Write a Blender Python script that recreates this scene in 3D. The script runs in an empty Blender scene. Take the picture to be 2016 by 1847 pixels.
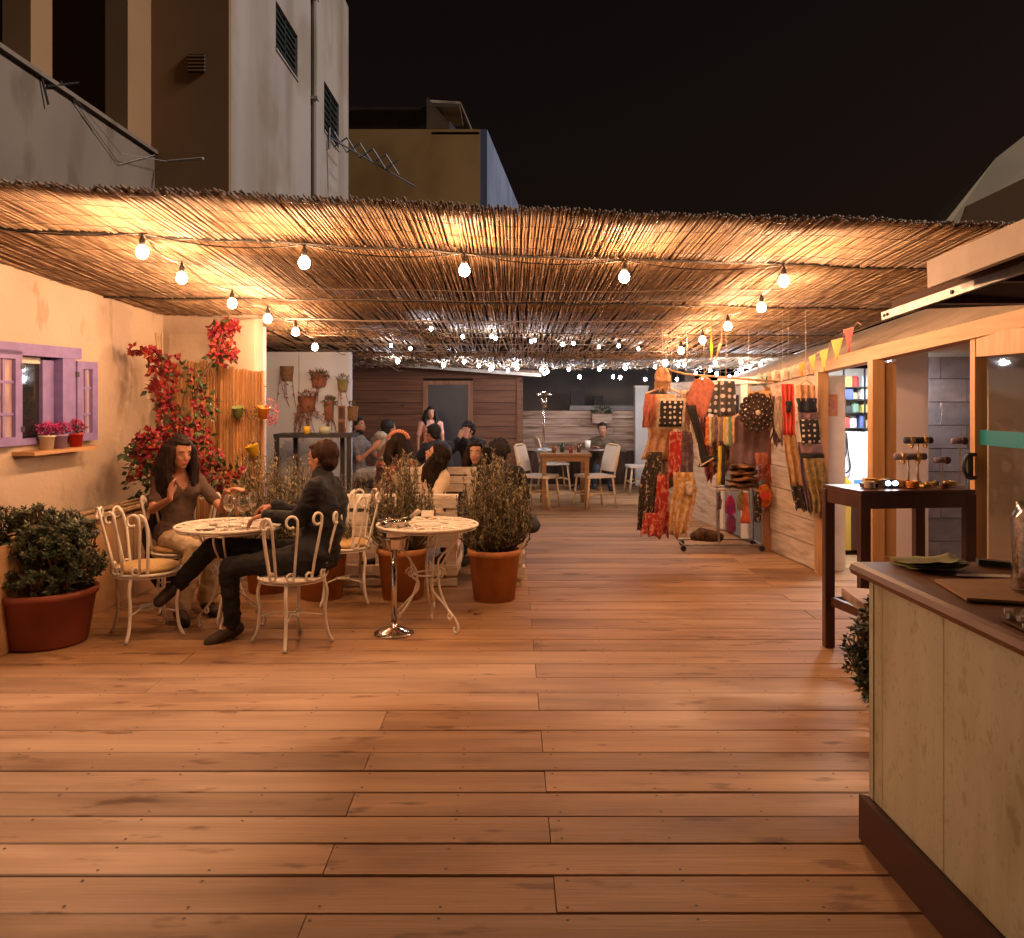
import bpy, math, random
import numpy as np
from mathutils import Vector, Matrix, noise, Quaternion
PI = math.pi
sc = bpy.context.scene
C = sc.collection
# ------------------------------------------------------------------ camera, sky, sun, exposure
H = 1.62
cam_d = bpy.data.cameras.new('camera'); cam = bpy.data.objects.new('camera', cam_d); C.objects.link(cam)
cam.location = (0, 0, H); cam.rotation_euler = (math.radians(90), 0, 0)
cam_d.sensor_fit = 'HORIZONTAL'; cam_d.sensor_width = 36; cam_d.lens = 36*1750/2016
cam_d.shift_y = -(923.5-778)/2016; cam_d.clip_start = .05; cam_d.clip_end = 600
sc.camera = cam
wd = bpy.data.worlds.new('World'); sc.world = wd; wd.use_nodes = True
nt = wd.node_tree; nt.nodes.clear()
sky = nt.nodes.new('ShaderNodeTexSky'); sky.sky_type = 'NISHITA'; sky.sun_disc = False
sky.sun_elevation = math.radians(2.0); sky.sun_rotation = math.radians(85); sky.dust_density = 4
bgn = nt.nodes.new('ShaderNodeBackground'); bgn.inputs['Strength'].default_value = .006
wo = nt.nodes.new('ShaderNodeOutputWorld')
tint = nt.nodes.new('ShaderNodeMix'); tint.data_type = 'RGBA'; tint.blend_type = 'MULTIPLY'; tint.inputs[0].default_value = 1; tint.inputs[7].default_value = (1.0, .50, .42, 1)   # town glow: a warm, almost black night
nt.links.new(sky.outputs[0], tint.inputs[6]); nt.links.new(tint.outputs[2], bgn.inputs['Color']); nt.links.new(bgn.outputs[0], wo.inputs['Surface'])
sun_d = bpy.data.lights.new('sun', 'SUN'); sun = bpy.data.objects.new('sun', sun_d); C.objects.link(sun)
sun_d.energy = 1.7; sun_d.color = (1.0, .83, .80); sun_d.angle = math.radians(7)
sun.rotation_euler = Vector((-.78, .09, -.62)).to_track_quat('-Z', 'Y').to_euler()
sc.view_settings.view_transform = 'Standard'; sc.view_settings.look = 'None'
sc.view_settings.exposure = .92; sc.view_settings.gamma = 1; sc.view_settings.use_curve_mapping = False
sc.cycles.use_denoising = True; sc.cycles.max_bounces = 8; sc.cycles.diffuse_bounces = 4
sc.cycles.sample_clamp_indirect = 4; sc.cycles.use_light_tree = True
sc.cycles.caustics_reflective = False; sc.cycles.caustics_refractive = False
BULB = 560.0
# ------------------------------------------------------------------ photograph pixel (2016 wide) to place
F = 1750.0
def at(u, v, Y): return Vector(((u-1008)/F*Y, Y, H+(778-v)/F*Y))
def gp(u, v):
    Y = H*F/(v-778); return Vector(((u-1008)/F*Y, Y, 0))
def onz(u, v, z):
    Y = (H-z)*F/(v-778); return Vector(((u-1008)/F*Y, Y, z))
def roofz(Y): return 2.62-.063*(Y-4.7)
def onroof(u, v, off=0.0):
    Y = (roofz(0)-off-H)/((778-v)/F+.063); return at(u, v, Y)
def lw(u, v, n=0.0):            # left wall: X = -3.959+.0756 Y (+ n outwards)
    Y = (3.959-n)/(.0756+(1008-u)/F); return at(u, v, Y)
def fac(u, v, n=0.0):           # shop front on the right: X = 3.611-.1 Y (- n towards the deck)
    Y = (3.611-n)/((u-1008)/F+.1); return at(u, v, Y)
rnd = random.Random(7)
U = rnd.uniform
# ------------------------------------------------------------------ mesh building
class MB:
    def __init__(s): s.v = []; s.f = []; s.m = []
    def add(s, vs, fs, mi=0):
        b = len(s.v); s.v += [tuple(p) for p in vs]; s.f += [tuple(b+i for i in f) for f in fs]; s.m += [mi]*len(fs); return s
    def hexa(s, p, mi=0):       # 4 bottom then 4 top corners, both counter-clockwise
        return s.add(p, [(3,2,1,0),(4,5,6,7),(0,1,5,4),(1,2,6,5),(2,3,7,6),(3,0,4,7)], mi)
    def box(s, c, d, R=None, mi=0):
        x, y, z = d[0]/2, d[1]/2, d[2]/2
        p = [Vector(q) for q in ((-x,-y,-z),(x,-y,-z),(x,y,-z),(-x,y,-z),(-x,-y,z),(x,-y,z),(x,y,z),(-x,y,z))]
        if R is not None:
            if not isinstance(R, Matrix): R = Matrix.Rotation(R, 3, 'Z')
            p = [R @ q for q in p]
        c = Vector(c); return s.hexa([q+c for q in p], mi)
    def bb(s, x0, x1, y0, y1, z0, z1, mi=0): return s.box(((x0+x1)/2,(y0+y1)/2,(z0+z1)/2), (abs(x1-x0),abs(y1-y0),abs(z1-z0)), None, mi)
    def bar(s, a, b, w, h, mi=0, up=(0,0,1)):    # rectangular bar from a to b
        a, b = Vector(a), Vector(b); d = (b-a).normalized(); up = Vector(up)
        if abs(d.dot(up)) > .98: up = Vector((1,0,0))
        x = d.cross(up).normalized()*w/2; y = x.normalized().cross(d)*h/2
        return s.hexa([a-x-y, a+x-y, b+x-y, b-x-y, a-x+y, a+x+y, b+x+y, b-x+y], mi)
    def tube(s, pts, r, n=6, mi=0, closed=False):
        pts = [Vector(p) for p in pts]; N = len(pts)
        rs = r if isinstance(r, (list, tuple)) else [r]*N
        t = []
        for i in range(N):
            a = pts[(i-1) % N] if (closed or i > 0) else pts[i]; b = pts[(i+1) % N] if (closed or i < N-1) else pts[i]
            d = b-a; t.append(d.normalized() if d.length > 1e-9 else Vector((0,0,1)))
        up = Vector((0,0,1)) if abs(t[0].z) < .9 else Vector((1,0,0))
        nrm = (up-t[0]*up.dot(t[0])).normalized(); vs = []; fs = []
        for i in range(N):
            nrm = (nrm-t[i]*nrm.dot(t[i]))
            nrm = nrm.normalized() if nrm.length > 1e-6 else t[i].orthogonal().normalized()
            bn = t[i].cross(nrm)
            for k in range(n):
                a = 2*PI*k/n; vs.append(pts[i]+(nrm*math.cos(a)+bn*math.sin(a))*rs[i])
        for i in range(N if closed else N-1):
            j = (i+1) % N
            for k in range(n):
                fs.append((i*n+k, i*n+(k+1)%n, j*n+(k+1)%n, j*n+k))
        if not closed: fs.append(tuple(range(n-1,-1,-1))); fs.append(tuple((N-1)*n+k for k in range(n)))
        return s.add(vs, fs, mi)
    def lathe(s, prof, c=(0,0,0), n=24, mi=0, R=None):
        c = Vector(c); vs = []; fs = []; K = len(prof)
        for (r, z) in prof:
            for k in range(n):
                a = 2*PI*k/n; p = Vector((r*math.cos(a), r*math.sin(a), z))
                if R is not None: p = R @ p
                vs.append(p+c)
        for i in range(K-1):
            for k in range(n): fs.append((i*n+k, i*n+(k+1)%n, (i+1)*n+(k+1)%n, (i+1)*n+k))
        if prof[0][0] > 1e-5: fs.append(tuple(range(n-1,-1,-1)))
        if prof[-1][0] > 1e-5: fs.append(tuple((K-1)*n+k for k in range(n)))
        return s.add(vs, fs, mi)
    def ell(s, c, r, R=None, n=10, m=7, mi=0):
        prof = [(math.sin(PI*i/m), -math.cos(PI*i/m)) for i in range(m+1)]
        if not isinstance(r, (tuple, list)): r = (r,r,r)
        c = Vector(c); vs = [Vector((0,0,-r[2]))]; fs = []
        for i in range(1, m):
            for k in range(n):
                a = 2*PI*k/n; vs.append(Vector((prof[i][0]*math.cos(a)*r[0], prof[i][0]*math.sin(a)*r[1], prof[i][1]*r[2])))
        vs.append(Vector((0,0,r[2])))
        for k in range(n):
            fs.append((0, 1+(k+1)%n, 1+k)); b = 1+(m-2)*n; fs.append((len(vs)-1, b+k, b+(k+1)%n))
        for i in range(m-2):
            for k in range(n): fs.append((1+i*n+k, 1+i*n+(k+1)%n, 1+(i+1)*n+(k+1)%n, 1+(i+1)*n+k))
        if R is not None: vs = [R @ q for q in vs]
        return s.add([q+c for q in vs], fs, mi)
    def grid(s, P, th=0.0, mi=0, nrm=None):      # sheet P[i][j]; th > 0 gives it thickness
        a = len(P); b = len(P[0]); V = [Vector(q) for row in P for q in row]
        fs = [(i*b+j, i*b+j+1, (i+1)*b+j+1, (i+1)*b+j) for i in range(a-1) for j in range(b-1)]
        if th <= 0: return s.add(V, fs, mi)
        n = Vector(nrm) if nrm is not None else (V[1]-V[0]).cross(V[b]-V[0]).normalized()
        K = a*b; V2 = V+[q-n*th for q in V]
        f2 = fs+[tuple(K+i for i in reversed(f)) for f in fs]
        ring = [j for j in range(b)]+[i*b+b-1 for i in range(1, a)]+[(a-1)*b+j for j in range(b-2, -1, -1)]+[i*b for i in range(a-2, 0, -1)]
        for k in range(len(ring)):
            p, q = ring[k], ring[(k+1) % len(ring)]; f2.append((q, p, K+p, K+q))
        return s.add(V2, f2, mi)
    def poly(s, pts, th, nrm, mi=0):             # flat prism from an outline
        n = Vector(nrm)*th; K = len(pts); V = [Vector(p) for p in pts]
        return s.add(V+[p+n for p in V], [tuple(range(K-1,-1,-1)), tuple(range(K, 2*K))]+[(i, (i+1)%K, K+(i+1)%K, K+i) for i in range(K)], mi)
    def build(s, name, mats, parent=None, smooth=False, world=True, stuff=False):
        me = bpy.data.meshes.new(name); V = s.v
        if parent is not None and world:
            inv = parent.matrix_basis.inverted()
            if parent.parent is not None: inv = (parent.parent.matrix_basis @ parent.matrix_basis).inverted()
            V = [inv @ Vector(p) for p in V]
        me.from_pydata(V, [], s.f)
        if not isinstance(mats, (list, tuple)): mats = [mats]
        for m in mats: me.materials.append(m)
        if len(mats) > 1: me.polygons.foreach_set('material_index', s.m)
        if smooth: me.polygons.foreach_set('use_smooth', [True]*len(s.f))
        me.update()
        o = bpy.data.objects.new(name, me); C.objects.link(o)
        if parent is not None: o.parent = parent
        if stuff: o['kind'] = 'stuff'
        return o
def thing(name, label, cat, loc=(0,0,0), rz=0, group=None):
    o = bpy.data.objects.new(name, None); C.objects.link(o); o.location = loc; o.rotation_euler = (0,0,rz)
    o.empty_display_size = .1; o['label'] = label; o['category'] = cat
    if group: o['group'] = group
    return o
def tag(o, label, cat, group=None):
    o['label'] = label; o['category'] = cat
    if group: o['group'] = group
    return o
def structure(o): o['kind'] = 'structure'; return o
def sroot(name, loc=(0,0,0)):
    o = bpy.data.objects.new(name, None); C.objects.link(o); o.location = loc; o['kind'] = 'structure'; return o
def dup(root, loc, rz=None, label=None):
    r = root.copy(); C.objects.link(r); r.location = loc
    if rz is not None: r.rotation_euler = (0,0,rz)
    if label: r['label'] = label
    for ch in list(root.children):
        c = ch.copy(); C.objects.link(c); c.parent = r
        for g in ch.children:
            d = g.copy(); C.objects.link(d); d.parent = c
    return r
def piece(src, parent, loc=None, name=None):     # another object that shares its mesh
    o = bpy.data.objects.new(name or src.name.split('.')[0], src.data); C.objects.link(o); o.parent = parent
    if loc is not None: o.location = loc
    return o
def pathlerp(pts, n):                            # smooth path through points (Catmull-Rom)
    P = [Vector(p) for p in pts]; P = [P[0]*2-P[1]]+P+[P[-1]*2-P[-2]]; out = []
    for i in range(1, len(P)-2):
        for k in range(n):
            t = k/n; a, b, c, d = P[i-1:i+3]
            out.append(.5*((2*b)+(c-a)*t+(2*a-5*b+4*c-d)*t*t+(3*b-a-3*c+d)*t**3))
    out.append(P[-2]); return out
# ------------------------------------------------------------------ materials
MC = {}
def M(name, col, rough=.6, metal=0, col2=None, scale=(6,6,6), amt=1.0, bump=0.0, bscale=None, rand=0.0, spec=.4, knots=None, trans=0, detail=5, contrast=(.35,.65), coat=0, stain=None, stain2=None, stain3=None):
    if name in MC: return MC[name]
    m = bpy.data.materials.new(name); MC[name] = m; m.use_nodes = True
    nt = m.node_tree; N = nt.nodes; L = nt.links; b = N['Principled BSDF']
    b.inputs['Roughness'].default_value = rough; b.inputs['Metallic'].default_value = metal
    b.inputs['Specular IOR Level'].default_value = spec; b.inputs['Coat Weight'].default_value = coat; b.inputs['Coat Roughness'].default_value = .22
    if trans: b.inputs['Transmission Weight'].default_value = trans
    b.inputs['Base Color'].default_value = (*col, 1)
    geo = N.new('ShaderNodeNewGeometry'); oi = N.new('ShaderNodeObjectInfo')
    def mapped(sv):
        mp = N.new('ShaderNodeMapping'); mp.inputs['Scale'].default_value = sv
        off = N.new('ShaderNodeVectorMath'); off.operation = 'MULTIPLY_ADD'
        cr = N.new('ShaderNodeCombineXYZ')
        for i in range(3): L.new(oi.outputs['Random'], cr.inputs[i])
        off.inputs[1].default_value = (37, 37, 37) if rand else (0, 0, 0)
        L.new(cr.outputs[0], off.inputs[0]); L.new(geo.outputs['Position'], off.inputs[2])
        L.new(off.outputs[0], mp.inputs['Vector']); return mp.outputs[0]
    out = None
    if col2 is not None:
        no = N.new('ShaderNodeTexNoise'); no.inputs['Scale'].default_value = 1; no.inputs['Detail'].default_value = detail
        L.new(mapped(scale), no.inputs['Vector'])
        mr = N.new('ShaderNodeMapRange'); mr.inputs[1].default_value = contrast[0]; mr.inputs[2].default_value = contrast[1]
        mr.inputs[4].default_value = amt
        L.new(no.outputs['Fac'], mr.inputs[0])
        mx = N.new('ShaderNodeMix'); mx.data_type = 'RGBA'; mx.inputs[6].default_value = (*col, 1); mx.inputs[7].default_value = (*col2, 1)
        L.new(mr.outputs[0], mx.inputs[0]); out = mx.outputs[2]
    def mult(o1, fac_out, dark):
        mx = N.new('ShaderNodeMix'); mx.data_type = 'RGBA'; mx.blend_type = 'MULTIPLY'
        if o1 is None: mx.inputs[6].default_value = (*col, 1)
        else: L.new(o1, mx.inputs[6])
        mx.inputs[7].default_value = (*dark, 1); L.new(fac_out, mx.inputs[0]); return mx.outputs[2]
    for st_ in (stain, stain2, stain3):
        if not st_: continue
        (ss, dk, lo, hi) = st_
        no = N.new('ShaderNodeTexNoise'); no.inputs['Scale'].default_value = 1; no.inputs['Detail'].default_value = 6
        L.new(mapped(ss), no.inputs['Vector'])
        mr = N.new('ShaderNodeMapRange'); mr.inputs[1].default_value = lo; mr.inputs[2].default_value = hi
        L.new(no.outputs['Fac'], mr.inputs[0]); out = mult(out, mr.outputs[0], dk)
    if knots:
        (ks, dk, rad) = knots
        vo = N.new('ShaderNodeTexVoronoi'); vo.inputs['Scale'].default_value = 1; L.new(mapped(ks), vo.inputs['Vector'])
        mr = N.new('ShaderNodeMapRange'); mr.inputs[1].default_value = rad; mr.inputs[2].default_value = rad*.35
        L.new(vo.outputs['Distance'], mr.inputs[0]); out = mult(out, mr.outputs[0], dk)
    if rand:
        mr = N.new('ShaderNodeMapRange'); mr.inputs[3].default_value = 1-rand; mr.inputs[4].default_value = 1+rand*.6
        L.new(oi.outputs['Random'], mr.inputs[0])
        vm = N.new('ShaderNodeVectorMath'); vm.operation = 'SCALE'
        if out is None: vm.inputs[0].default_value = col
        else: L.new(out, vm.inputs[0])
        L.new(mr.outputs[0], vm.inputs['Scale']); out = vm.outputs[0]
    if out is not None: L.new(out, b.inputs['Base Color'])
    if bump:
        no = N.new('ShaderNodeTexNoise'); no.inputs['Scale'].default_value = 1; no.inputs['Detail'].default_value = 6
        L.new(mapped(bscale or scale), no.inputs['Vector'])
        bp = N.new('ShaderNodeBump'); bp.inputs['Strength'].default_value = bump; bp.inputs['Distance'].default_value = .01
        L.new(no.outputs['Fac'], bp.inputs['Height']); L.new(bp.outputs[0], b.inputs['Normal'])
    return m
def THIN(name, tint=(.95,.96,.96), face=.05, edge=.55):
    m = bpy.data.materials.new(name); m.use_nodes = True; N = m.node_tree.nodes; L = m.node_tree.links; N.remove(N['Principled BSDF'])
    tr = N.new('ShaderNodeBsdfTransparent'); tr.inputs[0].default_value = (*tint,1); gl = N.new('ShaderNodeBsdfGlossy'); gl.inputs['Roughness'].default_value = .03
    lwt = N.new('ShaderNodeLayerWeight'); lwt.inputs[0].default_value = .35; mr = N.new('ShaderNodeMapRange'); mr.inputs[3].default_value = face; mr.inputs[4].default_value = edge
    L.new(lwt.outputs['Facing'], mr.inputs[0]); mx = N.new('ShaderNodeMixShader'); L.new(mr.outputs[0], mx.inputs[0]); L.new(tr.outputs[0], mx.inputs[1]); L.new(gl.outputs[0], mx.inputs[2]); L.new(mx.outputs[0], N['Material Output'].inputs[0]); return m
def EM(name, col, st):
    m = bpy.data.materials.new(name); m.use_nodes = True; b = m.node_tree.nodes['Principled BSDF']
    b.inputs['Base Color'].default_value = (*col, 1); b.inputs['Emission Color'].default_value = (*col, 1); b.inputs['Emission Strength'].default_value = st
    return m
def DOTS(name, base, dot, scale, rad=.3, dot2=None):     # polka dots printed on cloth (object coordinates of the wall of cloth: X, Z)
    m = bpy.data.materials.new(name); MC[name] = m; m.use_nodes = True; nt = m.node_tree; N = nt.nodes; L = nt.links; b = N['Principled BSDF']
    b.inputs['Roughness'].default_value = .9
    geo = N.new('ShaderNodeNewGeometry'); mp = N.new('ShaderNodeMapping'); mp.inputs['Scale'].default_value = (scale, 0, scale)
    vo = N.new('ShaderNodeTexVoronoi'); vo.inputs['Randomness'].default_value = .25; vo.inputs['Scale'].default_value = 1
    L.new(geo.outputs['Position'], mp.inputs[0]); L.new(mp.outputs[0], vo.inputs['Vector'])
    mr = N.new('ShaderNodeMapRange'); mr.inputs[1].default_value = rad; mr.inputs[2].default_value = rad*.8
    L.new(vo.outputs['Distance'], mr.inputs[0]); mx = N.new('ShaderNodeMix'); mx.data_type = 'RGBA'
    mx.inputs[6].default_value = (*base, 1); mx.inputs[7].default_value = (*dot, 1); L.new(mr.outputs[0], mx.inputs[0]); L.new(mx.outputs[2], b.inputs['Base Color'])
    return m
# ------------------------------------------------------------------ palette
m_plank = M('deck_board_wood', (.375,.225,.115), .64, col2=(.265,.148,.070), scale=(.9,11,6), amt=.85, detail=9, bump=.22, bscale=(3,70,20), rand=.22, stain2=((.33,.42,1),(.80,.76,.72),.42,.66), stain3=((3.4,11,1),(.50,.42,.38),.61,.70), stain=((1.3,3.2,1),(.66,.60,.56),.5,.70), spec=.3)
m_gap = M('dark_void', (.012,.008,.006), .95)
m_plaster = M('cream_plaster', (.53,.435,.35), .85, col2=(.46,.37,.285), scale=(1.6,1.6,1.6), amt=.7, bump=.5, bscale=(22,22,22), stain=((1.3,1.3,1.0),(.68,.62,.57),.55,.70), stain2=((5,5,3),(.80,.76,.72),.60,.68))
m_plaster2 = M('pale_plaster', (.50,.41,.33), .85, col2=(.42,.33,.26), scale=(2,2,2), amt=.6, bump=.4, bscale=(25,25,25))
m_bluewall = M('cool_white_wall', (.42,.47,.57), .85, col2=(.36,.40,.48), scale=(3,3,.8), amt=.7, bump=.3, bscale=(30,30,30))
m_dado = M('ochre_plywood', (.42,.26,.13), .7, col2=(.33,.19,.09), scale=(2,2,9), amt=.7)
m_cane = M('dry_cane', (.42,.29,.16), .65, col2=(.24,.14,.07), scale=(25,25,7), amt=.8, rand=.25)
m_reed = M('reed', (.40,.27,.155), .55, col2=(.20,.12,.065), scale=(55,4,55), amt=.85, rand=.35, contrast=(.3,.62))
m_reed2 = M('reed_layer', (.39,.265,.16), .6, col2=(.16,.10,.06), scale=(60,5,60), amt=.9, contrast=(.38,.6))
m_steel = M('galvanised_steel', (.42,.42,.42), .42, metal=.85, col2=(.3,.3,.3), scale=(20,20,20))
m_wire = M('steel_wire', (.30,.25,.21), .5, metal=.3)
m_black = M('black_plastic', (.02,.02,.02), .5)
m_pine = M('pine_timber', (.50,.29,.135), .55, col2=(.38,.20,.085), scale=(30,30,2.2), amt=.7, bump=.15, bscale=(60,60,5), knots=((5,5,3),(.35,.25,.2),.12))
m_pineh = M('pine_timber_lengthwise', (.50,.29,.135), .55, col2=(.38,.20,.085), scale=(2,2,30), amt=.7, bump=.15, knots=((3,3,5),(.35,.25,.2),.12))
m_white = M('white_paint', (.68,.63,.56), .6, col2=(.56,.49,.42), scale=(9,9,9), amt=.6)
m_wwood = M('whitewashed_board', (.52,.44,.35), .75, col2=(.34,.25,.18), scale=(3,3,26), amt=.8, bump=.35, bscale=(6,6,60), rand=.12, stain=((2,2,12),(.55,.45,.38),.58,.72))
m_fence = M('weathered_pale_board', (.44,.33,.26), .8, col2=(.24,.155,.11), scale=(2.2,2,24), amt=.9, bump=.35, bscale=(5,5,60), rand=.15, stain=((1.2,2,9),(.4,.33,.28),.55,.68))
m_house = M('brown_cladding_board', (.175,.080,.044), .65, col2=(.105,.045,.025), scale=(1.6,2,22), amt=.9, bump=.3, bscale=(4,4,60), rand=.16, knots=((3,3,4),(.45,.35,.3),.14))
m_dkwood = M('dark_stained_wood', (.075,.028,.018), .38, col2=(.045,.017,.012), scale=(16,16,3), amt=.8, rand=.05)
m_lav = M('lavender_paint', (.235,.185,.46), .6, col2=(.18,.13,.36), scale=(10,10,14), amt=.7, bump=.2)
m_glassdark = M('window_glass', (.02,.022,.026), .04, spec=.9)
m_tower = M('grey_white_render', (.33,.30,.255), .9, col2=(.23,.205,.17), scale=(.35,.35,.25), amt=.8, bump=.3, bscale=(9,9,9), stain=((.9,.9,.10),(.76,.72,.66),.45,.66), stain2=((.5,.5,.5),(.84,.80,.73),.5,.6))
m_ochre = M('ochre_render', (.28,.165,.07), .9, col2=(.21,.12,.05), scale=(.5,.5,.5), amt=.7)
m_stone = M('beige_render', (.19,.15,.105), .9, col2=(.12,.095,.065), scale=(.4,.4,.3), amt=.8, stain=((.7,.7,.3),(.58,.52,.46),.48,.66), stain2=((2,2,1.2),(.74,.7,.64),.55,.66))
m_bluelit = M('blue_lit_render', (.17,.22,.32), .9, col2=(.12,.155,.23), scale=(.6,.6,.6))  # blue light on this building's side and balcony is put into the colour
m_olive = M('olive_render', (.24,.19,.105), .9, col2=(.18,.145,.08), scale=(.5,.5,.5))
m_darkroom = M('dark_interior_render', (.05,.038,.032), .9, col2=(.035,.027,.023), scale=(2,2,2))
m_greywall = M('dark_grey_wall', (.30,.27,.25), .85, col2=(.22,.19,.18), scale=(1.5,1.5,1.5))
m_shutter = M('dark_green_shutter', (.02,.03,.028), .5)
m_rail = M('iron_rail', (.12,.12,.13), .5)
# ------------------------------------------------------------------ ground and deck
g = MB(); g.bb(-120,120,-60,160,-.65,-.45); structure(g.build('ground', M('earth', (.06,.05,.04), .95, col2=(.04,.03,.025), scale=(.4,.4,.4))))
deck = sroot('deck')
g = MB(); g.bb(-5.2,4.6,.6,17.2,-.40,-.06); g.build('deck_base', m_gap, deck)
def plank_mesh(L, W):
    c = .004; t = .028; gp_ = .0040 if W < .23 else .0028; y0, y1 = gp_, W-gp_
    prof = [(y0,-t),(y1,-t),(y1,-c),(y1-c,0),(y0+c,0),(y0,-c)]
    mb = MB(); V = [(x, y, z) for x in (.0018, L-.0018) for (y, z) in prof]
    mb.add(V, [(5,4,3,2,1,0),(6,7,8,9,10,11)]+[(i,(i+1)%6,6+(i+1)%6,6+i) for i in range(6)])
    me = bpy.data.meshes.new('plank'); me.from_pydata(mb.v, [], mb.f); me.materials.append(m_plank); return me
PM = {}
def plank(x, y, L, W):
    k = (round(L,3), round(W,3))
    if k not in PM: PM[k] = plank_mesh(L, W)
    o = bpy.data.objects.new('plank', PM[k]); C.objects.link(o); o.parent = deck
    o.location = (x, y, U(-.0015,.0015)); o.rotation_euler = (U(-.002,.002), 0, U(-.0007,.0007))
vb = [1798.6,1723.7,1661.2,1607.3,1559.8,1517.8,1481.0]
ys = [H*F/(v-778) for v in vb]
rows = []
y = ys[0]
for k in range(7): rows.append((y-.214, .214)); y -= .214
for a, b in zip(ys[:-1], ys[1:]): rows.append((a, b-a))
y = ys[-1]
while y < 17.0: w = .2665; rows.append((y, w)); y += w
rows.sort(); near = [r for r in rows if r[0] < ys[-1]-.01]; i0 = len(near)
for i, (y, w) in enumerate(rows):
    # joints: the row between v 1661 and 1724 has its joint at X = .14, the next at -.64 ...
    odd = (i-i0) % 2
    if i >= i0: segs = ((-4.64,4.0),(-.64,4.0),(3.36,1.2)) if (i-i0) in (1,) else (((-3.86,4.0),(.14,4.0)) if odd == 0 else ((-5.1,3.1),(-2.0,4.2),(2.2,2.3)))
    else: segs = ((-3.86,4.0),(.14,4.0)) if odd == 0 else ((-4.64,4.0),(-.64,4.0),(3.36,1.2))
    for (x, L) in segs: plank(x, y, L, w)
mb = MB()
for (y, w) in rows:
    if 2.2 < y < 6.8:
        for k in range(-8, 9):
            for dy in (.035, w-.035):
                if U(0,1) < .8:
                    cx = -.62+.4*k+U(-.012,.012); cy = y+dy+U(-.006,.006); r = .0062
                    mb.add([(cx+r*math.cos(a*PI/3), cy+r*math.sin(a*PI/3), .0022) for a in range(6)], [(0,1,2,3,4,5)])
mb.build('nail', M('rusty_nail', (.04,.02,.015), .6), deck, stuff=True)
# ------------------------------------------------------------------ left plaster wall with the lavender window
def lx(Y): return -3.959+.0756*Y
wall = thing('plaster_wall', 'cream plaster wall with a small lavender shuttered window, alongside the deck', 'wall', (-3.5,6,0))
def wallbox(mb, y0, y1, z0, z1, n0=-.22, n1=0.0, mi=0):
    return mb.hexa([(lx(y0)+n0,y0,z0),(lx(y0)+n1,y0,z0),(lx(y1)+n1,y1,z0),(lx(y1)+n0,y1,z0),(lx(y0)+n0,y0,z1),(lx(y0)+n1,y0,z1),(lx(y1)+n1,y1,z1),(lx(y1)+n0,y1,z1)], mi)
mb = MB(); wallbox(mb,-2,5.85,-.4,2.75); wallbox(mb,5.85,6.88,-.4,1.30); wallbox(mb,5.85,6.88,1.93,2.72); wallbox(mb,6.88,8.7,-.4,2.65)
mb.build('wall_face', m_plaster, wall)
mb = MB()
wallbox(mb,5.80,6.95,1.90,1.985,-.03,.07); wallbox(mb,5.83,6.90,1.265,1.31,-.03,.03)
wallbox(mb,6.215,6.255,1.31,1.90,-.05,.03); wallbox(mb,6.71,6.88,1.31,1.93,-.03,.062)
mb.build('window_frame', m_lav, wall)
mb = MB(); wallbox(mb,6.56,6.70,1.30,1.88,-.028,.0); mb.build('casement', m_lav, wall)
mb = MB(); wallbox(mb,6.255,6.715,1.30,1.90,-.035,-.03); pane = mb.build('pane', m_glassdark, wall)
mb = MB(); wallbox(mb,6.255,6.56,1.85,1.895,-.028,-.018); mb.build('roller_blind', m_white, wall)
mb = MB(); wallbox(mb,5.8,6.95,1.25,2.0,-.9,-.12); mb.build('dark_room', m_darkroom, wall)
def shutter(y0, y1, z0, z1, n):
    mb = MB(); t = .035
    wallbox(mb,y0,y1,z0,z0+.06,n,n+t); wallbox(mb,y0,y1,z1-.06,z1,n,n+t)
    wallbox(mb,y0,y0+.075,z0+.06,z1-.06,n,n+t); wallbox(mb,y1-.075,y1,z0+.06,z1-.06,n,n+t)
    s = mb.build('shutter', m_lav, wall)
    mb = MB(); wallbox(mb,y0+.075,y1-.075,z0+.06,z1-.06,n,n+.008); mb.build('shutter_panel', M('faded_lilac_panel',(.42,.33,.36),.7,col2=(.30,.22,.28),scale=(30,30,6)), s)
    mb = MB(); ym = (y0+y1)/2; wallbox(mb,ym-.012,ym+.012,z0+.06,z1-.06,n+.009,n+.02)
    for k in (1,2): z = z0+(z1-z0)*k/3; wallbox(mb,y0+.075,ym-.012,z-.01,z+.01,n+.009,n+.02); wallbox(mb,ym+.012,y1-.075,z-.01,z+.01,n+.009,n+.02)
    mb.build('glazing_bar', m_lav, s)
shutter(6.90,7.19,1.26,1.885,.03); shutter(5.85,6.21,1.27,1.93,.035)
for (hy, hz) in ((6.893,1.36),(6.893,1.78),(6.212,1.38),(6.212,1.82)):
    mb = MB(); wallbox(mb,hy-.022,hy+.022,hz-.02,hz+.02,.066,.072); mb.build('hinge', m_black, wall)
mb = MB(); wallbox(mb,6.20,7.02,1.195,1.222,0,.16); mb.build('ledge', m_pineh, wall)
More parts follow.
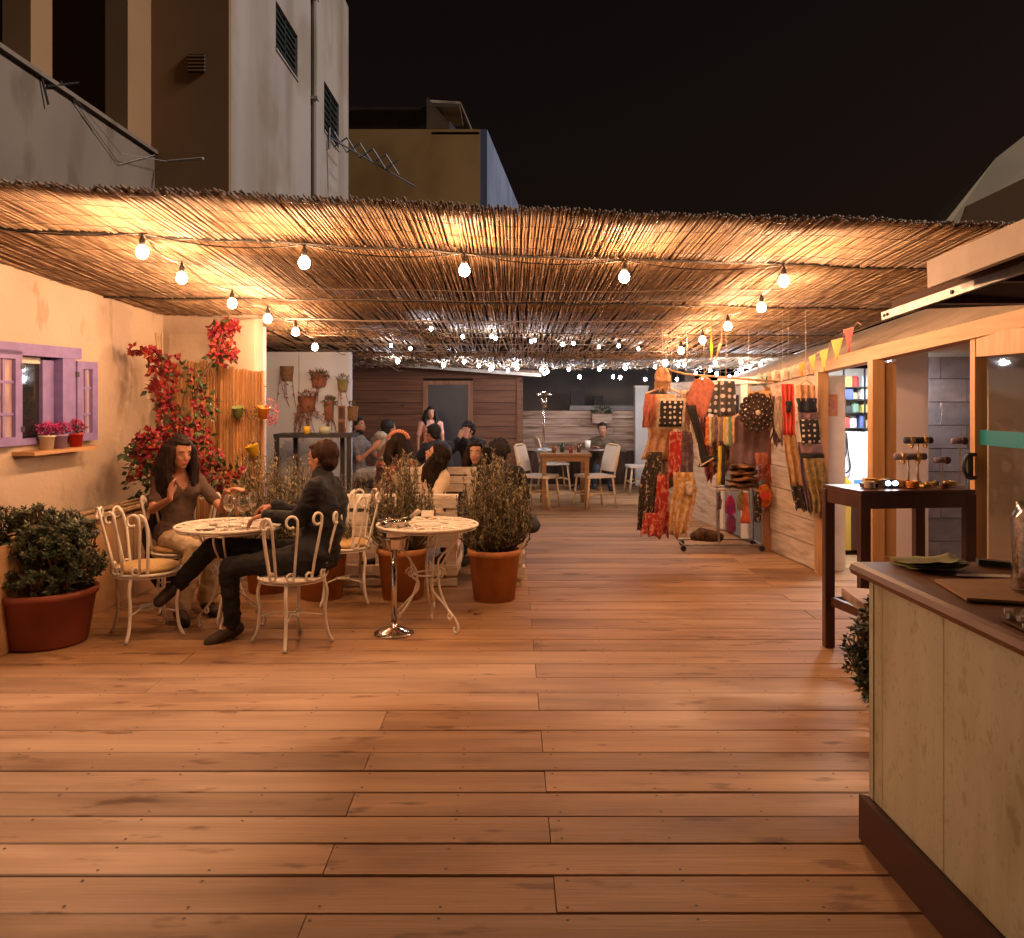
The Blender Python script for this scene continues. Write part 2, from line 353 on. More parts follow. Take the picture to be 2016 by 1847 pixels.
# pots of pink flowers on the ledge
m_terr = M('terracotta', (.56,.255,.10), .75, col2=(.46,.19,.07), scale=(7,7,7), amt=.9, bump=.25, bscale=(40,40,40), stain=((5,5,3),(.72,.68,.66),.52,.7))
m_soil = M('potting_soil', (.03,.02,.014), .95)
m_pink = M('magenta_petal', (.52,.05,.26), .6); m_pink2 = M('deep_pink_petal', (.36,.03,.15), .6); m_redp = M('red_petal', (.45,.035,.05), .6)
m_leafd = M('dark_leaf', (.03,.05,.018), .45); m_leafm = M('mid_leaf', (.055,.085,.03), .5); m_leafl = M('light_leaf', (.10,.12,.05), .5)
def pot(t, c, r0, r1, h, mat, rim=.012, n=28, soil=True, name='pot'):
    mb = MB(); mb.lathe([(r0,0),(r0+(r1-r0)*.9,h*.88),(r1+rim,h*.885),(r1+rim*1.15,h-.006),(r1+rim*.7,h),(r1-.008,h),(r1-.02,h*.9),(r0-.01,.02),(0,.02)], c, n)
    o = mb.build(name, mat, t, smooth=False)
    for p in o.data.polygons: p.use_smooth = len(p.vertices) == 4 and abs(p.normal.z) < .5
    if soil:
        mb = MB(); mb.lathe([(r1-.017,h*.9-.004),(r1*.5,h*.93),(0,h*.95)], c, n); mb.build('soil', m_soil, t, smooth=True)
    return o
def leaf(mb, p, d, up, L, W, mi=0, bend=.25):        # folded pointed leaf, 4 faces
    d = d.normalized(); s = d.cross(up)
    s = s.normalized() if s.length > 1e-4 else d.orthogonal().normalized(); u = s.cross(d)
    a = p; b = p+d*L*.45+u*L*bend*.35; e = p+d*L; w = s*W*.5
    mb.add([a, b+w-u*W*.15, b, b-w-u*W*.15, e], [(0,1,2),(0,2,3),(1,4,2),(2,4,3)], mi)
def rdir(r=rnd):
    while True:
        v = Vector((r.uniform(-1,1), r.uniform(-1,1), r.uniform(-1,1)))
        if .1 < v.length < 1: return v.normalized()
def leafcloud(mb, ells, n, L, W, nm=3, inner=.35, updir=.35, gap=None):
    tot = sum(e[1][0]*e[1][1]*e[1][2] for e in ells)
    for (c, r) in ells:
        c = Vector(c); k = int(n*(r[0]*r[1]*r[2])/tot)+3
        for _ in range(k):
            d = rdir(); q = inner+(1-inner)*rnd.random()**.5
            p = c+Vector((d.x*r[0], d.y*r[1], d.z*r[2]))*q
            if gap and noise.noise(p*gap) < -.12: continue
            dd = (d+rdir()*.8+Vector((0,0,updir))).normalized()
            leaf(mb, p, dd, rdir(), L*U(.7,1.25), W*U(.7,1.2), rnd.randrange(nm))
spots = [(6.47,'white',M('cream_enamel',(.66,.60,.48),.45),(m_pink2,m_pink),'small cream pot of magenta flowers on the window ledge'),
         (6.63,'lilac',M('lilac_enamel',(.34,.24,.46),.45),(m_pink,m_pink2),'small lilac pot of magenta flowers between the cream and the red pot'),
         (6.84,'red',M('red_enamel',(.42,.02,.015),.4),(m_redp,m_pink2),'small red pot of dark pink flowers at the end of the window ledge')]
for (Y, nm, mt, pet, lab) in spots:
    c = Vector((lx(Y)+.085, Y, 1.222)); t = thing('flower_pot', lab, 'flower pot', c, 0, 'flower pots on the window ledge')
    pot(t, c, .042, .055, .105, mt, .006, 18)
    mb = MB(); leafcloud(mb, [(c+Vector((0,0,.125)),(.055,.055,.03))], 40, .03, .012, 1); mb.build('leaves', [m_leafd], t)
    mb = MB(); leafcloud(mb, [(c+Vector((0,0,.155)),(.07,.075,.045))], 130, .024, .018, 2, .1, .8); mb.build('blossoms', list(pet), t)
# ------------------------------------------------------------------ planter box along the wall
box = thing('planter_box', 'long ochre boarded planter box against the cream wall, with canes lying along its rim', 'planter', (-3.1,6.8,0))
y = 5.45
while y < 8.1:
    w = min(.42, 8.1-y); mb = MB(); wallbox(mb, y+.003, y+w-.003, 0.004, .68, .355, .38+U(0,.006)); mb.build('side_panel', m_dado, box); y += .42
mb = MB(); wallbox(mb,5.45,8.1,0.0,.62,.05,.35); mb.build('soil', m_soil, box)
for k in range(9):
    mb = MB(); n = .30+U(0,.1); z = .69+.008*k+U(0,.012); a = 5.5+U(0,.5); b = 8.0-U(0,.4)
    mb.tube([(lx(a+(b-a)*t)+n+U(-.012,.012), a+(b-a)*t, z+U(-.008,.008)) for t in (0,.2,.4,.6,.8,1)], U(.006,.011), 6); mb.build('cane', m_cane, box)
# ------------------------------------------------------------------ end wall and cool white wall
w2 = thing('end_wall', 'pale plaster wall with a recessed panel behind the bamboo screen', 'wall', (-2.9,8.55,0))
mb = MB(); mb.bb(-3.5,-2.45,8.46,8.75,-.3,2.4); mb.build('wall_face', m_plaster2, w2)
mb = MB(); mb.bb(-3.26,-2.78,8.445,8.457,.4,2.2); mb.build('raised_panel', m_plaster, w2)
mb = MB(); mb.bb(-2.74,-2.44,8.42,8.457,.0,2.33); mb.build('pilaster', m_plaster2, w2)
w3 = thing('cool_white_wall', 'bluish white wall hung with plant baskets, between the bamboo screen and the brown cabin', 'wall', (-2.5,11,0))
mb = MB(); mb.bb(-3.6,-2.0,11.0,11.14,-.3,2.155); mb.bb(-3.6,-2.46,8.76,8.9,-.3,2.3); mb.build('wall_face', m_bluewall, w3)
mb = MB(); mb.bb(-2.64,-2.628,10.988,11.0,0,2.12); mb.build('cable', M('grey_cable',(.3,.28,.27),.6), w3)
# bamboo screen: slats
scr = thing('bamboo_screen', 'upright split bamboo screen of orange slats in front of the pale end wall', 'screen', (-2.7,8.2,0))
m_bam = M('split_bamboo', (.46,.25,.10), .5, col2=(.30,.14,.05), scale=(45,45,2.5), amt=.8, rand=.28, bump=.2)
x = -3.16; k = 0
while x < -2.27:
    w = U(.024,.034); yy = 8.24-(0.06 if x > -2.72 else .0)-abs(x+2.72)*.08
    z1 = (1.93 if x < -2.72 else 1.885-(x+2.72)*.1)+U(-.012,.012)
    mb = MB(); mb.tube([(x+w/2, yy, .01),(x+w/2+U(-.003,.003), yy+U(-.004,.004), z1*.5),(x+w/2, yy, z1)], w/2, 6); mb.build('slat', m_bam, scr); x += w+.0015
mb = MB(); 
for z in (.35,1.05,1.7): mb.tube([(-3.16,8.262,z),(-2.27,8.262,z)], .006, 5)
mb.build('cross_rail', m_cane, scr)
# ------------------------------------------------------------------ reed canopy
def lin(x, pts):
    for (a, b) in zip(pts[:-1], pts[1:]):
        if x <= b[0] or b is pts[-1]:
            if x <= b[0] or b is pts[-1]: return a[1]+(b[1]-a[1])*(x-a[0])/(b[0]-a[0])
E0 = [(-2.47,4.29),(0,4.76),(2.38,5.06)]; E1 = [(-2.94,5.11),(-.03,5.84),(2.95,6.28)]; E2 = [(-3.3,7.42),(3.16,8.0)]
E3 = [(-3.3,9.5),(3.1,9.9)]; E4 = [(-3.3,11.6),(3.1,11.8)]; E5 = [(-3.3,13.2),(0,13.6),(3.1,13.8)]
def rz_(x, Y):
    return roofz(Y)+.004*math.sin(x*2.1+Y*.7)+.004*math.sin(x*7.3)
can = thing('reed_canopy', 'wide reed matting canopy stretched over the whole terrace', 'canopy', (0,8,2.4))
r9 = random.Random(31)
RV = []
for k in range(14):
    mb = MB(); mb.tube([(r9.uniform(-.003,.003), t, r9.uniform(-.002,.002)) for t in (0,.25,.5,.75,1)], [.0078*r9.uniform(.85,1.12) for _ in range(5)], 5)
    me = bpy.data.meshes.new('reed'); me.from_pydata(mb.v, [], mb.f); me.materials.append(m_reed); me.polygons.foreach_set('use_smooth', [True]*len(mb.f)); RV.append(me)
def canx(x): return x+.0
xs = np.linspace(-3.15, 3.05, 300)
for x in xs:
    a = lin(x,E0)+r9.uniform(-.035,.03); b = lin(x,E1)-.02+r9.uniform(-.015,.015); x2 = x+r9.uniform(-.006,.006)
    o = bpy.data.objects.new('reed', r9.choice(RV)); C.objects.link(o); o.parent = can
    za, zb = rz_(x,a), rz_(x,b); L = math.hypot(b-a, zb-za); q = r9.uniform(.8,1.12)
    o.matrix_parent_inverse = Matrix.Translation((0,-8,-2.4))
    o.location = (x2,a,za-.006+r9.uniform(-.004,.004)); o.scale = (q,L,q); o.rotation_euler = (math.atan2(zb-za,b-a),0,r9.uniform(-.005,.005))
mb = MB(); S = []
def mat_rows(Ea, Eb, pitch, seed, dz, jit, xr=(-3.7,3.75), rad=(.0055,.0092), segs=4, rag=(.03,.02)):
    r = random.Random(seed); x = xr[0]
    while x < xr[1]:
        a = lin(x,Ea)+r.uniform(-rag[0],rag[0]); b = lin(x,Eb)+r.uniform(-rag[1],rag[1]); sk = r.uniform(-jit,jit); P = []
        for s in range(segs+1):
            t = s/segs; Y = a+(b-a)*t; xx = x+sk*t+r.uniform(-.003,.003); P.append((xx, Y, rz_(xx,Y)+dz+r.uniform(-.006,.006)))
        q = r.uniform(*rad); mb.tube(P, q, 4); x += pitch*r.uniform(.7,1.3)
mat_rows(E0,E1,.017,1,.011,.012); mat_rows(E0,E1,.019,11,-.002,.012,xr=(3.06,3.75))
def sh(E, d): return [(x, y+d) for (x, y) in E]
mat_rows(sh(E1,.012),E2,.0185,2,-.002,.015); mat_rows(sh(E1,-.05),E2,.020,3,.012,.03)
mat_rows(sh(E2,.012),sh(E3,.1),.02,4,.0,.05); mat_rows(E2,E3,.024,5,.014,.08)
mat_rows(sh(E3,-.05),sh(E4,.1),.023,6,.0,.12,segs=3); mat_rows(E4,E5,.023,7,-.006,.22,segs=3,rag=(.05,.1)); mat_rows(E4,E5,.03,8,-.02,.3,segs=3,rag=(.1,.14))
mb.build('reed_matting', m_reed2, can, smooth=True, stuff=True)
mb = MB()                                        # stray hanging stalks towards the back
for _ in range(900):
    x = U(-2.6,2.7); Y = 8.5+5.1*rnd.random()**.6; z = rz_(x,Y)-.01; L = U(.05,.22); a = U(0,6.28)
    mb.tube([(x,Y,z),(x+L*.6*math.cos(a),Y+L*.6*math.sin(a),z-L*U(.05,.35)),(x+L*math.cos(a),Y+L*math.sin(a),z-L*U(.0,.4))], U(.002,.0045), 3)
mb.build('loose_reed', m_reed2, can, stuff=True)
mb = MB(); P = []
for Yi in range(13):
    row = []
    for xi in range(15):
        x = -3.75+7.55*xi/14; t = Yi/12; Y = (lin(x,E0)+.28)*(1-t)+(lin(x,E5)-.08)*t; row.append((x,Y,rz_(x,Y)+.05))
    P.append(row)
mb.grid(P, .004, nrm=(0,0,1)); mb.build('light_block_sheet', M('dark_block_sheet',(.02,.014,.011),.95), can)  # added dark sheet above the reeds: blocks the sun and darkens the gaps
mb = MB()                                        # dark gaps between mats drawn in as black tubes; then binding wires
for E, r, d in ((E1,.009,-.004),(E2,.008,-.004),(E3,.006,0)):
    mb.tube([(x, lin(x,E)-.004+.012*noise.noise(Vector((x*6,r*900,0))), rz_(x,lin(x,E))-.012+.007*noise.noise(Vector((x*9,3,r*500)))) for x in np.linspace(-3.6,3.6,130)], r, 5)
mb.build('seam_gap_line', m_black, can)
mb = MB()
for (Ea, Eb, n) in ((E0,E1,4),(E1,E2,6),(E2,E3,5)):
    for k in range(n):
        t = (k+.12)/n
        mb.tube([(x, lin(x,Ea)*(1-t)+lin(x,Eb)*t+.004*math.sin(x*40), rz_(x,lin(x,Ea)*(1-t)+lin(x,Eb)*t)-.017+.003*math.sin(x*57)) for x in np.linspace(-3.5,3.6,170)], .0016, 3)
mb.build('binding_wire', M('dark_wire',(.05,.03,.02),.6), can, stuff=True)
for i, Y in enumerate((6.75,7.2,8.35,8.9,9.5,10.15,10.9,11.7,12.6)):
    mb = MB(); mb.tube([(x, Y+.05*x, rz_(x*.8,Y)-.05-.03*(1-(x/2.9)**2)) for x in np.linspace(-2.9,2.7,16)], .0022 if i != 2 else .006, 4)
    tag(mb.build('tension_wire', m_wire), '%s thin steel wire, counted from the canopy\'s open edge, strung under the reeds' % ['first','second','third, thickest','fourth','fifth','sixth','seventh','eighth','last'][i], 'wire', 'steel wires under the canopy')
# ------------------------------------------------------------------ buildings behind on the left
b1 = thing('terrace_building', 'dark building with a long raised parapet and deep dark openings beside the grey white tower', 'building', (-6,8,0))
mb = MB(); mb.bb(-5.35,-5.05,-3,12.75,-.4,5.02); mb.build('parapet_wall', m_stone, b1)
mb = MB(); mb.bb(-5.42,-5.0,-3,12.75,5.02,5.07); mb.build('coping', m_stone, b1)
mb = MB(); mb.bb(-5.4,-5.1,9.42,9.86,5.07,9.4); mb.bb(-5.4,-5.1,11.8,12.75,5.07,9.4); mb.build('column', m_ochre, b1)
mb = MB(); mb.bb(-9,-5.05,-3,12.75,9.4,9.9); mb.build('roof', m_ochre, b1)
mb = MB(); mb.bb(-7.6,-7.4,-3,14,-.4,9.4); mb.build('back_wall', m_darkroom, b1)
mb = MB(); mb.bb(-7.4,-4.001,12.56,12.645,-.4,10.6); mb.build('side_wall', m_ochre, b1)
mb = MB(); q = at(387,125,12.55); mb.bb(q.x-.12,q.x+.12,12.54,12.56,q.z-.13,q.z+.13); v_ = mb.build('vent', m_darkroom, b1)
mb = MB()
for k in range(5): mb.bb(q.x-.12,q.x+.12,12.525,12.54,q.z-.11+.05*k,q.z-.09+.05*k)
mb.build('vent_slat', m_ochre, v_)
mb = MB(); a = at(92,170,9.6); mb.tube([a,a+Vector((.05,.6,.25))], .012, 6); mb.tube([a+Vector((0,-.1,.05)),a+Vector((.02,.0,-.2))], .014, 6); mb.build('line_bracket', m_black, b1)
mb = MB(); e = at(400,395,12.4); s_ = at(120,160,9.9)
for k in range(3):
    p, q = s_+Vector((0,.25*k,-.1*k)), at(330-20*k,318-14*k,12.6)
    mb.tube([p, (p+q)/2+Vector((0,0,-.35-.1*k)), q], .005, 4)
mb.tube([at(330,318,12.5), at(400,312,12.3)], .02, 5); mb.build('clothes_line', M('pale_cord',(.3,.27,.24),.8), b1)
b2 = thing('rendered_tower', 'tall grey white building with small shuttered windows and a drainpipe, behind the reed canopy', 'building', (-4,17,0))
mb = MB(); TX = -4.0
def tY(u): return TX*F/(u-1008)
def tZ(u, v): return H+(778-v)/F*tY(u)
holes = [(543,586,94,0,158,52),(638,667,255,158,283,200),(548,580,440,372,470,402)]
yl = [tY(460)-.15]; 
wins = []
for (ua, ub, vb_, vt, _, _2) in holes: wins.append((tY(ua), tY(ub), tZ(ua,vb_), tZ(ua,vt)))
y_prev = 12.65
for (ya, yb, za, zb) in [wins[2] if False else w for w in sorted(wins)]: pass
Yend = tY(686)
# the third low window lies below the first; build wall columns between the openings
cols = sorted(set([12.65]+[w[0] for w in wins[:2]]+[w[1] for w in wins[:2]]+[Yend]))
for a, b in zip(cols[:-1], cols[1:]):
    w = [q for q in wins[:2] if abs(q[0]-a) < 1e-6]
    if w: mb.bb(TX-.3,TX,a,b,-.4,w[0][2]); mb.bb(TX-.3,TX,a,b,w[0][3],11.5)
    else: mb.bb(TX-.3,TX,a,b,-.4,11.5 if a < 19 else 11.1)
mb.bb(TX-5,TX-.3,Yend-.3,Yend,-.4,11.2); mb.bb(TX-5,TX-.3,12.65,12.95,9.9,11.5)
mb.build('wall', m_tower, b2)
mb = MB(); mb.bb(TX-5,TX+.1,12.6,Yend+.1,11.5,11.7); mb.build('roof', m_tower, b2)
for (ya, yb, za, zb) in wins[:2]:
    mb = MB(); mb.bb(TX-.08,TX-.06,ya,yb,za,zb); wo_ = mb.build('window', m_glassdark, b2)
    mb = MB(); ym = (ya+yb)/2; mb.bb(TX-.058,TX-.03,ym-.03,ym+.03,za,zb)
    for k in range(1,7): mb.bb(TX-.057,TX-.035,ya,ym-.03,za+(zb-za)*k/7,za+(zb-za)*k/7+.05); mb.bb(TX-.057,TX-.035,ym+.03,yb,za+(zb-za)*k/7,za+(zb-za)*k/7+.05)
    mb.build('shutter_slat', m_shutter, wo_)
    mb = MB(); mb.bb(TX-.05,TX+.02,ya-.02,yb+.02,za-.04,za); mb.build('sill', m_tower, b2)
ya, yb, za, zb = wins[2]; mb = MB(); mb.bb(TX+.002,TX+.03,ya,yb,za-1,zb-.1); mb.build('window', m_glassdark, b2)
mb = MB(); yp = tY(613); mb.tube([(TX+.07,yp,-.4),(TX+.07,yp,11.4)], .055, 8)
for z in (3.5,5.5,7.5,9.5): mb.bb(TX,TX+.14,yp-.09,yp+.09,z,z+.06)
mb.build('drainpipe', m_tower, b2)
mb = MB()                                        # folding drying rack under the far window
yr = tY(642); zr = tZ(642,272)
for k in range(5):
    a = Vector((TX+.15+.28*k, yr+.1, zr-.12*k)); b_ = a+Vector((.28,0,-.12))
    for dz in (0,):
        mb.tube([a+Vector((0,0,.16)), b_+Vector((0,0,-.16))], .018, 4); mb.tube([a+Vector((0,0,-.16)), b_+Vector((0,0,.16))], .018, 4)
    mb.tube([a+Vector((0,0,.16)), a+Vector((0,1.0,.16))], .012, 4)
mb.tube([(TX+.1,yr,zr),(TX+1.9,yr+.2,zr-1.0)], .018, 4); mb.tube([(TX+.05,yr+.1,zr+.25),(TX+.05,yr+.1,zr-.2)], .03, 4)
mb.build('drying_rack', m_rail, b2)
b3 = thing('balcony_building', 'beige building with a rooftop balcony and a sloping blue-lit side, behind the grey-white tower', 'building', (-3,28,0))
mb = MB(); mb.bb(-7.5,-.9,25,25.3,-.4,9.1); mb.build('wall', M('brightened_ochre_render',(.62,.38,.13),.9,col2=(.5,.3,.1),scale=(.5,.5,.3),stain=((.5,.5,.3),(.75,.7,.65),.5,.66)), b3)  # ochre brightened: the yellowish light on this wall is put into the colour
mb = MB(); mb.bb(-7.5,-2.2,26.2,26.5,9.1,10.0); mb.bb(-7.5,-2.1,26.1,29,10.0,10.08); mb.build('upper_storey', m_darkroom, b3)
mb = MB(); mb.bb(-7.5,-.9,25.3,29,8.95,9.1); mb.build('terrace_floor', m_ochre, b3)
mb = MB(); mb.hexa([(-.9,25.02,-.4),(-.7,25.02,-.4),(.35,39,-.4),(.15,39,-.4),(-.9,25.02,9.1),(-.7,25.02,9.1),(.35,39,9.8),(.15,39,9.8)]); mb.build('side_wall', m_bluelit, b3)
mb = MB(); p = at(840,190,25.6); q = at(893,253,25.6); mb.poly([at(840,190,25.6),at(840,253,25.6),at(893,253,25.6)], .12, (0,1,0)); mb.poly([at(885,238,25.4),at(885,288,25.4),at(925,288,25.4)], .12, (0,1,0), 1)
mb.build('stair_flank', [m_stone, m_bluelit], b3)
for k in range(12):
    mb = MB(); x = at(852+8*k,262,25.1).x; mb.bb(x-.02,x+.02,25.02,25.06,8.25,8.95); mb.build('baluster', m_bluelit, b3)
mb = MB(); mb.bb(at(850,262,25.1).x,at(944,262,25.1).x,25.0,25.07,8.95,9.02); mb.build('handrail', m_bluelit, b3)
mb = MB()
a, b_ = at(905,203,27), at(1016,412,39)
mb.tube([at(845,200,26),a,at(945,298,29),b_], .05, 5); mb.bb(at(845,205,26.1).x,at(905,205,26.1).x,26.1,28,at(845,210,26.1).z,at(845,205,26.1).z); mb.build('roof_edge', m_stone, b3)
b4 = thing('gabled_building', 'olive building with a sloping roof edge beyond the shop side of the terrace', 'building', (9,15,0))
mb = MB(); P = [at(1850,470,14),at(1850,450,14.1),at(1960,312,16.5),at(2016,268,17.3),at(2200,180,19),at(2200,470,14)]  # face leans back, shaped so that it catches more of the sun
mb.poly(P, 6, (0.25,1,0)); mb.build('wall', m_olive, b4)
mb = MB(); mb.poly([at(1893,440,13.9),at(1905,405,13.9),at(2060,330,13.9),at(2060,440,13.9)], .08, (0,1,0)); mb.build('lower_roof', m_ochre, b4)
# ------------------------------------------------------------------ brown timber cabin at the back
HY = 15.5
cab = thing('timber_cabin', 'brown horizontally boarded cabin with a dark door and a pale eaves board', 'cabin', (-1.4,HY,0))
xl, xr_, d0, d1 = at(640,0,HY).x, at(1018,0,HY).x, at(833,0,HY).x, at(931,0,HY).x
mb = MB(); mb.bb(xl,xr_,HY+.03,HY+1.5,-.3,2.3); mb.build('core', m_gap, cab)
z = .02
while z < 2.1:
    for (a, b) in ((xl,d0-.002),(d1+.002,xr_)) if z < 1.83 else ((xl,xr_),):
        mb = MB(); mb.bb(a,b,HY-.01+U(-.004,.004),HY+.03,z+.004,z+.206); mb.build('cladding_board', m_house, cab)
    z += .21
m_dframe = M('weathered_door_timber',(.30,.17,.10),.7,col2=(.2,.1,.06),scale=(20,20,3))
mb = MB(); mb.bb(d0,d0+.085,HY-.03,HY+.02,0,1.80); mb.bb(d1-.085,d1,HY-.03,HY+.02,0,1.80); mb.bb(d0,d1,HY-.03,HY+.02,1.80,1.87); mb.build('door_frame', m_dframe, cab)
mb = MB(); mb.bb(d0+.087,d1-.087,HY-.005,HY+.025,0.01,1.797); dr = mb.build('door', M('dark_slate_door',(.045,.047,.055),.45,col2=(.03,.032,.04),scale=(3,3,2)), cab)
mb = MB(); mb.tube([(d1-.14,HY-.04,1.0),(d1-.24,HY-.04,1.0)], .01, 6); mb.build('handle', m_steel, dr)
mb = MB(); mb.bb(xr_-.005,xr_+.1,HY-.04,HY+.08,0,2.02); mb.build('corner_post', m_house, cab)
a, b_ = at(640,708,14.7), at(1066,739,14.7)
mb = MB(); mb.bar(a,b_,.03,.055); mb.build('eaves_board', m_white, cab)
mb = MB(); mb.hexa([a+Vector((0,.05,.03)),b_+Vector((0,.05,.03)),b_+Vector((0,2.2,.2)),a+Vector((0,2.2,.2)),a+Vector((0,.05,.08)),b_+Vector((0,.05,.08)),b_+Vector((0,2.2,.26)),a+Vector((0,2.2,.26))]); mb.build('roof', m_dkwood, cab)
mb = MB(); mb.bar(a+Vector((.3,.03,.07)),b_+Vector((0,.03,.05)),.02,.03); mb.build('gutter', m_dframe, cab)
# pale board fence and dark boards below
fen = thing('board_fence', 'pale weathered board fence above dark upright boards, beside the brown cabin', 'fence', (1.2,16.2,0))
FY = 16.2; x0, x1 = at(1024,0,FY).x, at(1300,0,FY).x
for k in range(5):
    z0 = .60+.148*k; n = [0,.9,1.7,2.0][k%4]
    for (a, b) in ((x0, x0+1.1+.3*(k%3)), (x0+1.1+.3*(k%3)+.004, x1)):
        mb = MB(); mb.bb(a,b,FY-.01+U(-.006,.006),FY+.02,z0+.004,z0+.143); mb.build('fence_board', m_fence, fen)
x = x0
while x < x1:
    w = .19; mb = MB(); mb.bb(x+.004,x+w-.004,FY-.03+U(-.01,.01),FY+.01,0,.585+U(-.01,.01)); mb.build('upright_board', M('dark_rough_board',(.085,.05,.035),.85,col2=(.04,.022,.016),scale=(20,20,2.5),rand=.3), fen); x += w
mb = MB(); mb.bb(x0,x1,FY+.02,FY+.08,0,1.33); mb.build('backing', m_gap, fen)
shed = thing('dark_kitchen', 'unlit grey room with a long pale counter, behind the board fence', 'room', (1.5,19,0))
mb = MB(); mb.bb(-.3,3.6,19.5,19.7,-.3,3.0); mb.bb(-.3,-.1,16.6,19.5,-.3,3.0); mb.bb(3.4,3.6,17.5,19.5,-.3,3.0); mb.bb(-.3,3.6,16.6,19.7,-.42,-.3); mb.build('wall_face', m_greywall, shed)
mb = MB(); mb.bb(-.5,3.8,16.9,19.9,2.35,2.5); mb.build('ceiling', m_greywall, shed)
p, q = at(1121,803,17.6), at(1250,803,17.6); mb = MB(); mb.bb(p.x,q.x,17.5,18.2,p.z-.045,p.z+.045); mb.bb(p.x+.1,q.x-.1,17.6,18.1,-.3,p.z-.045); mb.build('counter', M('grey_worktop',(.36,.36,.38),.5), shed)
for (u0,u1,v0,v1) in ((1123,1150,768,796),(1168,1186,780,797)):
    p, q = at(u0,v1,18.0), at(u1,v0,18.0); mb = MB(); mb.bb(p.x,q.x,17.9,18.1,p.z-.02,q.z); mb.build('machine', m_black, shed)
pil = thing('white_pillar', 'narrow white pillar at the end of the board fence', 'pillar', (2.2,15.9,0))
p, q = at(1251,0,15.9), at(1276,0,15.9); mb = MB(); mb.bb(p.x,q.x,15.9,16.1,0,1.76); mb.build('shaft', M('cool_white_paint',(.5,.5,.5),.7), pil)
mb = MB(); mb.bb(p.x-.01,q.x+.01,15.88,16.12,1.76,1.79); mb.build('cap', m_white, pil)
# planter on the fence
t = thing('fence_planter', 'small boarded planter with dark leafy plants hung on the back fence', 'planter', at(1184,820,16.1))
p, q = at(1165,833,16.1), at(1203,815,16.1); mb = MB(); mb.bb(p.x,q.x,15.98,16.16,p.z,q.z); mb.build('planter_box', m_fence, t)
mb = MB(); leafcloud(mb, [(((p.x+q.x)/2,16.06,q.z+.05),(.2,.1,.09))], 160, .06, .03, 2); mb.build('leaves', [m_leafd, m_leafm], t)
# ------------------------------------------------------------------ shop front on the right
def fx(Y): return 3.611-.1*Y
shop = thing('pine_shop', 'long pine-framed shop with open doorways and a sliding glass door, alongside the terrace', 'shop', (3,7,0))
def fbox(mb, y0, y1, z0, z1, n0, n1, mi=0, z0b=None, z1b=None):    # n measured towards the deck (-X)
    z0b = z0 if z0b is None else z0b; z1b = z1 if z1b is None else z1b
    return mb.hexa([(fx(y0)-n1,y0,z0),(fx(y0)-n0,y0,z0),(fx(y1)-n0,y1,z0b),(fx(y1)-n1,y1,z0b),(fx(y0)-n1,y0,z1),(fx(y0)-n0,y0,z1),(fx(y1)-n0,y1,z1b),(fx(y1)-n1,y1,z1b)], mi)
# whitewashed board panel between the clothes and the first post
z = .01
for k in range(8):
    h = .224; mb = MB(); fbox(mb, 8.16, 9.22, z+.003, z+h-.004, -.02, .008*(k%2)+U(0,.003)); mb.build('wall_board', m_wwood, shop); z += h
mb = MB(); fbox(mb,8.16,13.2,-.3,1.78,-.08,-.021); mb.build('wall_core', m_wwood, shop)
def zb(Y): return 1.89-.073*(Y-7.94)            # centre of the long pine beam
mb = MB(); fbox(mb,4.2,9.25,zb(4.2)-.055,zb(4.2)+.055,-.09,.03,0,zb(9.25)-.055,zb(9.25)+.055); mb.build('beam', m_pineh, shop)
mb = MB(); P = [[Vector((fx(Y)+.01+(3.74-fx(Y)-.01)*k, Y+.35*k, (zb(Y)+.057)*(1-k)+(roofz(Y+.35)-.012)*k)) for Y in (4.6,5.3,6,7,8,9.2,10.5,12,13.2)] for k in (0,.5,1)]
mb.grid(P, .02, nrm=(-.3,0,1)); mb.build('upper_wall', M('shop_plaster',(.50,.42,.34),.8,col2=(.42,.34,.26),scale=(4,4,4),stain=((3,3,3),(.75,.7,.66),.55,.75)), shop)
mb = MB(); mb.bb(2.765,2.86,8.03,8.13,0,1.83); mb.build('post', m_pine, shop)
mb = MB(); mb.bb(2.84,2.935,7.0,7.1,0,1.9); mb.build('post', m_pine, shop)
mb = MB(); mb.bb(2.937,3.035,7.02,7.14,0,1.88); mb.build('door_jamb', m_pine, shop)
mb = MB(); p = fac(1507,0); 
mb.bb(2.62,2.70,9.23,9.32,0,1.7); mb.build('post', M('reddish_timber',(.34,.15,.08),.6,col2=(.24,.1,.05),scale=(25,25,3)), shop)
# sliding glass door
mb = MB(); mb.bb(3.02,3.10,5.80,5.86,.0,2.02); mb.bb(3.025,3.115,5.12,5.8,1.87,2.02); mb.bb(3.03,3.12,5.12,5.8,.0,.12); gd = mb.build('glass_door', m_pine, shop)
m_glass = THIN('clear_glass', (.93,.95,.94), .05, .35)
mb = MB(); mb.hexa([(3.06,5.8,.12),(3.068,5.8,.12),(3.108,5.1,.12),(3.10,5.1,.12),(3.06,5.8,1.87),(3.068,5.8,1.87),(3.108,5.1,1.87),(3.10,5.1,1.87)]); mb.build('pane', m_glass, gd)
zt, zt2 = fac(1950,848).z, fac(1950,878).z
mb = MB(); mb.hexa([(3.052,5.8,zt2),(3.058,5.8,zt2),(3.098,5.1,zt2),(3.092,5.1,zt2),(3.052,5.8,zt),(3.058,5.8,zt),(3.098,5.1,zt),(3.092,5.1,zt)]); mb.build('teal_stripe', M('teal_film',(.008,.17,.21),.5), gd)
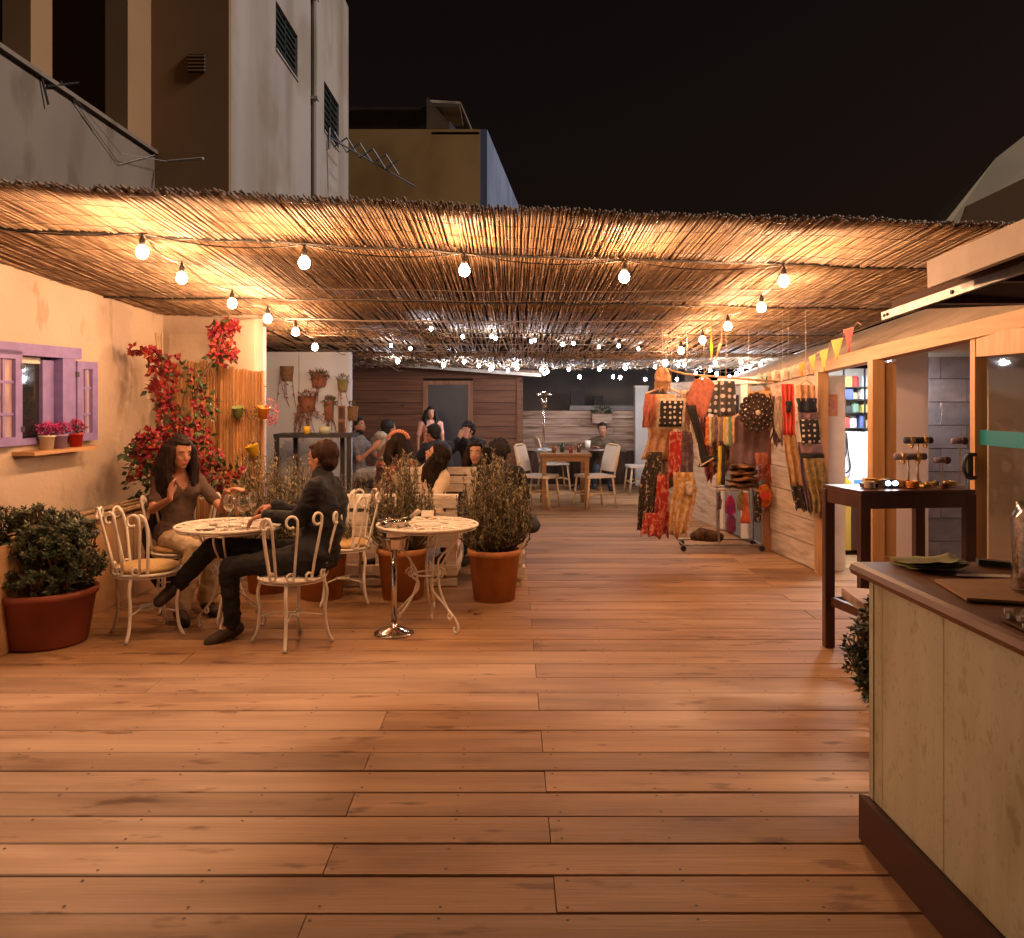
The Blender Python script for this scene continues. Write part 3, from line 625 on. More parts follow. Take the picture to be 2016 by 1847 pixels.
a = at(1903,918,5.74); mb = MB(); mb.tube(pathlerp([a+Vector((.06,0,.075)),a+Vector((.0,-.02,.07)),a+Vector((-.035,-.03,.0)),a+Vector((0,-.02,-.07)),a+Vector((.06,0,-.075))],4), .012, 6); mb.bb(a.x+.02,a.x+.055,5.76,5.80,a.z-.085,a.z+.085); mb.build('door_handle', m_black, gd)
# inside the shop
room = thing('shop_interior', 'pale shop room behind the pine doorways with a lavender partition and grey block wall', 'room', (4,8,0))
m_lavw = M('lavender_grey_wall',(.78,.72,.80),.85,col2=(.70,.64,.72),scale=(2,2,2)); m_block = M('grey_painted_block',(.66,.55,.55),.9,col2=(.50,.41,.41),scale=(4,4,9),bump=.4,bscale=(40,40,40),rand=.12)
mb = MB(); mb.bb(2.95,7,5.0,9.6,-.06,-.004); mb.bb(2.3,7,3.4,5.0,-.05,-.03); mb.build('floor', M('shop_floor',(.30,.25,.19),.7,col2=(.2,.16,.12),scale=(3,3,3)), room)
mb = MB(); mb.bb(2.9,3.075,8.2,8.28,0,1.8); mb.bb(2.9,6.8,9.42,9.5,0,1.9); mb.bb(6.8,6.9,4.9,9.5,0,2.2); mb.bb(3.15,6.9,4.8,4.9,0,2.0); mb.build('wall_face', m_white, room)
mb = MB(); mb.bb(3.28,3.56,7.6,7.68,0,1.98); mb.bb(3.50,3.56,7.681,8.49,0,1.62); mb.build('partition', m_lavw, room)  # second box: added unseen divider shielding the block wall from the lamp
mb = MB(); mb.bb(3.85,6.9,4.9,9.5,2.2,2.3); mb.bb(3.12,6.8,5.2,8.5,1.985,2.01); mb.build('ceiling', m_white, room)
z = 0
for r in range(9):
    x = 3.6-(.25 if r%2 else 0)
    while x < 5.6:
        a, b_ = max(x, 3.57), min(x+.5, 5.6)
        if b_-a > .03:
            mb = MB(); mb.bb(a+.003,b_-.003,8.5+U(-.003,.003),8.6,z+.004,z+.218); mb.build('block', m_block, room)
        x += .5
    z += .222
mb = MB(); mb.bb(3.57,5.6,8.53,8.62,0,2.0); mb.build('mortar', M('mortar',(.13,.11,.11),.9), room)
mb = MB(); mb.bb(3.70,5.2,6.9,6.95,0,1.96); mb.build('panel', m_plaster2, room)
p = at(1636,798,8.2); t = thing('framed_picture', 'small orange framed picture on the shop wall beside the first doorway', 'picture', p)
mb = MB(); mb.bb(p.x-.045,p.x+.05,8.17,8.198,p.z-.1,p.z+.1); mb.build('frame', M('orange_frame',(.5,.2,.06),.6), t)
mb = MB(); mb.bb(p.x-.033,p.x+.038,8.164,8.169,p.z-.085,p.z+.085); mb.build('print', M('rust_print',(.42,.14,.08),.7,col2=(.5,.25,.14),scale=(30,30,30)), t)
# white refrigerator, cabinet, shelves
t = thing('counter_fridge', 'bright white refrigerator box with a dark cable looped on its side', 'fridge', (3.65,9.1,.7))
m_app = M('white_enamel',(.78,.80,.84),.3)
x0, x1 = at(1652,0,9.0).x, at(1730,0,9.0).x; z0, z1 = at(0,953,9.0).z, at(0,851,9.0).z
mb = MB(); mb.bb(x0,x1,9.0,9.38,z0,z1); mb.build('body', m_app, t)
mb = MB(); mb.bb(x0+.34,x0+.355,8.97,8.998,z0+.12,z0+.26); mb.bb(x0+.29,x0+.30,8.97,8.998,z0+.11,z0+.24); mb.build('handle', m_steel, t)
mb = MB(); mb.poly([(x0+.0,8.996,z0+.002),(x0+.13,8.996,z0+.002),(x0,8.996,z0+.14)], .003, (0,1,0)); mb.build('yellow_corner', M('yellow_print',(.75,.5,.02),.5), t)
mb = MB(); mb.bb(x0+.15,x0+.25,8.993,8.999,z0+.008,z0+.04); mb.build('blue_badge', M('blue_print',(.1,.3,.7),.5), t)
ck = at(1664,851,8.97); mb = MB(); mb.tube(pathlerp([ck+Vector((0,0,.0)),ck+Vector((.01,0,-.2)),ck+Vector((-.04,0,-.36)),ck+Vector((0,0,-.41)),ck+Vector((.05,0,-.36)),ck+Vector((.03,0,-.2)),ck+Vector((.015,0,.0))],5), .007, 5); mb.build('cable', m_black, t)
t = thing('yellow_cabinet', 'ochre yellow cabinet carrying the white refrigerator inside the shop', 'cabinet', (3.7,9.1,0))
m_yel = M('ochre_yellow_paint',(.50,.28,.035),.6)
mb = MB(); mb.bb(x0-.05,x1+.1,9.0,9.4,0.05,z0-.004); mb.build('carcass', m_yel, t)
mb = MB(); mb.bb(x0+.12,x0+.17,8.97,8.998,.06,z0-.04); mb.build('door_edge', m_dkwood, t)
t = thing('wall_shelves', 'black metal shelves stacked with jars and boxes above the white refrigerator', 'shelf', (3.7,9.3,1.3))
mb = MB(); sx0, sx1 = at(1656,0,9.2).x, at(1730,0,9.2).x
for x in (sx0,(sx0+sx1)/2+.02,sx1): mb.bb(x-.008,x+.008,9.12,9.135,1.24,1.9)
mb.build('upright', m_black, t)
for v in (842,812,786,762):
    z = at(0,v,9.2).z; mb = MB(); mb.bb(sx0,sx1,9.1,9.4,z-.008,z); mb.build('shelf', m_black, t)
colr = [(.45,.05,.04),(.5,.5,.52),(.08,.1,.25),(.4,.3,.2),(.7,.66,.6),(.03,.03,.03),(.12,.2,.14),(.55,.35,.1)]
for i, v in enumerate((842,812,786,762)):
    x = sx0+.02; k = 0
    while x < sx1-.07:
        w = U(.045,.085); h = U(.06,.125); z = at(0,v,9.2).z+.002; j = (i*5+k) % 8
        mb = MB(); mb.lathe([(w/2,0),(w/2,h*.8),(w/3,h*.9),(w/3,h)], (x+w/2,9.2,z), 10) if k%2 else mb.bb(x,x+w,9.14,9.26,z,z+h)
        o = mb.build('shelf_jar' if k%2 else 'shelf_box', M('good_%d'%j, colr[j], .5))
        words = ['dark red','pale grey','navy','tan','cream','black','dark green','amber'][j]
        tag(o, '%s %s on the %s black shelf inside the shop' % (words, 'jar' if k%2 else 'box', ['lowest','second','third','topmost'][i]), 'jar' if k%2 else 'box', 'goods on the shop shelves'); x += w+.012; k += 1
# shop ceiling lamp (the room is lit in the photograph)
t = thing('shop_lamp', 'lit white lamp inside the shop above the refrigerator', 'lamp', (3.4,8.6,1.98))
mb = MB(); mb.bb(3.12,3.49,8.36,8.56,1.955,1.984); mb.build('housing', m_white, t)
mb = MB(); mb.bb(3.13,3.48,8.37,8.55,1.946,1.954); mb.build('diffuser', EM('lamp_diffuser',(.85,.92,1.0),170), t)
# ------------------------------------------------------------------ facade beyond the clothes: grey door, white boards
t = thing('grey_shop_door', 'tall grey-blue glazed door with pale posts behind the hanging clothes', 'door', (2.5,10.3,0))
mb = MB(); fbox(mb,9.36,9.75,.02,1.72,0,.03); fbox(mb,10.0,10.55,.02,1.72,0,.03); mb.build('leaf', M('grey_blue_paint',(.17,.19,.20),.6), t)
mb = MB(); fbox(mb,9.77,9.98,.02,1.74,0,.045); fbox(mb,10.57,10.75,.02,1.74,0,.045); fbox(mb,9.36,10.75,1.745,1.82,0,.05); mb.build('frame', m_white, t)
mb = MB(); fbox(mb,10.08,10.47,.8,1.62,.031,.034); mb.build('pane', m_glassdark, t)
mb = MB(); fbox(mb,10.9,13.1,0,1.8,0,.02); tag(mb.build('boarded_wall', m_wwood), 'whitewashed boarded wall at the far end behind the clothes', 'wall')
# ------------------------------------------------------------------ kiosk roof, upper right
kio = thing('kiosk_roof', 'dark low kiosk roof with a pale fascia board and steel rail, above the bar counter', 'roof', (2,4,2.1))
def ext(a, b, k): return a+(b-a)*k
a, b_ = at(1832,541,4.0), at(2015,467,3.3); mb = MB(); mb.bar(a, ext(a,b_,5), .03, .122); mb.build('fascia_board', M('peach_white_board',(.74,.62,.52),.6,col2=(.66,.54,.44),scale=(8,8,8)), kio)
c, d = at(1739,623,4.5), at(2015,528,3.6); mb = MB(); mb.bar(c, ext(c,d,4.5), .02, .040); br = mb.build('steel_rail', m_steel, kio)
dd = (d-c)
for t_ in (.025,.055,.56,.0):
    if t_:
        q = c+dd*t_+Vector((-.0115,0,0)); mb = MB(); mb.tube([q+Vector((.002,0,0)),q+Vector((-.003,0,0))], .008 if t_ < .5 else .011, 10); mb.build('bolt_hole', m_black, br)
mb = MB(); mb.bar(c+Vector((.035,-.05,.048)), ext(c,d,4.5)+Vector((.035,0,.055)), .03, .05); mb.build('edge_joist', m_house, kio)
e0 = c+Vector((.02,0,.03)); e1 = ext(c,d,4.5)+Vector((.02,0,.04)); f0 = Vector((3.4,4.0,e0.z+.02)); f1 = Vector((4.6,e1.y,e1.z+.02))
mb = MB(); mb.hexa([e1,f1,f0,e0,e1+Vector((.05,0,.06)),f1+Vector((0,0,.06)),f0+Vector((0,0,.06)),e0+Vector((.05,0,.06))]); mb.build('roof_panel', m_darkroom, kio)
mb = MB(); g0 = a+Vector((.03,0,-.02)); g1 = ext(a,b_,5)+Vector((.03,0,-.02)); mb.hexa([g1,g1+Vector((2.3,0,.1)),g0+Vector((2.0,0,.05)),g0,g1+Vector((0,0,.05)),g1+Vector((2.3,0,.15)),g0+Vector((2.0,0,.1)),g0+Vector((0,0,.05))]); mb.build('upper_panel', m_darkroom, kio)
for k in range(3):
    q = c+dd*(.35+.45*k); mb = MB(); mb.bar(q+Vector((.05,0,.01)), q+Vector((1.3,.1,.02)), .05, .04); mb.build('rafter', m_dkwood, kio)
# ------------------------------------------------------------------ counter
cnt = thing('bar_counter', 'bar counter with a varnished wooden top and pale green panels', 'counter', (1.5,2.4,0))
TL = Vector((1.263,3.28)); TR = Vector((1.335,1.0))
m_ctop = M('varnished_brown_wood',(.17,.07,.03),.5,col2=(.10,.04,.018),scale=(14,2.5,14),amt=.9,bump=.12,bscale=(60,9,60),spec=.22)
m_green = M('pale_green_panel',(.46,.445,.33),.62,col2=(.41,.395,.285),scale=(9,9,2.4),amt=.9,bump=.12,bscale=(40,40,8),stain=((3,3,1.3),(.78,.73,.64),.48,.66),stain2=((16,16,11),(.82,.77,.70),.60,.66),stain3=((60,60,40),(.86,.82,.76),.60,.66))
mb = MB(); z1, z0 = 1.005, .958
prof = [(-.012,z0+.006),(-.02,(z0+z1)/2),(-.012,z1-.006),(.006,z1)]
V = []; 
for (P_, ) in ((TL,),(TR,)):
    for (o_, z) in prof: V.append((P_.x+o_, P_.y, z))
    V.append((2.75,P_.y,z1)); V.append((2.75,P_.y,z0)); V.append((P_.x+.0,P_.y,z0))
mb.add(V, [tuple(range(7)), tuple(range(13,6,-1))]+[(i,7+i,7+(i+1)%7,(i+1)%7) for i in range(7)]); top = mb.build('countertop', m_ctop, cnt)
y = 3.22; xx = 0
for w in (.085,.42,.5,.6,.6):
    y0 = y-w; fxp = lambda Y: 1.263+.026+(3.28-Y)*(.072/2.28)+.012
    mb = MB(); mb.hexa([(fxp(y0),y0+.002,.16),(fxp(y0)+.03,y0+.002,.16),(fxp(y)+.03,y-.002,.16),(fxp(y),y-.002,.16),(fxp(y0),y0+.002,z0-.001),(fxp(y0)+.03,y0+.002,z0-.001),(fxp(y)+.03,y-.002,z0-.001),(fxp(y),y-.002,z0-.001)])
    mb.build('front_panel', m_green, cnt); y = y0
mb = MB(); mb.bb(1.30,2.7,3.20,3.235,.16,z0); mb.build('end_panel', m_green, cnt)
mb = MB(); mb.bb(1.36,2.7,1.0,3.19,.02,z0-.002); mb.build('core', m_gap, cnt)
mb = MB(); mb.hexa([(1.335,1.0,0.004),(1.39,1.0,0.004),(1.33,3.245,0.004),(1.266,3.245,0.004),(1.335,1.0,.165),(1.39,1.0,.15),(1.33,3.245,.15),(1.266,3.245,.165)]); mb.bb(1.33,2.7,3.236,3.262,.004,.16); mb.build('kick_board', M('dark_brown_kickboard',(.055,.018,.012),.6), cnt)
# ------------------------------------------------------------------ warm bulbs and their cables
m_bulb = EM('warm_bulb_glass', (1.0,.52,.255), BULB); m_cool = EM('cool_bulb_glass', (.90,.92,1.0), 130)
m_cable = M('black_cable', (.015,.012,.01), .6)
proto_bulb = None
def bulb(p, label):
    global proto_bulb
    if proto_bulb is None:
        t = thing('hanging_bulb', label, 'light bulb', p, 0, 'warm bulbs on the string lights')
        mb = MB(); mb.ell((0,0,0), (.0325,.0325,.035), n=14, m=10); mb.lathe([(.026,.020),(.017,.036),(.0,.037)], (0,0,0), 12); mb.build('bulb_glass', m_bulb, t, smooth=True, world=False)
        mb = MB(); mb.lathe([(.015,.036),(.017,.042),(.017,.072),(.010,.080),(.004,.105)], (0,0,0), 12); mb.build('socket', m_black, t, smooth=True, world=False)
        proto_bulb = t; return t
    return dup(proto_bulb, p, None, label)
frontrow = [(280,497),(599,518),(914,533),(1229,546),(1543,554)]
leftrow = [(358,548),(457,598),(527,628),(582,654),(620,684)]
rightrow = [(1499,606),(1433,643),(1383,670),(1341,691),(1310,715)]
FB = [onroof(u,v,.215) for u, v in frontrow]; LB = [onroof(u,v,.21) for u, v in leftrow]; RB = [onroof(u,v,.21) for u, v in rightrow]
on = ['first','second','third','fourth','fifth']
for i, p in enumerate(FB): bulb(p, 'warm bulb, %s from the left in the front row across the canopy' % ['first','second','middle one, third','fourth','last, fifth'][i])
for i, p in enumerate(LB): bulb(p, 'warm bulb, %s from the front in the row running back on the left' % on[i])
for i, p in enumerate(RB): bulb(p, 'warm bulb, %s from the front in the row running back on the right' % on[i])
def cable(pts, label, r=.004):
    mb = MB(); P = []
    for a, b in zip(pts[:-1], pts[1:]):
        for k in range(8):
            t = k/8; q = a.lerp(b, t)+Vector((0,0,.105-.045*(1-(2*t-1)**2))); q.z = min(q.z, rz_(q.x,q.y)-.03); P.append(q)
    P.append(pts[-1]+Vector((0,0,.1)))
    mb.tube(P, r, 5); return tag(mb.build('light_cable', m_cable, smooth=True), label, 'cable', 'cables of the string lights')
cable([FB[0]+Vector((-1.0,-.2,.05))]+FB+[RB[0]], 'black cable carrying the front row of warm bulbs across the canopy')
cable([FB[0]]+LB+[LB[-1]+Vector((0,2.2,-.1))], 'black cable carrying warm bulbs back towards the cool white wall')
cable([RB[0]]+RB[1:]+[RB[-1]+Vector((0,1.5,-.08))], 'black cable carrying warm bulbs above the hanging clothes')
# cool white fairy bulbs at the back (measured in the photograph, with a distance each)
cool = [(783,711,14.0),(770,680,12.6),(808,686,12.9),(873,719,14.2),(914,712,13.9),(943,720,14.2),(969,725,14.4),(966,727,13.4),(1000,730,14.5),(1012,718,14.0),(1018,725,14.6),(1066,728,14.3),(1072,736,14.8),(1078,732,14.0),
 (1120,727,14.2),(1141,742,14.8),(1180,727,14.2),(1207,742,14.9),(1221,743,14.3),(1231,725,14.0),(1270,747,14.8),(1293,742,14.4),(1290,722,13.8),(1335,719,14.0),(1333,747,14.9),(1347,718,13.4),(1370,735,13.6),
 (1398,729,13.0),(1411,736,12.8),(1436,743,12.9),(1450,735,12.4),(1460,728,12.0),(1475,722,11.6),(1497,717,11.2),(1531,745,11.0),(1550,712,10.6),(1382,748,13.8),(1475,749,12.6),(1459,713,12.0),(1477,738,12.1),
 (968,662,12.0),(976,666,12.3),(1046,672,12.2),(1053,670,12.5),(1108,678,12.4),(1129,676,12.2),(1179,683,12.6),(1218,681,12.3),(1257,687,12.6),(849,647,11.6),(911,663,12.0),(1408,714,12.9)]
pb = None
for (u, v, Y) in cool:
    p = at(u, v, Y-.5) if v > 735 else onroof(u, v, .075)
    if pb is None:
        pb = thing('fairy_bulb', 'small cool white bulb in the cluster of fairy lights at the back of the terrace', 'light bulb', p, 0, 'cool white fairy lights')
        mb = MB(); mb.ell((0,0,0), (.027,.027,.034), n=8, m=6); mb.build('bulb_glass', m_cool, pb, smooth=True, world=False)
        mb = MB(); mb.lathe([(.012,.028),(.013,.06),(.004,.066)], (0,0,0), 8); mb.build('socket', m_black, pb, world=False)
    else:
        q = dup(pb, p)
        q.scale = (.6,.6,.6) if v <= 705 else (.85,.85,.85)
def rowcable(idx, lab):
    pts = [(at(cool[i][0],cool[i][1],cool[i][2]-.5) if cool[i][1] > 735 else onroof(cool[i][0],cool[i][1],.075))+Vector((0,0,.06)) for i in idx]; P = []
    for a, b in zip(pts[:-1], pts[1:]):
        for k in range(5): t = k/5; P.append(a.lerp(b,t)+Vector((0,0,-.05*math.sin(PI*t))))
    P.append(pts[-1]); mb = MB(); mb.tube(P, .004, 4); tag(mb.build('fairy_light_cable', m_cable), lab, 'cable', 'cables of the fairy lights')
rowcable([0,3,5,6,8,11,14,16,19,22], 'dark cable of fairy lights sagging before the cabin eaves and the dark kitchen')
rowcable([23,26,28,30,31,32,33,35], 'dark cable of fairy lights running towards the shop behind the clothes')
rowcable([40,42,44,46,47,48], 'dark cable of fairy lights tucked up under the back of the reeds')
# ------------------------------------------------------------------ white iron chairs
m_iron = M('white_painted_iron', (.80,.75,.68), .5, col2=(.66,.59,.50), scale=(18,18,18), amt=.7)
m_cush = M('straw_cushion', (.55,.38,.17), .9, col2=(.42,.27,.11), scale=(60,60,60), amt=.7, bump=.5)
def iron_chair(name, label, loc, facing, cushion=True, group='white iron chairs'):
    """local: seat faces +X, back at -X"""
    t = thing(name, label, 'chair', loc, facing, group); R = .215; sz = .435
    mb = MB(); mb.tube([(R*math.cos(a*PI/14), R*math.sin(a*PI/14), sz) for a in range(28)], .010, 6, closed=True)
    mb.tube([(R*.97*math.cos(a*PI/14), R*.97*math.sin(a*PI/14), sz-.02) for a in range(28)], .006, 5, closed=True)
    mb.lathe([(R-.005,sz-.003),(R-.005,sz+.003),(0,sz+.004)], (0,0,0), 28); mb.build('seat', m_iron, t, smooth=True, world=False)
    if cushion:
        mb = MB(); prof = [(0,sz+.008),(R-.03,sz+.008),(R-.005,sz+.022),(R-.012,sz+.040),(R-.07,sz+.054),(R*.4,sz+.050),(0,sz+.046)]; mb.lathe(prof, (0,0,0), 28); mb.build('cushion', m_cush, t, smooth=True, world=False)
    fx_ = .225
    for (a) in (45,-45,135,-135):
        a = math.radians(a); c, s = math.cos(a), math.sin(a)
        P = pathlerp([(R*.93*c,R*.93*s,sz-.01),(R*1.04*c,R*1.04*s,sz-.10),(R*.98*c,R*.98*s,.22),(R*1.05*c,R*1.05*s,.08),(R*1.22*c,R*1.22*s,.004)], 4)
        mb = MB(); mb.tube(P, .0115, 6); mb.build('leg', m_iron, t, smooth=True, world=False)
    q = R*1.0
    for sg in (1,-1):
        mb = MB(); A = Vector((q*math.cos(PI/4), sg*q*math.sin(PI/4), .17)); B = -A; B.z = .17
        P = [A.lerp(B, k/10)+Vector((0,0,.02*math.sin(PI*k/10)+ (.004*sg))) for k in range(11)]
        mb.tube(P, .006, 5)
        mb.tube([A.lerp(B,.5)+Vector((.05*math.cos(x),.05*math.sin(x)*sg,.012+.006*sg)) for x in (0,1,2,3,4)], .010, 5); mb.build('stretcher', m_iron, t, smooth=True, world=False)
    # fan of crooks for the back
    n = 5
    for k in range(n):
        a = PI+math.radians(-62+124*k/(n-1)); c, s = math.cos(a), math.sin(a); tn = Vector((-s, c, 0)); out = Vector((c, s, 0))
        base = out*(R+.004); lean = .085; hgt = .40-.03*abs(k-2)/2
        P = []
        for x in range(9):                       # small curl at the base
            w = 2*PI*(1-x/8)*1.1; P.append(base+tn*(.024*math.cos(w)-.024)*1+Vector((0,0,sz+.03+.024*math.sin(w))))
        P += [base+out*lean*t_+Vector((0,0,sz+.05+(hgt-.05)*t_))+tn*(.018*t_) for t_ in (.2,.45,.7,.9)]
        top = base+out*lean+Vector((0,0,sz+hgt)); r = .042
        cen = top+tn*(.018-r)+Vector((0,0,.0))
        for x in range(1,15):
            w = 1.5*PI*x/14*1.15; rr = r*(1-.45*x/14); P.append(cen+tn*rr*math.cos(w)+Vector((0,0,rr*1.15*math.sin(w)))+out*(.01*x/14))
        mb = MB(); mb.tube(P, .0088, 6); mb.build('back_crook', m_iron, t, smooth=True, world=False)
    for s in (-1, 1):                             # broad outer side straps
        a = PI+math.radians(75*s); c, s2 = math.cos(a), math.sin(a); out = Vector((c,s2,0)); tn = Vector((-s2,c,0))
        P = [out*(R-.01)+Vector((0,0,sz-.01)), out*(R+.02)+Vector((0,0,sz+.13)), out*(R+.05)+Vector((0,0,sz+.28)), out*(R+.075)-tn*.02*s+Vector((0,0,sz+.38)), out*(R+.06)-tn*.05*s+Vector((0,0,sz+.405)), out*(R+.045)-tn*.03*s+Vector((0,0,sz+.37))]
        mb = MB(); mb.tube(pathlerp(P,4), .011, 6); mb.build('side_strap', m_iron, t, smooth=True, world=False)
    return t
ch1 = iron_chair('iron_chair', 'empty white iron chair with a straw cushion, beside the big rust-red plant pot', (-2.47,6.02,0), math.radians(38))
ch2 = iron_chair('iron_chair', 'white iron chair the man in dark clothes is sitting on', (-1.44,5.83,0), math.radians(138), cushion=False)
dup(ch1, (-1.33,6.98,0), math.radians(196), 'empty white iron chair with a yellow cushion, behind the seated man by the pallet sofa')
dup(ch1, (-2.52,6.78,0), math.radians(-62), 'white iron chair the long-haired woman is sitting on')
# ------------------------------------------------------------------ round white iron tables
def iron_table(label, loc, rz, R=.345):
    t = thing('iron_table', label, 'table', loc, rz, 'round white iron tables'); z = .725
    mb = MB(); mb.tube([(R*math.cos(a*PI/24), R*math.sin(a*PI/24), z) for a in range(48)], .0105, 6, closed=True)
    mb.tube([(R*.45*math.cos(a*PI/12), R*.45*math.sin(a*PI/12), z) for a in range(24)], .006, 5, closed=True)
    mb.lathe([(.09,z-.004),(.09,z+.006),(0,z+.007)], (0,0,0), 20)
    mb.tube([(R*.97*math.cos(a*PI/24), R*.97*math.sin(a*PI/24), z-.022) for a in range(48)], .005, 5, closed=True)
    mb.build('table_rim', m_iron, t, smooth=True, world=False)
    mb = MB(); mb.lathe([(R-.006,z-.012),(R-.006,z-.009),(0,z-.009)], (0,0,0), 36); mb.build('tabletop', M('aged_white_enamel',(.68,.61,.52),.6,col2=(.56,.48,.39),scale=(20,20,20)), t, world=False)
    for k in range(16):                          # petals of the pierced top
        a = 2*PI*k/16; P = []
        for x in range(9):
            w = -1+2*x/8; rr = R*(.97-.50*abs(w)**1.6) if False else R*.98-(R*.52)*(abs(w)**.9); 
            P.append((rr*math.cos(a+w*.0+ (.17*math.sin(PI*(x/8)*2))), rr*math.sin(a+(.17*math.sin(PI*(x/8)*2))), z))
        mb = MB(); mb.tube(P, .0068, 5); mb.build('top_petal', m_iron, t, smooth=True, world=False)
    for k in range(3):
        a = 2*PI*k/3+.4
        for s in (-1,1):
            o_ = .022*s; c, sn = math.cos(a), math.sin(a); tn = Vector((-sn,c,0)); out = Vector((c,sn,0))
            pts = [(.25,.70),(.235,.64),(.15,.52),(.085,.40),(.095,.29),(.16,.17),(.235,.10),(.265,.045),(.25,.008),(.222,.02),(.225,.045)]
            pts2 = [(.27,.70),(.25,.62),(.12,.50),(.11,.38),(.06,.33),(.07,.27),(.14,.21),(.22,.13),(.21,.10),(.19,.115),(.20,.14)]
            P = pathlerp([out*r+tn*o_*(.4+z/.7)+Vector((0,0,z)) for (r,z) in (pts if s > 0 else pts2)], 3)
            mb = MB(); mb.tube(P, .0075, 6); mb.build('leg', m_iron, t, smooth=True, world=False)
        P = []
        for x in range(16): w = x*.55; rr = .034-.0018*x; P.append(out*(.125+rr*math.cos(w))+Vector((0,0,.40+rr*1.3*math.sin(w))))
        mb = MB(); mb.tube(P, .0055, 5); mb.build('leg_scroll', m_iron, t, smooth=True, world=False)
    mb = MB(); mb.tube([(.09*math.cos(a*PI/10), .09*math.sin(a*PI/10), .385) for a in range(20)], .006, 5, closed=True); mb.build('leg_ring', m_iron, t, smooth=True, world=False)
    return t
T1 = Vector((-1.95,6.1,0)); T2 = Vector((-.585,6.15,0))
it = iron_table('round white iron table with wine glasses between the seated couple', T1, .2)
dup(it, T2, 1.1, 'empty round white iron table beside the champagne bucket')
ZT = .733
# things on the tables
m_clear = THIN('wine_glass', (.96,.96,.95), .06, .7)
m_wine = M('white_wine', (.75,.60,.22), .05, trans=.8)
def wineglass(p, label, wine=True, s=1.0):
    t = thing('wine_glass', label, 'wine glass', p, 0, 'glasses on the round table'); 
    mb = MB(); mb.lathe([(0,0),(.036*s,.001),(.034*s,.004),(.006,.008),(.004,.04),(.0045,.095*s),(.012,.105*s),(.034*s,.125*s),(.041*s,.15*s),(.039*s,.18*s),(.031*s,.215*s),(.0295*s,.215*s),(.0375*s,.18*s),(.0395*s,.15*s),(.032*s,.127*s),(.010,.109*s),(0,.107*s)], p, 18); mb.build('glass', m_clear, t, smooth=True)
    if wine: mb = MB(); mb.lathe([(0,.110*s),(.010,.112*s),(.031*s,.129*s),(.0375*s,.147*s),(.0375*s,.151*s),(0,.151*s)], p, 18); mb.build('wine', m_wine, t, smooth=True)
    return t
zg = ZT+.0
wineglass(onz(451,1037,zg), 'wine glass of white wine nearer the woman, left of the two on the table')
wineglass(onz(478,1040,zg), 'wine glass of white wine beside the man\'s hands, right of the two')
wineglass(onz(497,1026,zg), 'empty stemmed glass at the far side of the round table', False, .95)
def cup(u, v, label, mat, r=.035, h=.05, cat='cup'):
    p = onz(u, v, zg+.003); t = thing(cat.replace(' ','_'), label, cat, p, 0, 'small things on the round table')
    mb = MB(); mb.lathe([(r*.75,0),(r,h),(r*.9,h),(r*.65,.006),(0,.006)], p, 16); mb.build('bowl', mat, t, smooth=True); return t
cup(420,1036,'small white cup near the left rim of the couple\'s table', m_white, .032, .03)
p = onz(405,1040,zg+.004); mb = MB(); mb.box(p+Vector((0,0,.002)), (.12,.09,.004), .4); tag(mb.build('paper_napkin', m_white), 'flat white paper napkin on the woman\'s side of the round table', 'napkin')
p = onz(531,1040,zg+.004)
P = [[p+Vector((.10*(i/5-.5)+.01*math.sin(j*2), .12*(j/5-.5), .012+.014*noise.noise(Vector((i*.9,j*.9,3))))) for j in range(6)] for i in range(6)]
mb = MB(); mb.grid(P, .008, nrm=(0,0,1)); tag(mb.build('crumpled_napkin', m_white), 'crumpled white napkin by the man\'s elbow on the round table', 'napkin')
p = onz(842,1017,ZT); t = thing('menu_card', 'small pale folded card standing on the empty round table', 'card', p); mb = MB()
mb.add([p+Vector(q) for q in ((-.045,-.02,.0),(.045,-.02,.0),(.045,.0,.045),(-.045,.0,.045),(-.045,.02,0),(.045,.02,0),(-.045,-.018,0),(.045,-.018,0),(.045,0,.042),(-.045,0,.042),(-.045,.018,0),(.045,.018,0))], [(0,1,2,3),(3,2,5,4),(9,8,7,6),(10,11,8,9)]); mb.build('card', m_white, t)
# champagne bucket on its stand
m_chrome = M('polished_steel', (.62,.58,.54), .13, metal=1)
p = gp(777,1245); p.z = 0; p = Vector((-.80,6.03,0))
t = thing('bucket_stand', 'polished steel wine bucket stand on a round domed foot beside the empty table', 'stand', p)
mb = MB(); mb.lathe([(.135,0),(.137,.008),(.13,.016),(.10,.030),(.05,.042),(.024,.055),(.020,.08)], p, 36); mb.build('foot', m_chrome, t, smooth=True)
mb = MB(); mb.tube([p+Vector((0,0,.05)), p+Vector((0,0,.57))], .0195, 18); mb.build('pole', m_chrome, t, smooth=True)
mb = MB(); mb.tube([p+Vector((.101*math.cos(a*PI/16),.101*math.sin(a*PI/16),.655)) for a in range(32)], .006, 6, closed=True)
for k in range(3): a = 2*PI*k/3+.3; mb.tube([p+Vector((.012*math.cos(a),.012*math.sin(a),.565)), p+Vector((.09*math.cos(a),.09*math.sin(a),.572)), p+Vector((.101*math.cos(a),.101*math.sin(a),.655))], .005, 5)
mb.build('cradle', m_chrome, t, smooth=True)
t = thing('wine_bucket', 'steel wine bucket with a fluted rim resting in the stand', 'bucket', p+Vector((0,0,.58)))
mb = MB(); n = 36; q = p+Vector((0,0,.58)); mb.lathe([(0,0),(.074,.0),(.080,.01),(.092,.13),(.096,.175),(.108,.190),(.104,.194),(.092,.178),(.085,.12),(.072,.015),(0,.012)], q, n); o = mb.build('bowl', m_chrome, t, smooth=True)
mb = MB()
for k in range(22): a = 2*PI*k/22; mb.ell(q+Vector((.106*math.cos(a),.106*math.sin(a),.190)), (.011,.011,.006), n=6, m=4)
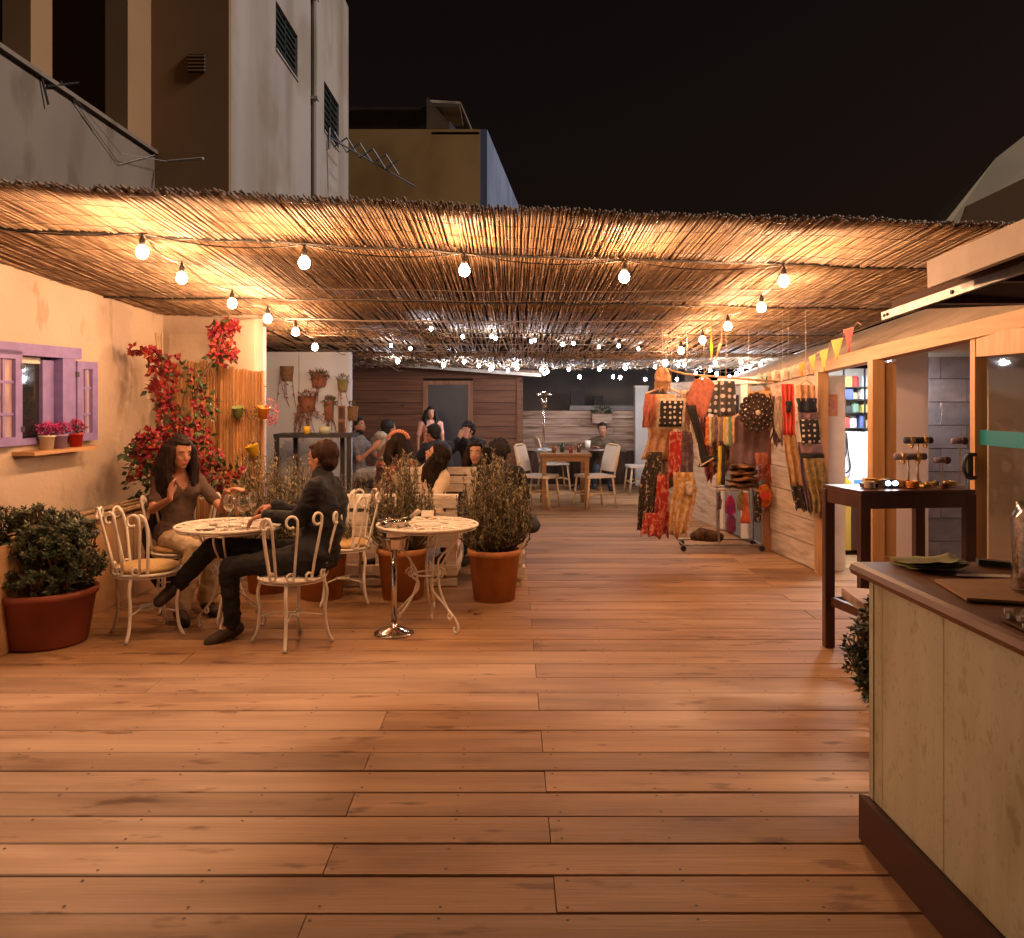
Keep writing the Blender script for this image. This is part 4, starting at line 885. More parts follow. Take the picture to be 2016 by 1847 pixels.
mb.build('rim_beading', m_chrome, t, smooth=True)
for s in (-1,1): mb = MB(); mb.tube([q+Vector((s*(.094+.02*math.sin(x*PI/6)),0,.13+.03*math.cos(x*PI/6))) for x in range(7)], .005, 5); mb.build('handle', m_chrome, t, smooth=True)
t = thing('wine_bottle', 'wine bottle with a pale foil neck leaning in the steel bucket', 'bottle', q)
Rm = Matrix.Rotation(math.radians(52), 3, Vector((-.15,1,0)).normalized())
m_bott = M('dark_green_glass', (.01,.018,.008), .08, spec=.8)
mb = MB(); b0 = q+Vector((-.045,.0,.085)); mb.lathe([(.034,0),(.036,.01),(.036,.10),(.030,.14),(.016,.175),(.0145,.20)], b0, 18, R=Rm); mb.build('body', m_bott, t, smooth=True)
mb = MB(); mb.lathe([(.015,.198),(.0155,.262),(.0165,.266),(.0165,.275),(0,.276)], b0, 18, R=Rm); mb.build('foil', M('pale_foil',(.6,.55,.48),.35,metal=.5), t, smooth=True)
# ------------------------------------------------------------------ potted shrubs
m_olive1 = M('grey_green_leaf', (.20,.185,.11), .6); m_olive2 = M('olive_leaf', (.12,.115,.06), .6); m_olive3 = M('pale_tip_leaf', (.32,.27,.17), .6)
m_twig = M('woody_stem', (.09,.055,.03), .8)
def sprigs(t, c, n, h, rad, seed, leafL=.040, leafW=.010, hmin=.35, spread=1.0):
    r = random.Random(seed); st = MB(); lf = MB()
    for k in range(n):
        a = r.uniform(0,2*PI); q = r.random()**.55; rr = rad*q; hh = h*(1-.40*q*q)*r.uniform(hmin,1.08)*(1 if r.random() < .8 else .8)
        b = Vector((c[0]+.05*math.cos(a)*q*2, c[1]+.05*math.sin(a)*q*2, c[2])); e = Vector((c[0]+rr*math.cos(a)*spread, c[1]+rr*math.sin(a)*spread, c[2]+hh))
        mid = b.lerp(e,.5)+Vector((math.cos(a)*rr*.45+r.uniform(-.05,.05), math.sin(a)*rr*.45+r.uniform(-.05,.05), r.uniform(-.08,.05))); P = []
        for s in range(6): t_ = s/5; P.append(b*(1-t_)**2+mid*2*t_*(1-t_)+e*t_*t_)
        for s in range(1,5): P[s] += Vector((r.uniform(-.01,.01), r.uniform(-.01,.01), 0))
        st.tube(P, [.004-.0005*s for s in range(6)], 3)
        for s in range(5):
            for w in range((2,4,7,10,12)[s]):
                tt = (s+r.random())/5; i = min(int(tt*5),4); p = P[i].lerp(P[i+1], tt*5-i); d = (P[i+1]-P[i]).normalized()
                aa = r.uniform(0,2*PI); dd = (d*.75+Vector((math.cos(aa), math.sin(aa), .1))*.75).normalized()
                leaf(lf, p, dd, d, leafL*r.uniform(.6,1.2), leafW*r.uniform(.8,1.3), 2 if (tt > .8 and r.random() < .55) else r.randrange(2))
    st.build('stems', m_twig, t); lf.build('leaves', [m_olive1, m_olive2, m_olive3], t)
def potted(u, Y, label, r1=.205, h=.40, H_=.72, rad=.27, n=330, seed=1, X=None, **kw):
    n = int(n*.66); c = Vector(((u-1008)/F*Y if X is None else X, Y, .004)); t = thing('potted_shrub', label, 'potted plant', c, 0, 'terracotta pots with grey-green shrubs')
    pot(t, c, r1*.80, r1, h, m_terr, .008, 32); sprigs(t, (c.x, c.y, h*.92), n, H_, rad, seed, **kw); return t
potted(973,7.06,'grey-green shrub in an orange terracotta pot, beside the pallet sofa end and the dark bag', seed=3, n=470, H_=.80, rad=.30)
potted(793,7.12,'grey-green shrub in a terracotta pot directly behind the champagne bucket', seed=5, n=380, H_=.78, rad=.28, r1=.20)
potted(633,7.12,'low grey-green shrub in a terracotta pot behind the man\'s chair', seed=8, n=200, H_=.40, rad=.24)
potted(527,7.35,'tall wispy shrub in a terracotta pot just behind the couple\'s table', seed=9, n=330, H_=.85, rad=.42, r1=.19)
# wispy shrubs behind in front of the cool white wall
for (u, Y, hh, rad, n, sd, lab) in ((590,9.6,.95,.5,260,21,'straggly grass-like bush under the black bar table by the cool white wall'),(705,10.2,.75,.4,200,22,'brownish bush where the cool white wall meets the cabin'),(500,8.6,.8,.35,200,23,'loose green bush at the foot of the bamboo screen')):
    c = Vector(((u-1008)/F*Y, Y, 0)); t = thing('loose_bush', lab, 'bush', c); sprigs(t, (c.x,c.y,.02), n, hh, rad, sd, leafL=.045, leafW=.007)
# big dark succulent bush, left
m_jade1 = M('jade_leaf', (.028,.045,.020), .38); m_jade2 = M('jade_leaf_light', (.055,.075,.035), .38); m_jade3 = M('jade_leaf_brown', (.07,.05,.025), .4)
c = Vector((-3.07,5.83,0.004)); t = thing('big_potted_bush', 'big dark round-leaved bush in a wide rust-red pot at the left edge', 'potted plant', c)
mb = MB(); mb.lathe([(.255,0),(.268,.02),(.315,.31),(.330,.315),(.335,.35),(.315,.358),(.30,.34),(.285,.26),(0,.30)], c, 40); o = mb.build('pot', M('rust_red_pot',(.235,.055,.028),.6,col2=(.17,.04,.02),scale=(4,4,4),amt=.8,bump=.15,bscale=(30,30,30)), t, smooth=True)
def jade(t, ells, n, L, seed, tag_='leaves'):
    r = random.Random(seed); lf = MB(); st = MB()
    for _ in range(n):
        cc, rr = r.choice(ells); d = rdir(r); q = .45+.55*r.random()**.4
        p = Vector(cc)+Vector((d.x*rr[0], d.y*rr[1], d.z*rr[2]))*q
        if noise.noise(p*7) < -.22: continue
        dd = (d+Vector((0,0,.9))+rdir(r)*.4).normalized(); st.tube([p-dd*.09, p], .0035, 3)
        for w in range(7):
            a = w*2.4; s = dd.orthogonal().normalized(); u = dd.cross(s); ld = (dd*(.35+.08*w)+s*math.cos(a)+u*math.sin(a)).normalized()
            leaf(lf, p-dd*(.030-.005*w), ld, dd, L*r.uniform(.7,1.15), L*.62*r.uniform(.8,1.1), r.choices((0,1,2),(.62,.28,.1))[0])
    st.build('stems', m_twig, t); return lf.build(tag_, [m_jade1,m_jade2,m_jade3], t)
cz = .60
jade(t, [((c.x,c.y,cz),(.30,.30,.25)),((c.x-.22,c.y,cz+.08),(.22,.22,.22)),((c.x+.18,c.y-.03,cz),(.25,.24,.24)),((c.x+.02,c.y,cz-.14),(.36,.34,.16)),((c.x-.05,c.y,cz+.12),(.22,.22,.18)),((c.x+.12,c.y,cz+.12),(.2,.2,.15))], 1500, .038, 4)
# shrub behind the counter
c = Vector((1.66,4.05,0)); t = thing('counter_bush', 'dark round-leaved bush in a low pot half hidden behind the bar counter', 'potted plant', c)
pot(t, c+Vector((.24,0,.004)), .11, .13, .22, m_terr)
jade(t, [((c.x+.06,c.y,.50),(.18,.2,.18)),((c.x-.03,c.y,.43),(.13,.16,.13)),((c.x+.06,c.y,.64),(.10,.12,.10)),((c.x+.03,c.y,.30),(.12,.16,.12)),((c.x+.08,c.y,.22),(.08,.12,.10))], 520, .036, 5)
# ------------------------------------------------------------------ bougainvillea in the planter box
t = thing('bougainvillea', 'red-flowered bougainvillea climbing over the bamboo screen from the planter box', 'climbing plant', (-3.0,7.9,.6))
base = Vector((-2.98,7.75,.6)); st = MB()
def vine(pts, r): st.tube(pathlerp(pts,5), r, 6)
tips = [[(350,960,7.7),(345,850,7.7),(325,760,7.75),(300,700,7.7),(268,690,7.6)],[(360,960,7.7),(385,850,7.6),(390,760,7.7),(425,700,7.8),(440,640,7.9)],[(355,960,7.7),(310,900,7.5),(265,870,7.3)],[(365,960,7.7),(400,880,7.4),(440,925,7.3)],[(350,950,7.7),(355,820,7.6),(375,740,7.7)]]
for tp in tips: vine([base]+[at(*q) for q in tp], .009)
st.build('stem', m_twig, t, smooth=True)
cl = []  # (u,v,Y, ru, rv, share flowers, n)
CL = [(330,900,7.5,70,55,.55,620),(300,880,7.35,42,36,.75,330),(360,870,7.5,55,50,.5,420),(330,820,7.65,24,42,.7,200),(385,800,7.65,30,60,.25,150),(318,750,7.7,26,55,.85,320),(335,725,7.7,24,30,.3,90),(300,700,7.62,16,12,.8,60),(275,689,7.55,20,8,.9,60),
 (435,655,7.9,24,24,.9,170),(452,640,7.9,18,14,.9,90),(430,700,7.85,20,28,.75,140),(455,690,7.9,14,24,.8,80),(385,745,7.7,16,30,.1,80),(405,790,7.6,22,36,.2,110),(280,925,7.3,34,26,.25,160),(250,890,7.25,26,12,.05,60),(255,905,7.25,16,16,.1,40),
 (400,905,7.35,34,34,.65,200),(440,935,7.2,40,24,.35,160),(385,960,7.4,60,30,.2,240),(300,960,7.4,50,40,.1,260),(290,1000,7.35,40,40,.05,200),(415,950,7.2,20,14,.7,60)]
lf = MB(); fl = MB(); r5 = random.Random(12)
for (u,v,Y,ru,rv,sh_,n) in CL:
    cc = at(u,v,Y); s = Y/F; rx, rz2 = ru*s, rv*s; ry = min(.22, (rx+rz2)/2)
    for _ in range(int(n*.29)):
        d = rdir(r5); q = r5.random()**.4; p = cc+Vector((d.x*rx, d.y*ry, d.z*rz2))*q
        if r5.random() < sh_:
            dd = (d+rdir(r5)).normalized(); s1 = dd.orthogonal().normalized()
            for w in range(3):
                a = w*2.09; s2 = (s1*math.cos(a)+dd.cross(s1)*math.sin(a)); leaf(fl, p, (dd*.7+s2).normalized(), dd, .052, .045, r5.choices((0,1,2),(.5,.3,.2))[0], .5)
        else: leaf(lf, p, (d+rdir(r5)+Vector((0,0,-.3))).normalized(), rdir(r5), r5.uniform(.05,.085), r5.uniform(.035,.055), r5.choices((0,1),(.75,.25))[0])
lf.build('leaves', [m_leafd, m_leafm], t)
fl.build('blossoms', [M('red_bract',(.27,.022,.02),.6), M('magenta_red_bract',(.25,.018,.045),.6), M('orange_red_bract',(.33,.06,.025),.6)], t)
mb = MB(); mb.tube([at(318,760,7.95), at(306,655,7.95)], .008, 5); mb.tube([at(320,760,7.98), at(318,658,7.98)], .007, 5); mb.tube([at(322,760,7.9), at(312,662,7.92)], .006, 5)
tag(mb.build('support_cane', m_cane), 'bunch of dry canes standing up behind the bougainvillea at the wall corner', 'cane')
# hanging pots on the bamboo screen
def hpot(u, v, Y, mat, lab, r=.05, tilt=0, flower=None, ang=0):
    c = at(u,v,Y); t = thing('hanging_pot', lab, 'hanging pot', c, 0, 'little pots hung on the bamboo screen'); R = Matrix.Rotation(tilt,3,'Y') @ Matrix.Rotation(.25,3,'X')
    mb = MB(); mb.lathe([(r*.72,-r*.95),(r,r*.9),(r*1.06,r*.95),(r*.9,r*.95),(r*.6,-r*.8),(0,-r*.8)], c, 18, R=R); mb.build('pot', mat, t, smooth=True)
    mb = MB(); mb.tube([c+R@Vector((-r*.9,0,r*.9)), c+Vector((0,.03,r*2.1)), c+R@Vector((r*.9,0,r*.9))], .003, 4); mb.build('hanger', m_wire, t)
    if flower:
        mb = MB(); leafcloud(mb, [(c+Vector(flower[0]), flower[1])], flower[2], .03, .018, 2); mb.build('dried_flowers', list(flower[3]), t)
    return t
m_dry = M('dried_leaf',(.14,.05,.03),.8)
hpot(468,812,8.05,M('sage_green_enamel',(.20,.27,.09),.5),'green little pot hung highest left on the bamboo screen',.052,0,((.12,0,.0),(.06,.04,.05),40,(m_dry,m_leafd)))
hpot(518,812,7.98,M('orange_enamel',(.72,.27,.02),.45),'orange little pot with pink dried flowers on the right edge of the bamboo screen',.055,.2,((.08,0,.0),(.06,.05,.12),110,(M('faded_pink_petal',(.36,.12,.16),.7),m_redp)))
hpot(499,888,8.02,M('yellow_enamel',(.68,.42,.02),.45),'yellow tilted little pot, lowest on the bamboo screen',.058,-.25,((-.0,0,.07),(.03,.03,.03),14,(m_dry,m_leafd)))
# ------------------------------------------------------------------ wall baskets on the cool white wall
m_bask = M('coir_basket',(.17,.105,.05),.9,col2=(.10,.055,.03),scale=(40,40,40),bump=.6); m_bask2 = M('terracotta_half_pot',(.22,.085,.05),.85,col2=(.15,.06,.035),scale=(10,10,10)); m_gb = M('mossy_half_pot',(.17,.16,.06),.85,col2=(.11,.10,.04),scale=(14,14,14))
def wallpot(u0,u1,v0,v1,mat,lab,leaves=0,droop=0,lm=(m_dry,m_leafm),seed=1):
    Y = 10.99; a, b = at(u0,v1,Y), at(u1,v0,Y); w, h = (b.x-a.x), (b.z-a.z); cx = (a.x+b.x)/2
    t = thing('wall_basket', lab, 'wall basket', (cx,Y,a.z), 0, 'half baskets fixed to the cool white wall'); mb = MB(); N = 10; P = []
    for i in range(6):
        k = i/5; rr = w/2*(.72+.28*k**.6) ; P.append([(cx-rr*math.cos(PI*j/N), Y-rr*.75*math.sin(PI*j/N)-.004, a.z+h*k) for j in range(N+1)])
    mb.grid(P, .012, nrm=(0,1,0)); mb.add([P[0][j] for j in range(N+1)], [tuple(range(N+1))]); mb.add([(q[0],q[1],q[2]-.012) for q in P[5]], [tuple(range(N,-1,-1))]); mb.build('basket', mat, t, smooth=False)
    r = random.Random(seed)
    if leaves:
        mb = MB(); leafcloud(mb, [((cx+w*.1,Y-w*.35,b.z+.0),(w*.55,w*.3,h*.3))], leaves, .055, .02, 2, .1); mb.build('leaves', list(lm), t)
    if droop:
        mb = MB()
        for _ in range(droop):
            x = cx+r.uniform(-.5,.5)*w; z = a.z+r.uniform(0,.6)*h; L = r.uniform(.1,.42); s = r.uniform(-.12,.12)
            mb.tube([(x,Y-w*.36,z+.05),(x+s*.5,Y-w*.4,z-L*.5),(x+s,Y-w*.2,z-L)], .004, 3)
            for q in range(3): leaf(mb, Vector((x+s*.6*q/2,Y-w*.4,z-L*q/3)), rdir(r), rdir(r), .05, .02)
        mb.build('trailing_roots', m_dry, t)
wallpot(552,579,721,750,m_bask,'square brown basket, hanging nearest the bamboo screen on the cool white wall',0,5)
wallpot(612,645,738,762,m_bask2,'basket spilling dry brown leaves, top middle on the cool white wall',120,6,seed=2)
wallpot(664,686,747,771,m_gb,'mossy green half pot on the cool white wall',30,3,seed=3)
wallpot(587,623,780,810,m_bask2,'wide reddish basket with long trailing roots, middle of the cool white wall',60,26,(m_dry,m_dry),seed=4)
wallpot(638,658,790,826,m_bask2,'tall terracotta half pot with a spiky plant, beside the basket with trailing roots',70,10,seed=5)
wallpot(684,706,800,828,m_bask,'brown basket at the very end of the cool white wall',20,2,seed=6)
t = thing('wall_frame', 'narrow brown wooden frame with two dark panels on the cool white wall', 'frame', at(672,826,10.9))
for (v0,v1) in ((799,826),(829,855)):
    a, b = at(666,v1,10.97), at(679,v0,10.97); mb = MB(); mb.bb(a.x,b.x,10.955,10.998,a.z,b.z); mb.build('frame_panel', m_bask2, t); mb = MB(); mb.bb(a.x+.015,b.x-.015,10.945,10.954,a.z+.02,b.z-.02); mb.build('inset', m_darkroom, t)
# black bar table
t = thing('bar_table', 'tall black metal bar table in front of the cool white wall', 'table', at(618,1040,10.4))
a, b = at(547,857,10.4), at(700,857,10.4); zt = a.z
mb = MB(); mb.bb(a.x,b.x,10.2,10.65,zt-.02,zt+.02); mb.build('tabletop', m_black, t)
for u in (552,574,668,692):
    x = at(u,0,10.4).x; mb = MB(); yy = 10.24 if u in (552,692) else 10.6; mb.bb(x-.025,x+.025,yy-.02,yy+.02,.004,zt-.021); mb.build('leg', m_black, t)
def tumbler(p, r, h, mat, lab, cat, grp=None):
    t = thing(cat.replace(' ','_'), lab, cat, p, 0, grp); mb = MB(); mb.lathe([(r*.85,0),(r,h),(r*.88,h),(r*.75,.01),(0,.01)], p, 14); mb.build('body', mat, t, smooth=True); return t
tumbler(Vector((at(602,0,10.3).x,10.35,zt+.021)),.036,.085,M('yellow_enamel',(.5,.3,.02),.5),'small yellow pot on the black bar table','pot')
tumbler(Vector((at(637,0,10.3).x,10.35,zt+.021)),.07,.08,M('pale_green_ceramic',(.34,.36,.24),.5),'pale green bowl on the black bar table','bowl')
# ------------------------------------------------------------------ white pallet furniture
m_pal = M('whitewashed_pallet', (.78,.70,.60), .75, col2=(.54,.44,.34), scale=(6,6,30), amt=.8, bump=.3, bscale=(10,10,60), rand=.12)
sofa = thing('pallet_sofa', 'whitewashed pallet sofa with its boarded back towards the camera, behind the terracotta pots', 'sofa', (-1.2,7.6,0))
X0, X1 = -1.75, -.46
def prow(z, h, y, x0=X0, x1=X1, nm='board', d=.02): mb = MB(); mb.bb(x0,x1,y,y+d,z,z+h); mb.build(nm, m_pal, sofa)
for (z,h) in ((.665,.085),(.53,.10),(.43,.085),(.335,.09),(.10,.085),(.012,.06)): prow(z,h,7.5+U(-.004,.004))
for x in (X0+.04,(X0+X1)/2-.05,X1-.10):
    mb = MB(); mb.bb(x,x+.09,7.522,7.62,.012,.748); mb.build('block', m_pal, sofa)
for (y,d) in ((7.525,.11),(7.65,.11),(7.78,.11),(7.95,.11),(8.12,.11)):
    mb = MB(); mb.bb(X0,X1,y,y+d,.40 if y > 7.6 else .752,.422 if y > 7.6 else .772); mb.build('board', m_pal, sofa)
mb = MB(); mb.bb(X1-.02,X1,7.53,8.25,.30,.39); mb.build('board', m_pal, sofa); mb = MB(); mb.bb(X1-.02,X1,7.53,8.25,.10,.18); mb.build('board', m_pal, sofa)
for x in (X0,X1-.1): mb = MB(); mb.bb(x,x+.09,8.1,8.22,.012,.39); mb.build('block', m_pal, sofa)
mb = MB(); mb.bb(X0+.02,X1-.03,7.64,8.2,.425,.50); mb.build('seat_cushion', M('beige_cushion',(.33,.24,.15),.9,col2=(.27,.19,.11),scale=(30,30,30)), sofa)
bn = thing('slatted_bench', 'white slatted wooden bench back behind the pallet sofa', 'bench', (-.55,8.7,0))
a, b = at(790,925,8.6), at(938,925,8.6)
for k, v in enumerate((926,944,960)):
    z = at(0,v+8,8.6).z; mb = MB(); mb.bb(a.x,b.x,8.6,8.62,z,z+.07); mb.build('slat', m_pal, bn)
for x in (a.x+.05,b.x-.09): mb = MB(); mb.bb(x,x+.05,8.622,8.66,.004,at(0,926,8.6).z+.02); mb.build('post', m_pal, bn)
for k in range(3): mb = MB(); mb.bb(a.x,b.x,8.7+.13*k,8.81+.13*k,.40,.42); mb.build('seat_slat', m_pal, bn)
for x in (a.x+.05,b.x-.09): mb = MB(); mb.bb(x,x+.05,9.02,9.07,.004,.4); mb.build('leg', m_pal, bn)
ps = thing('pallet_stool', 'low whitewashed pallet block under the dark green bag', 'stool', (.08,7.75,0))
a, b = at(985,0,7.7), at(1042,0,7.7)
for (z,h) in ((.31,.09),(.19,.09),(.07,.09)):
    mb = MB(); mb.bb(a.x,b.x-.06,7.5,7.52,z,z+h); mb.build('board', m_pal, ps); mb = MB(); mb.bb(b.x-.06,b.x-.04,7.53,8.35,z,z+h); mb.build('board', m_pal, ps)
for k in range(5): mb = MB(); mb.bb(a.x,b.x-.03,7.53+.165*k,7.68+.165*k,.402,.422); mb.build('top_board', m_pal, ps)
for (x,y) in ((a.x+.02,7.53),(b.x-.15,7.53),(b.x-.15,8.25)): mb = MB(); mb.bb(x,x+.08,y,y+.08,.004,.40); mb.build('block', m_pal, ps)
t = thing('dark_bag', 'dark green bag slumped on the pallet stool', 'bag', (.09,7.7,.42)); mb = MB(); P = []
for i in range(9):
    row = []
    for j in range(13):
        a_ = 2*PI*j/12; k = i/8; rr = math.sin(PI*min(.98,k+.02))**.45; q = Vector((math.cos(a_)*.17*rr, math.sin(a_)*.13*rr, .16*k)); q += Vector((.02,.02,.02))*noise.noise(q*9)*2
        row.append(q+Vector((.09,7.68,.425)))
    P.append(row)
mb.grid(P); mb.build('bag_body', M('dark_green_canvas',(.018,.026,.024),.7,col2=(.01,.014,.013),scale=(20,20,20)), t, smooth=True)
mb = MB(); mb.tube(pathlerp([(-.02,7.66,.57),(.02,7.62,.63),(.12,7.6,.62),(.18,7.62,.55),(.2,7.6,.48)],4), .009, 5); mb.build('strap', m_black, t, smooth=True)
# ------------------------------------------------------------------ dining table and chairs at the back
m_oak = M('oiled_table_wood', (.25,.135,.055), .5, col2=(.17,.085,.035), scale=(3,20,20), amt=.8)
t = thing('dining_table', 'square brown wooden table with pale chairs at either side, at the back of the terrace', 'table', (.82,12.9,0))
a, b = at(1063,0,12.6), at(1164,0,12.6); x0, x1 = a.x, b.x
mb = MB(); mb.bb(x0,x1,12.55,13.5,.755,.79); mb.build('tabletop', m_oak, t)
for yy in (12.58,13.42): mb = MB(); mb.bb(x0+.03,x1-.03,yy,yy+.03,.68,.754); mb.build('apron', m_oak, t)
for x in (x0+.03,x1-.09):
    for y in (12.59,13.39): mb = MB(); mb.bb(x,x+.06,y,y+.06,.004,.68); mb.build('leg', m_oak, t)
m_ratt = M('pale_rattan',(.62,.46,.27),.6,col2=(.5,.34,.18),scale=(30,30,8)); m_weave = M('white_woven_cord',(.66,.60,.52),.8,col2=(.5,.44,.38),scale=(80,80,80),bump=.5)
def dchair(label, loc, rz):
    t = thing('woven_chair', label, 'chair', loc, rz, 'pale woven chairs at the back tables')
    mb = MB(); mb.box((0,0,.455), (.44,.44,.035)); mb.build('seat', m_weave, t, world=False)
    mb = MB(); P = []
    for i in range(7):
        k = i/6; P.append([(-.20-.10*k+.015*math.cos(j*PI/6-PI/2), (-.19+.38*j/6)*(1-.10*abs(k-.5)**2), .52+.36*k) for j in range(7)])
    mb.grid(P, .02, nrm=(1,0,0)); mb.build('backrest', m_weave, t, world=False)
    mb = MB(); mb.tube([(-.205,-.20,.44),(-.25,-.21,.65),(-.31,-.19,.88),(-.32,-.1,.90),(-.32,.1,.90),(-.31,.19,.88),(-.25,.21,.65),(-.205,.20,.44)], .014, 6); mb.build('back_frame', m_ratt, t, smooth=True, world=False)
    for (x,y) in ((.19,.19),(.19,-.19),(-.19,.19),(-.19,-.19)): mb = MB(); mb.tube([(x,y,.44),(x*1.25,y*1.08,.004)], .017, 6); mb.build('leg', m_ratt, t, smooth=True, world=False)
    mb = MB(); mb.tube([(.205,.195,.19),(.1,.2,.22),(-.1,.2,.22),(-.205,.195,.19)], .010, 5); mb.tube([(.205,-.195,.19),(.1,-.2,.22),(-.1,-.2,.22),(-.205,-.195,.19)], .010, 5); mb.tube([(.2,.2,.2),(.2,-.2,.2)], .010, 5)
    mb.build('stretcher', m_ratt, t, smooth=True, world=False); return t
dc = dchair('pale woven chair at the left side of the square brown table', (at(1062,0,12.75).x,12.85,0), math.radians(-24))
dup(dc, (at(1172,0,12.75).x,12.85,0), math.radians(204), 'pale woven chair at the right side of the square brown table')
dup(dc, (at(1090,0,15.3).x,15.2,0), math.radians(10), 'pale woven chair half hidden behind the square brown table')
dup(dc, (at(1262,0,14.6).x,14.6,0), math.radians(185), 'pale woven chair by the white pillar near the hanging clothes')
t = thing('low_table', 'low dark round table behind the square brown table', 'table', (at(1150,0,15.2).x,15.1,0)); cx = at(1150,0,15.2).x
mb = MB(); mb.lathe([(.0,.68),(.42,.68),(.43,.70),(.42,.72),(0,.72)], (cx,15.1,0), 24); mb.build('tabletop', m_dkwood, t)
mb = MB(); mb.tube([(cx,15.1,.68),(cx,15.1,.1)], .035, 8)
for k in range(4): a_ = PI/4+k*PI/2; mb.tube([(cx,15.1,.12),(cx+.3*math.cos(a_),15.1+.3*math.sin(a_),.02)], .02, 5)
mb.build('pedestal', m_black, t)
# table-top patio heater
hp = Vector((at(1070,0,13.1).x,13.0,.791)); t = thing('patio_heater', 'slim steel patio heater lamp standing on the square brown table', 'heater', hp)
mb = MB(); mb.lathe([(.0,0),(.13,.0),(.135,.02),(.11,.05),(.03,.06),(.0,.06)], hp, 20); mb.build('base', m_steel, t, smooth=True)
mb = MB(); mb.tube([hp+Vector((0,0,.05)), hp+Vector((0,0,.66))], .016, 8); mb.build('pole', m_chrome, t, smooth=True)
mb = MB(); mb.lathe([(.025,.64),(.045,.66),(.05,.72),(.045,.80),(.02,.82)], hp, 14); mb.build('burner', m_chrome, t, smooth=True)
mb = MB(); mb.lathe([(.02,.83),(.10,.835),(.125,.825),(.12,.845),(.03,.875),(0,.88)], hp, 20); mb.build('reflector', m_chrome, t, smooth=True)
for i,(dx,dy,h,lab) in enumerate(((.18,-.1,.10,'amber glass nearest the heater on the square brown table'),(.30,.0,.13,'dark bottle-green glass in the middle of the square brown table'),(.42,-.12,.09,'reddish glass between the green glass and the table edge'),(.55,.05,.12,'tall brown glass near the right edge of the square brown table'))):
    q = Vector((x0+.03+dx,12.9+dy,.792)); tumbler(q,.032,h,M('table_glass_%s'%['amber','green','red','brown'][i],[(.2,.08,.02),(.03,.05,.03),(.25,.04,.03),(.12,.06,.03)][i],.2),lab,'glass','glasses on the square brown table')
tumbler(Vector((at(1157,0,15).x,15.0,.722)),.05,.13,M('candle_shade',(.7,.65,.58),.6),'small white lamp shade on the low round table','table lamp')
# ------------------------------------------------------------------ people
def rcone(mb, p0, p1, r0, r1, n=12):
    p0, p1 = Vector(p0), Vector(p1); mb.tube([p0, p1], [r0, r1], n); mb.ell(p0, r0, n=n, m=8); mb.ell(p1, r1, n=n, m=8)
def blob(mb, name, mat, parent, voxel=.009, smooth=4, disp=0.0, dscale=9.0, seed=0, dstretch=(1,1,1)):
    """join the overlapping limbs into ONE continuous skin"""
    me = bpy.data.meshes.new('tmp'); me.from_pydata(mb.v, [], mb.f); o = bpy.data.objects.new('tmp', me); C.objects.link(o)
    r = o.modifiers.new('r', 'REMESH'); r.mode = 'VOXEL'; r.voxel_size = voxel; r.use_smooth_shade = True
    s = o.modifiers.new('s', 'SMOOTH'); s.factor = .6; s.iterations = smooth
    dg = bpy.context.evaluated_depsgraph_get(); m2 = bpy.data.meshes.new_from_object(o.evaluated_get(dg)); bpy.data.objects.remove(o); bpy.data.meshes.remove(me)
    m2.name = name; m2.materials.clear(); m2.materials.append(mat)
    n = len(m2.vertices); co = np.empty(n*3); m2.vertices.foreach_get('co', co); co = co.reshape(-1,3)
    if disp:
        nr = np.empty(n*3); m2.vertices.foreach_get('normal', nr); nr = nr.reshape(-1,3)
        d = np.array([noise.noise(Vector((c[0]*dscale*dstretch[0]+seed, c[1]*dscale*dstretch[1], c[2]*dscale*dstretch[2]))) + .5*noise.noise(Vector((c[0]*dscale*2.3*dstretch[0], c[1]*dscale*2.3*dstretch[1]+seed, c[2]*dscale*2.3*dstretch[2]))) for c in co])
        co = co+nr*(np.maximum(d,-.25)*disp)[:,None]; m2.vertices.foreach_set('co', co.ravel())
    m2.polygons.foreach_set('use_smooth', [True]*len(m2.polygons)); m2.update()
    ob = bpy.data.objects.new(name, m2); C.objects.link(ob); ob.parent = parent; return ob
def skin(name, c): return M(name, c, .55, col2=(c[0]*.82,c[1]*.75,c[2]*.72), scale=(14,14,14), amt=.6, spec=.35)
m_skin = skin('skin_tan', (.40,.19,.12)); m_skin2 = skin('skin_light', (.46,.245,.165))
m_lip = M('lips',(.33,.07,.06),.45); m_eye = M('eye_white',(.55,.5,.46),.3); m_iris = M('iris_dark',(.02,.012,.01),.3)
def frame(fwd, up=(0,0,1)):
    f = Vector(fwd).normalized(); u = Vector(up); u = (u-f*u.dot(f)).normalized(); l = u.cross(f); return Matrix((f, l, u)).transposed()   # columns fwd, left, up
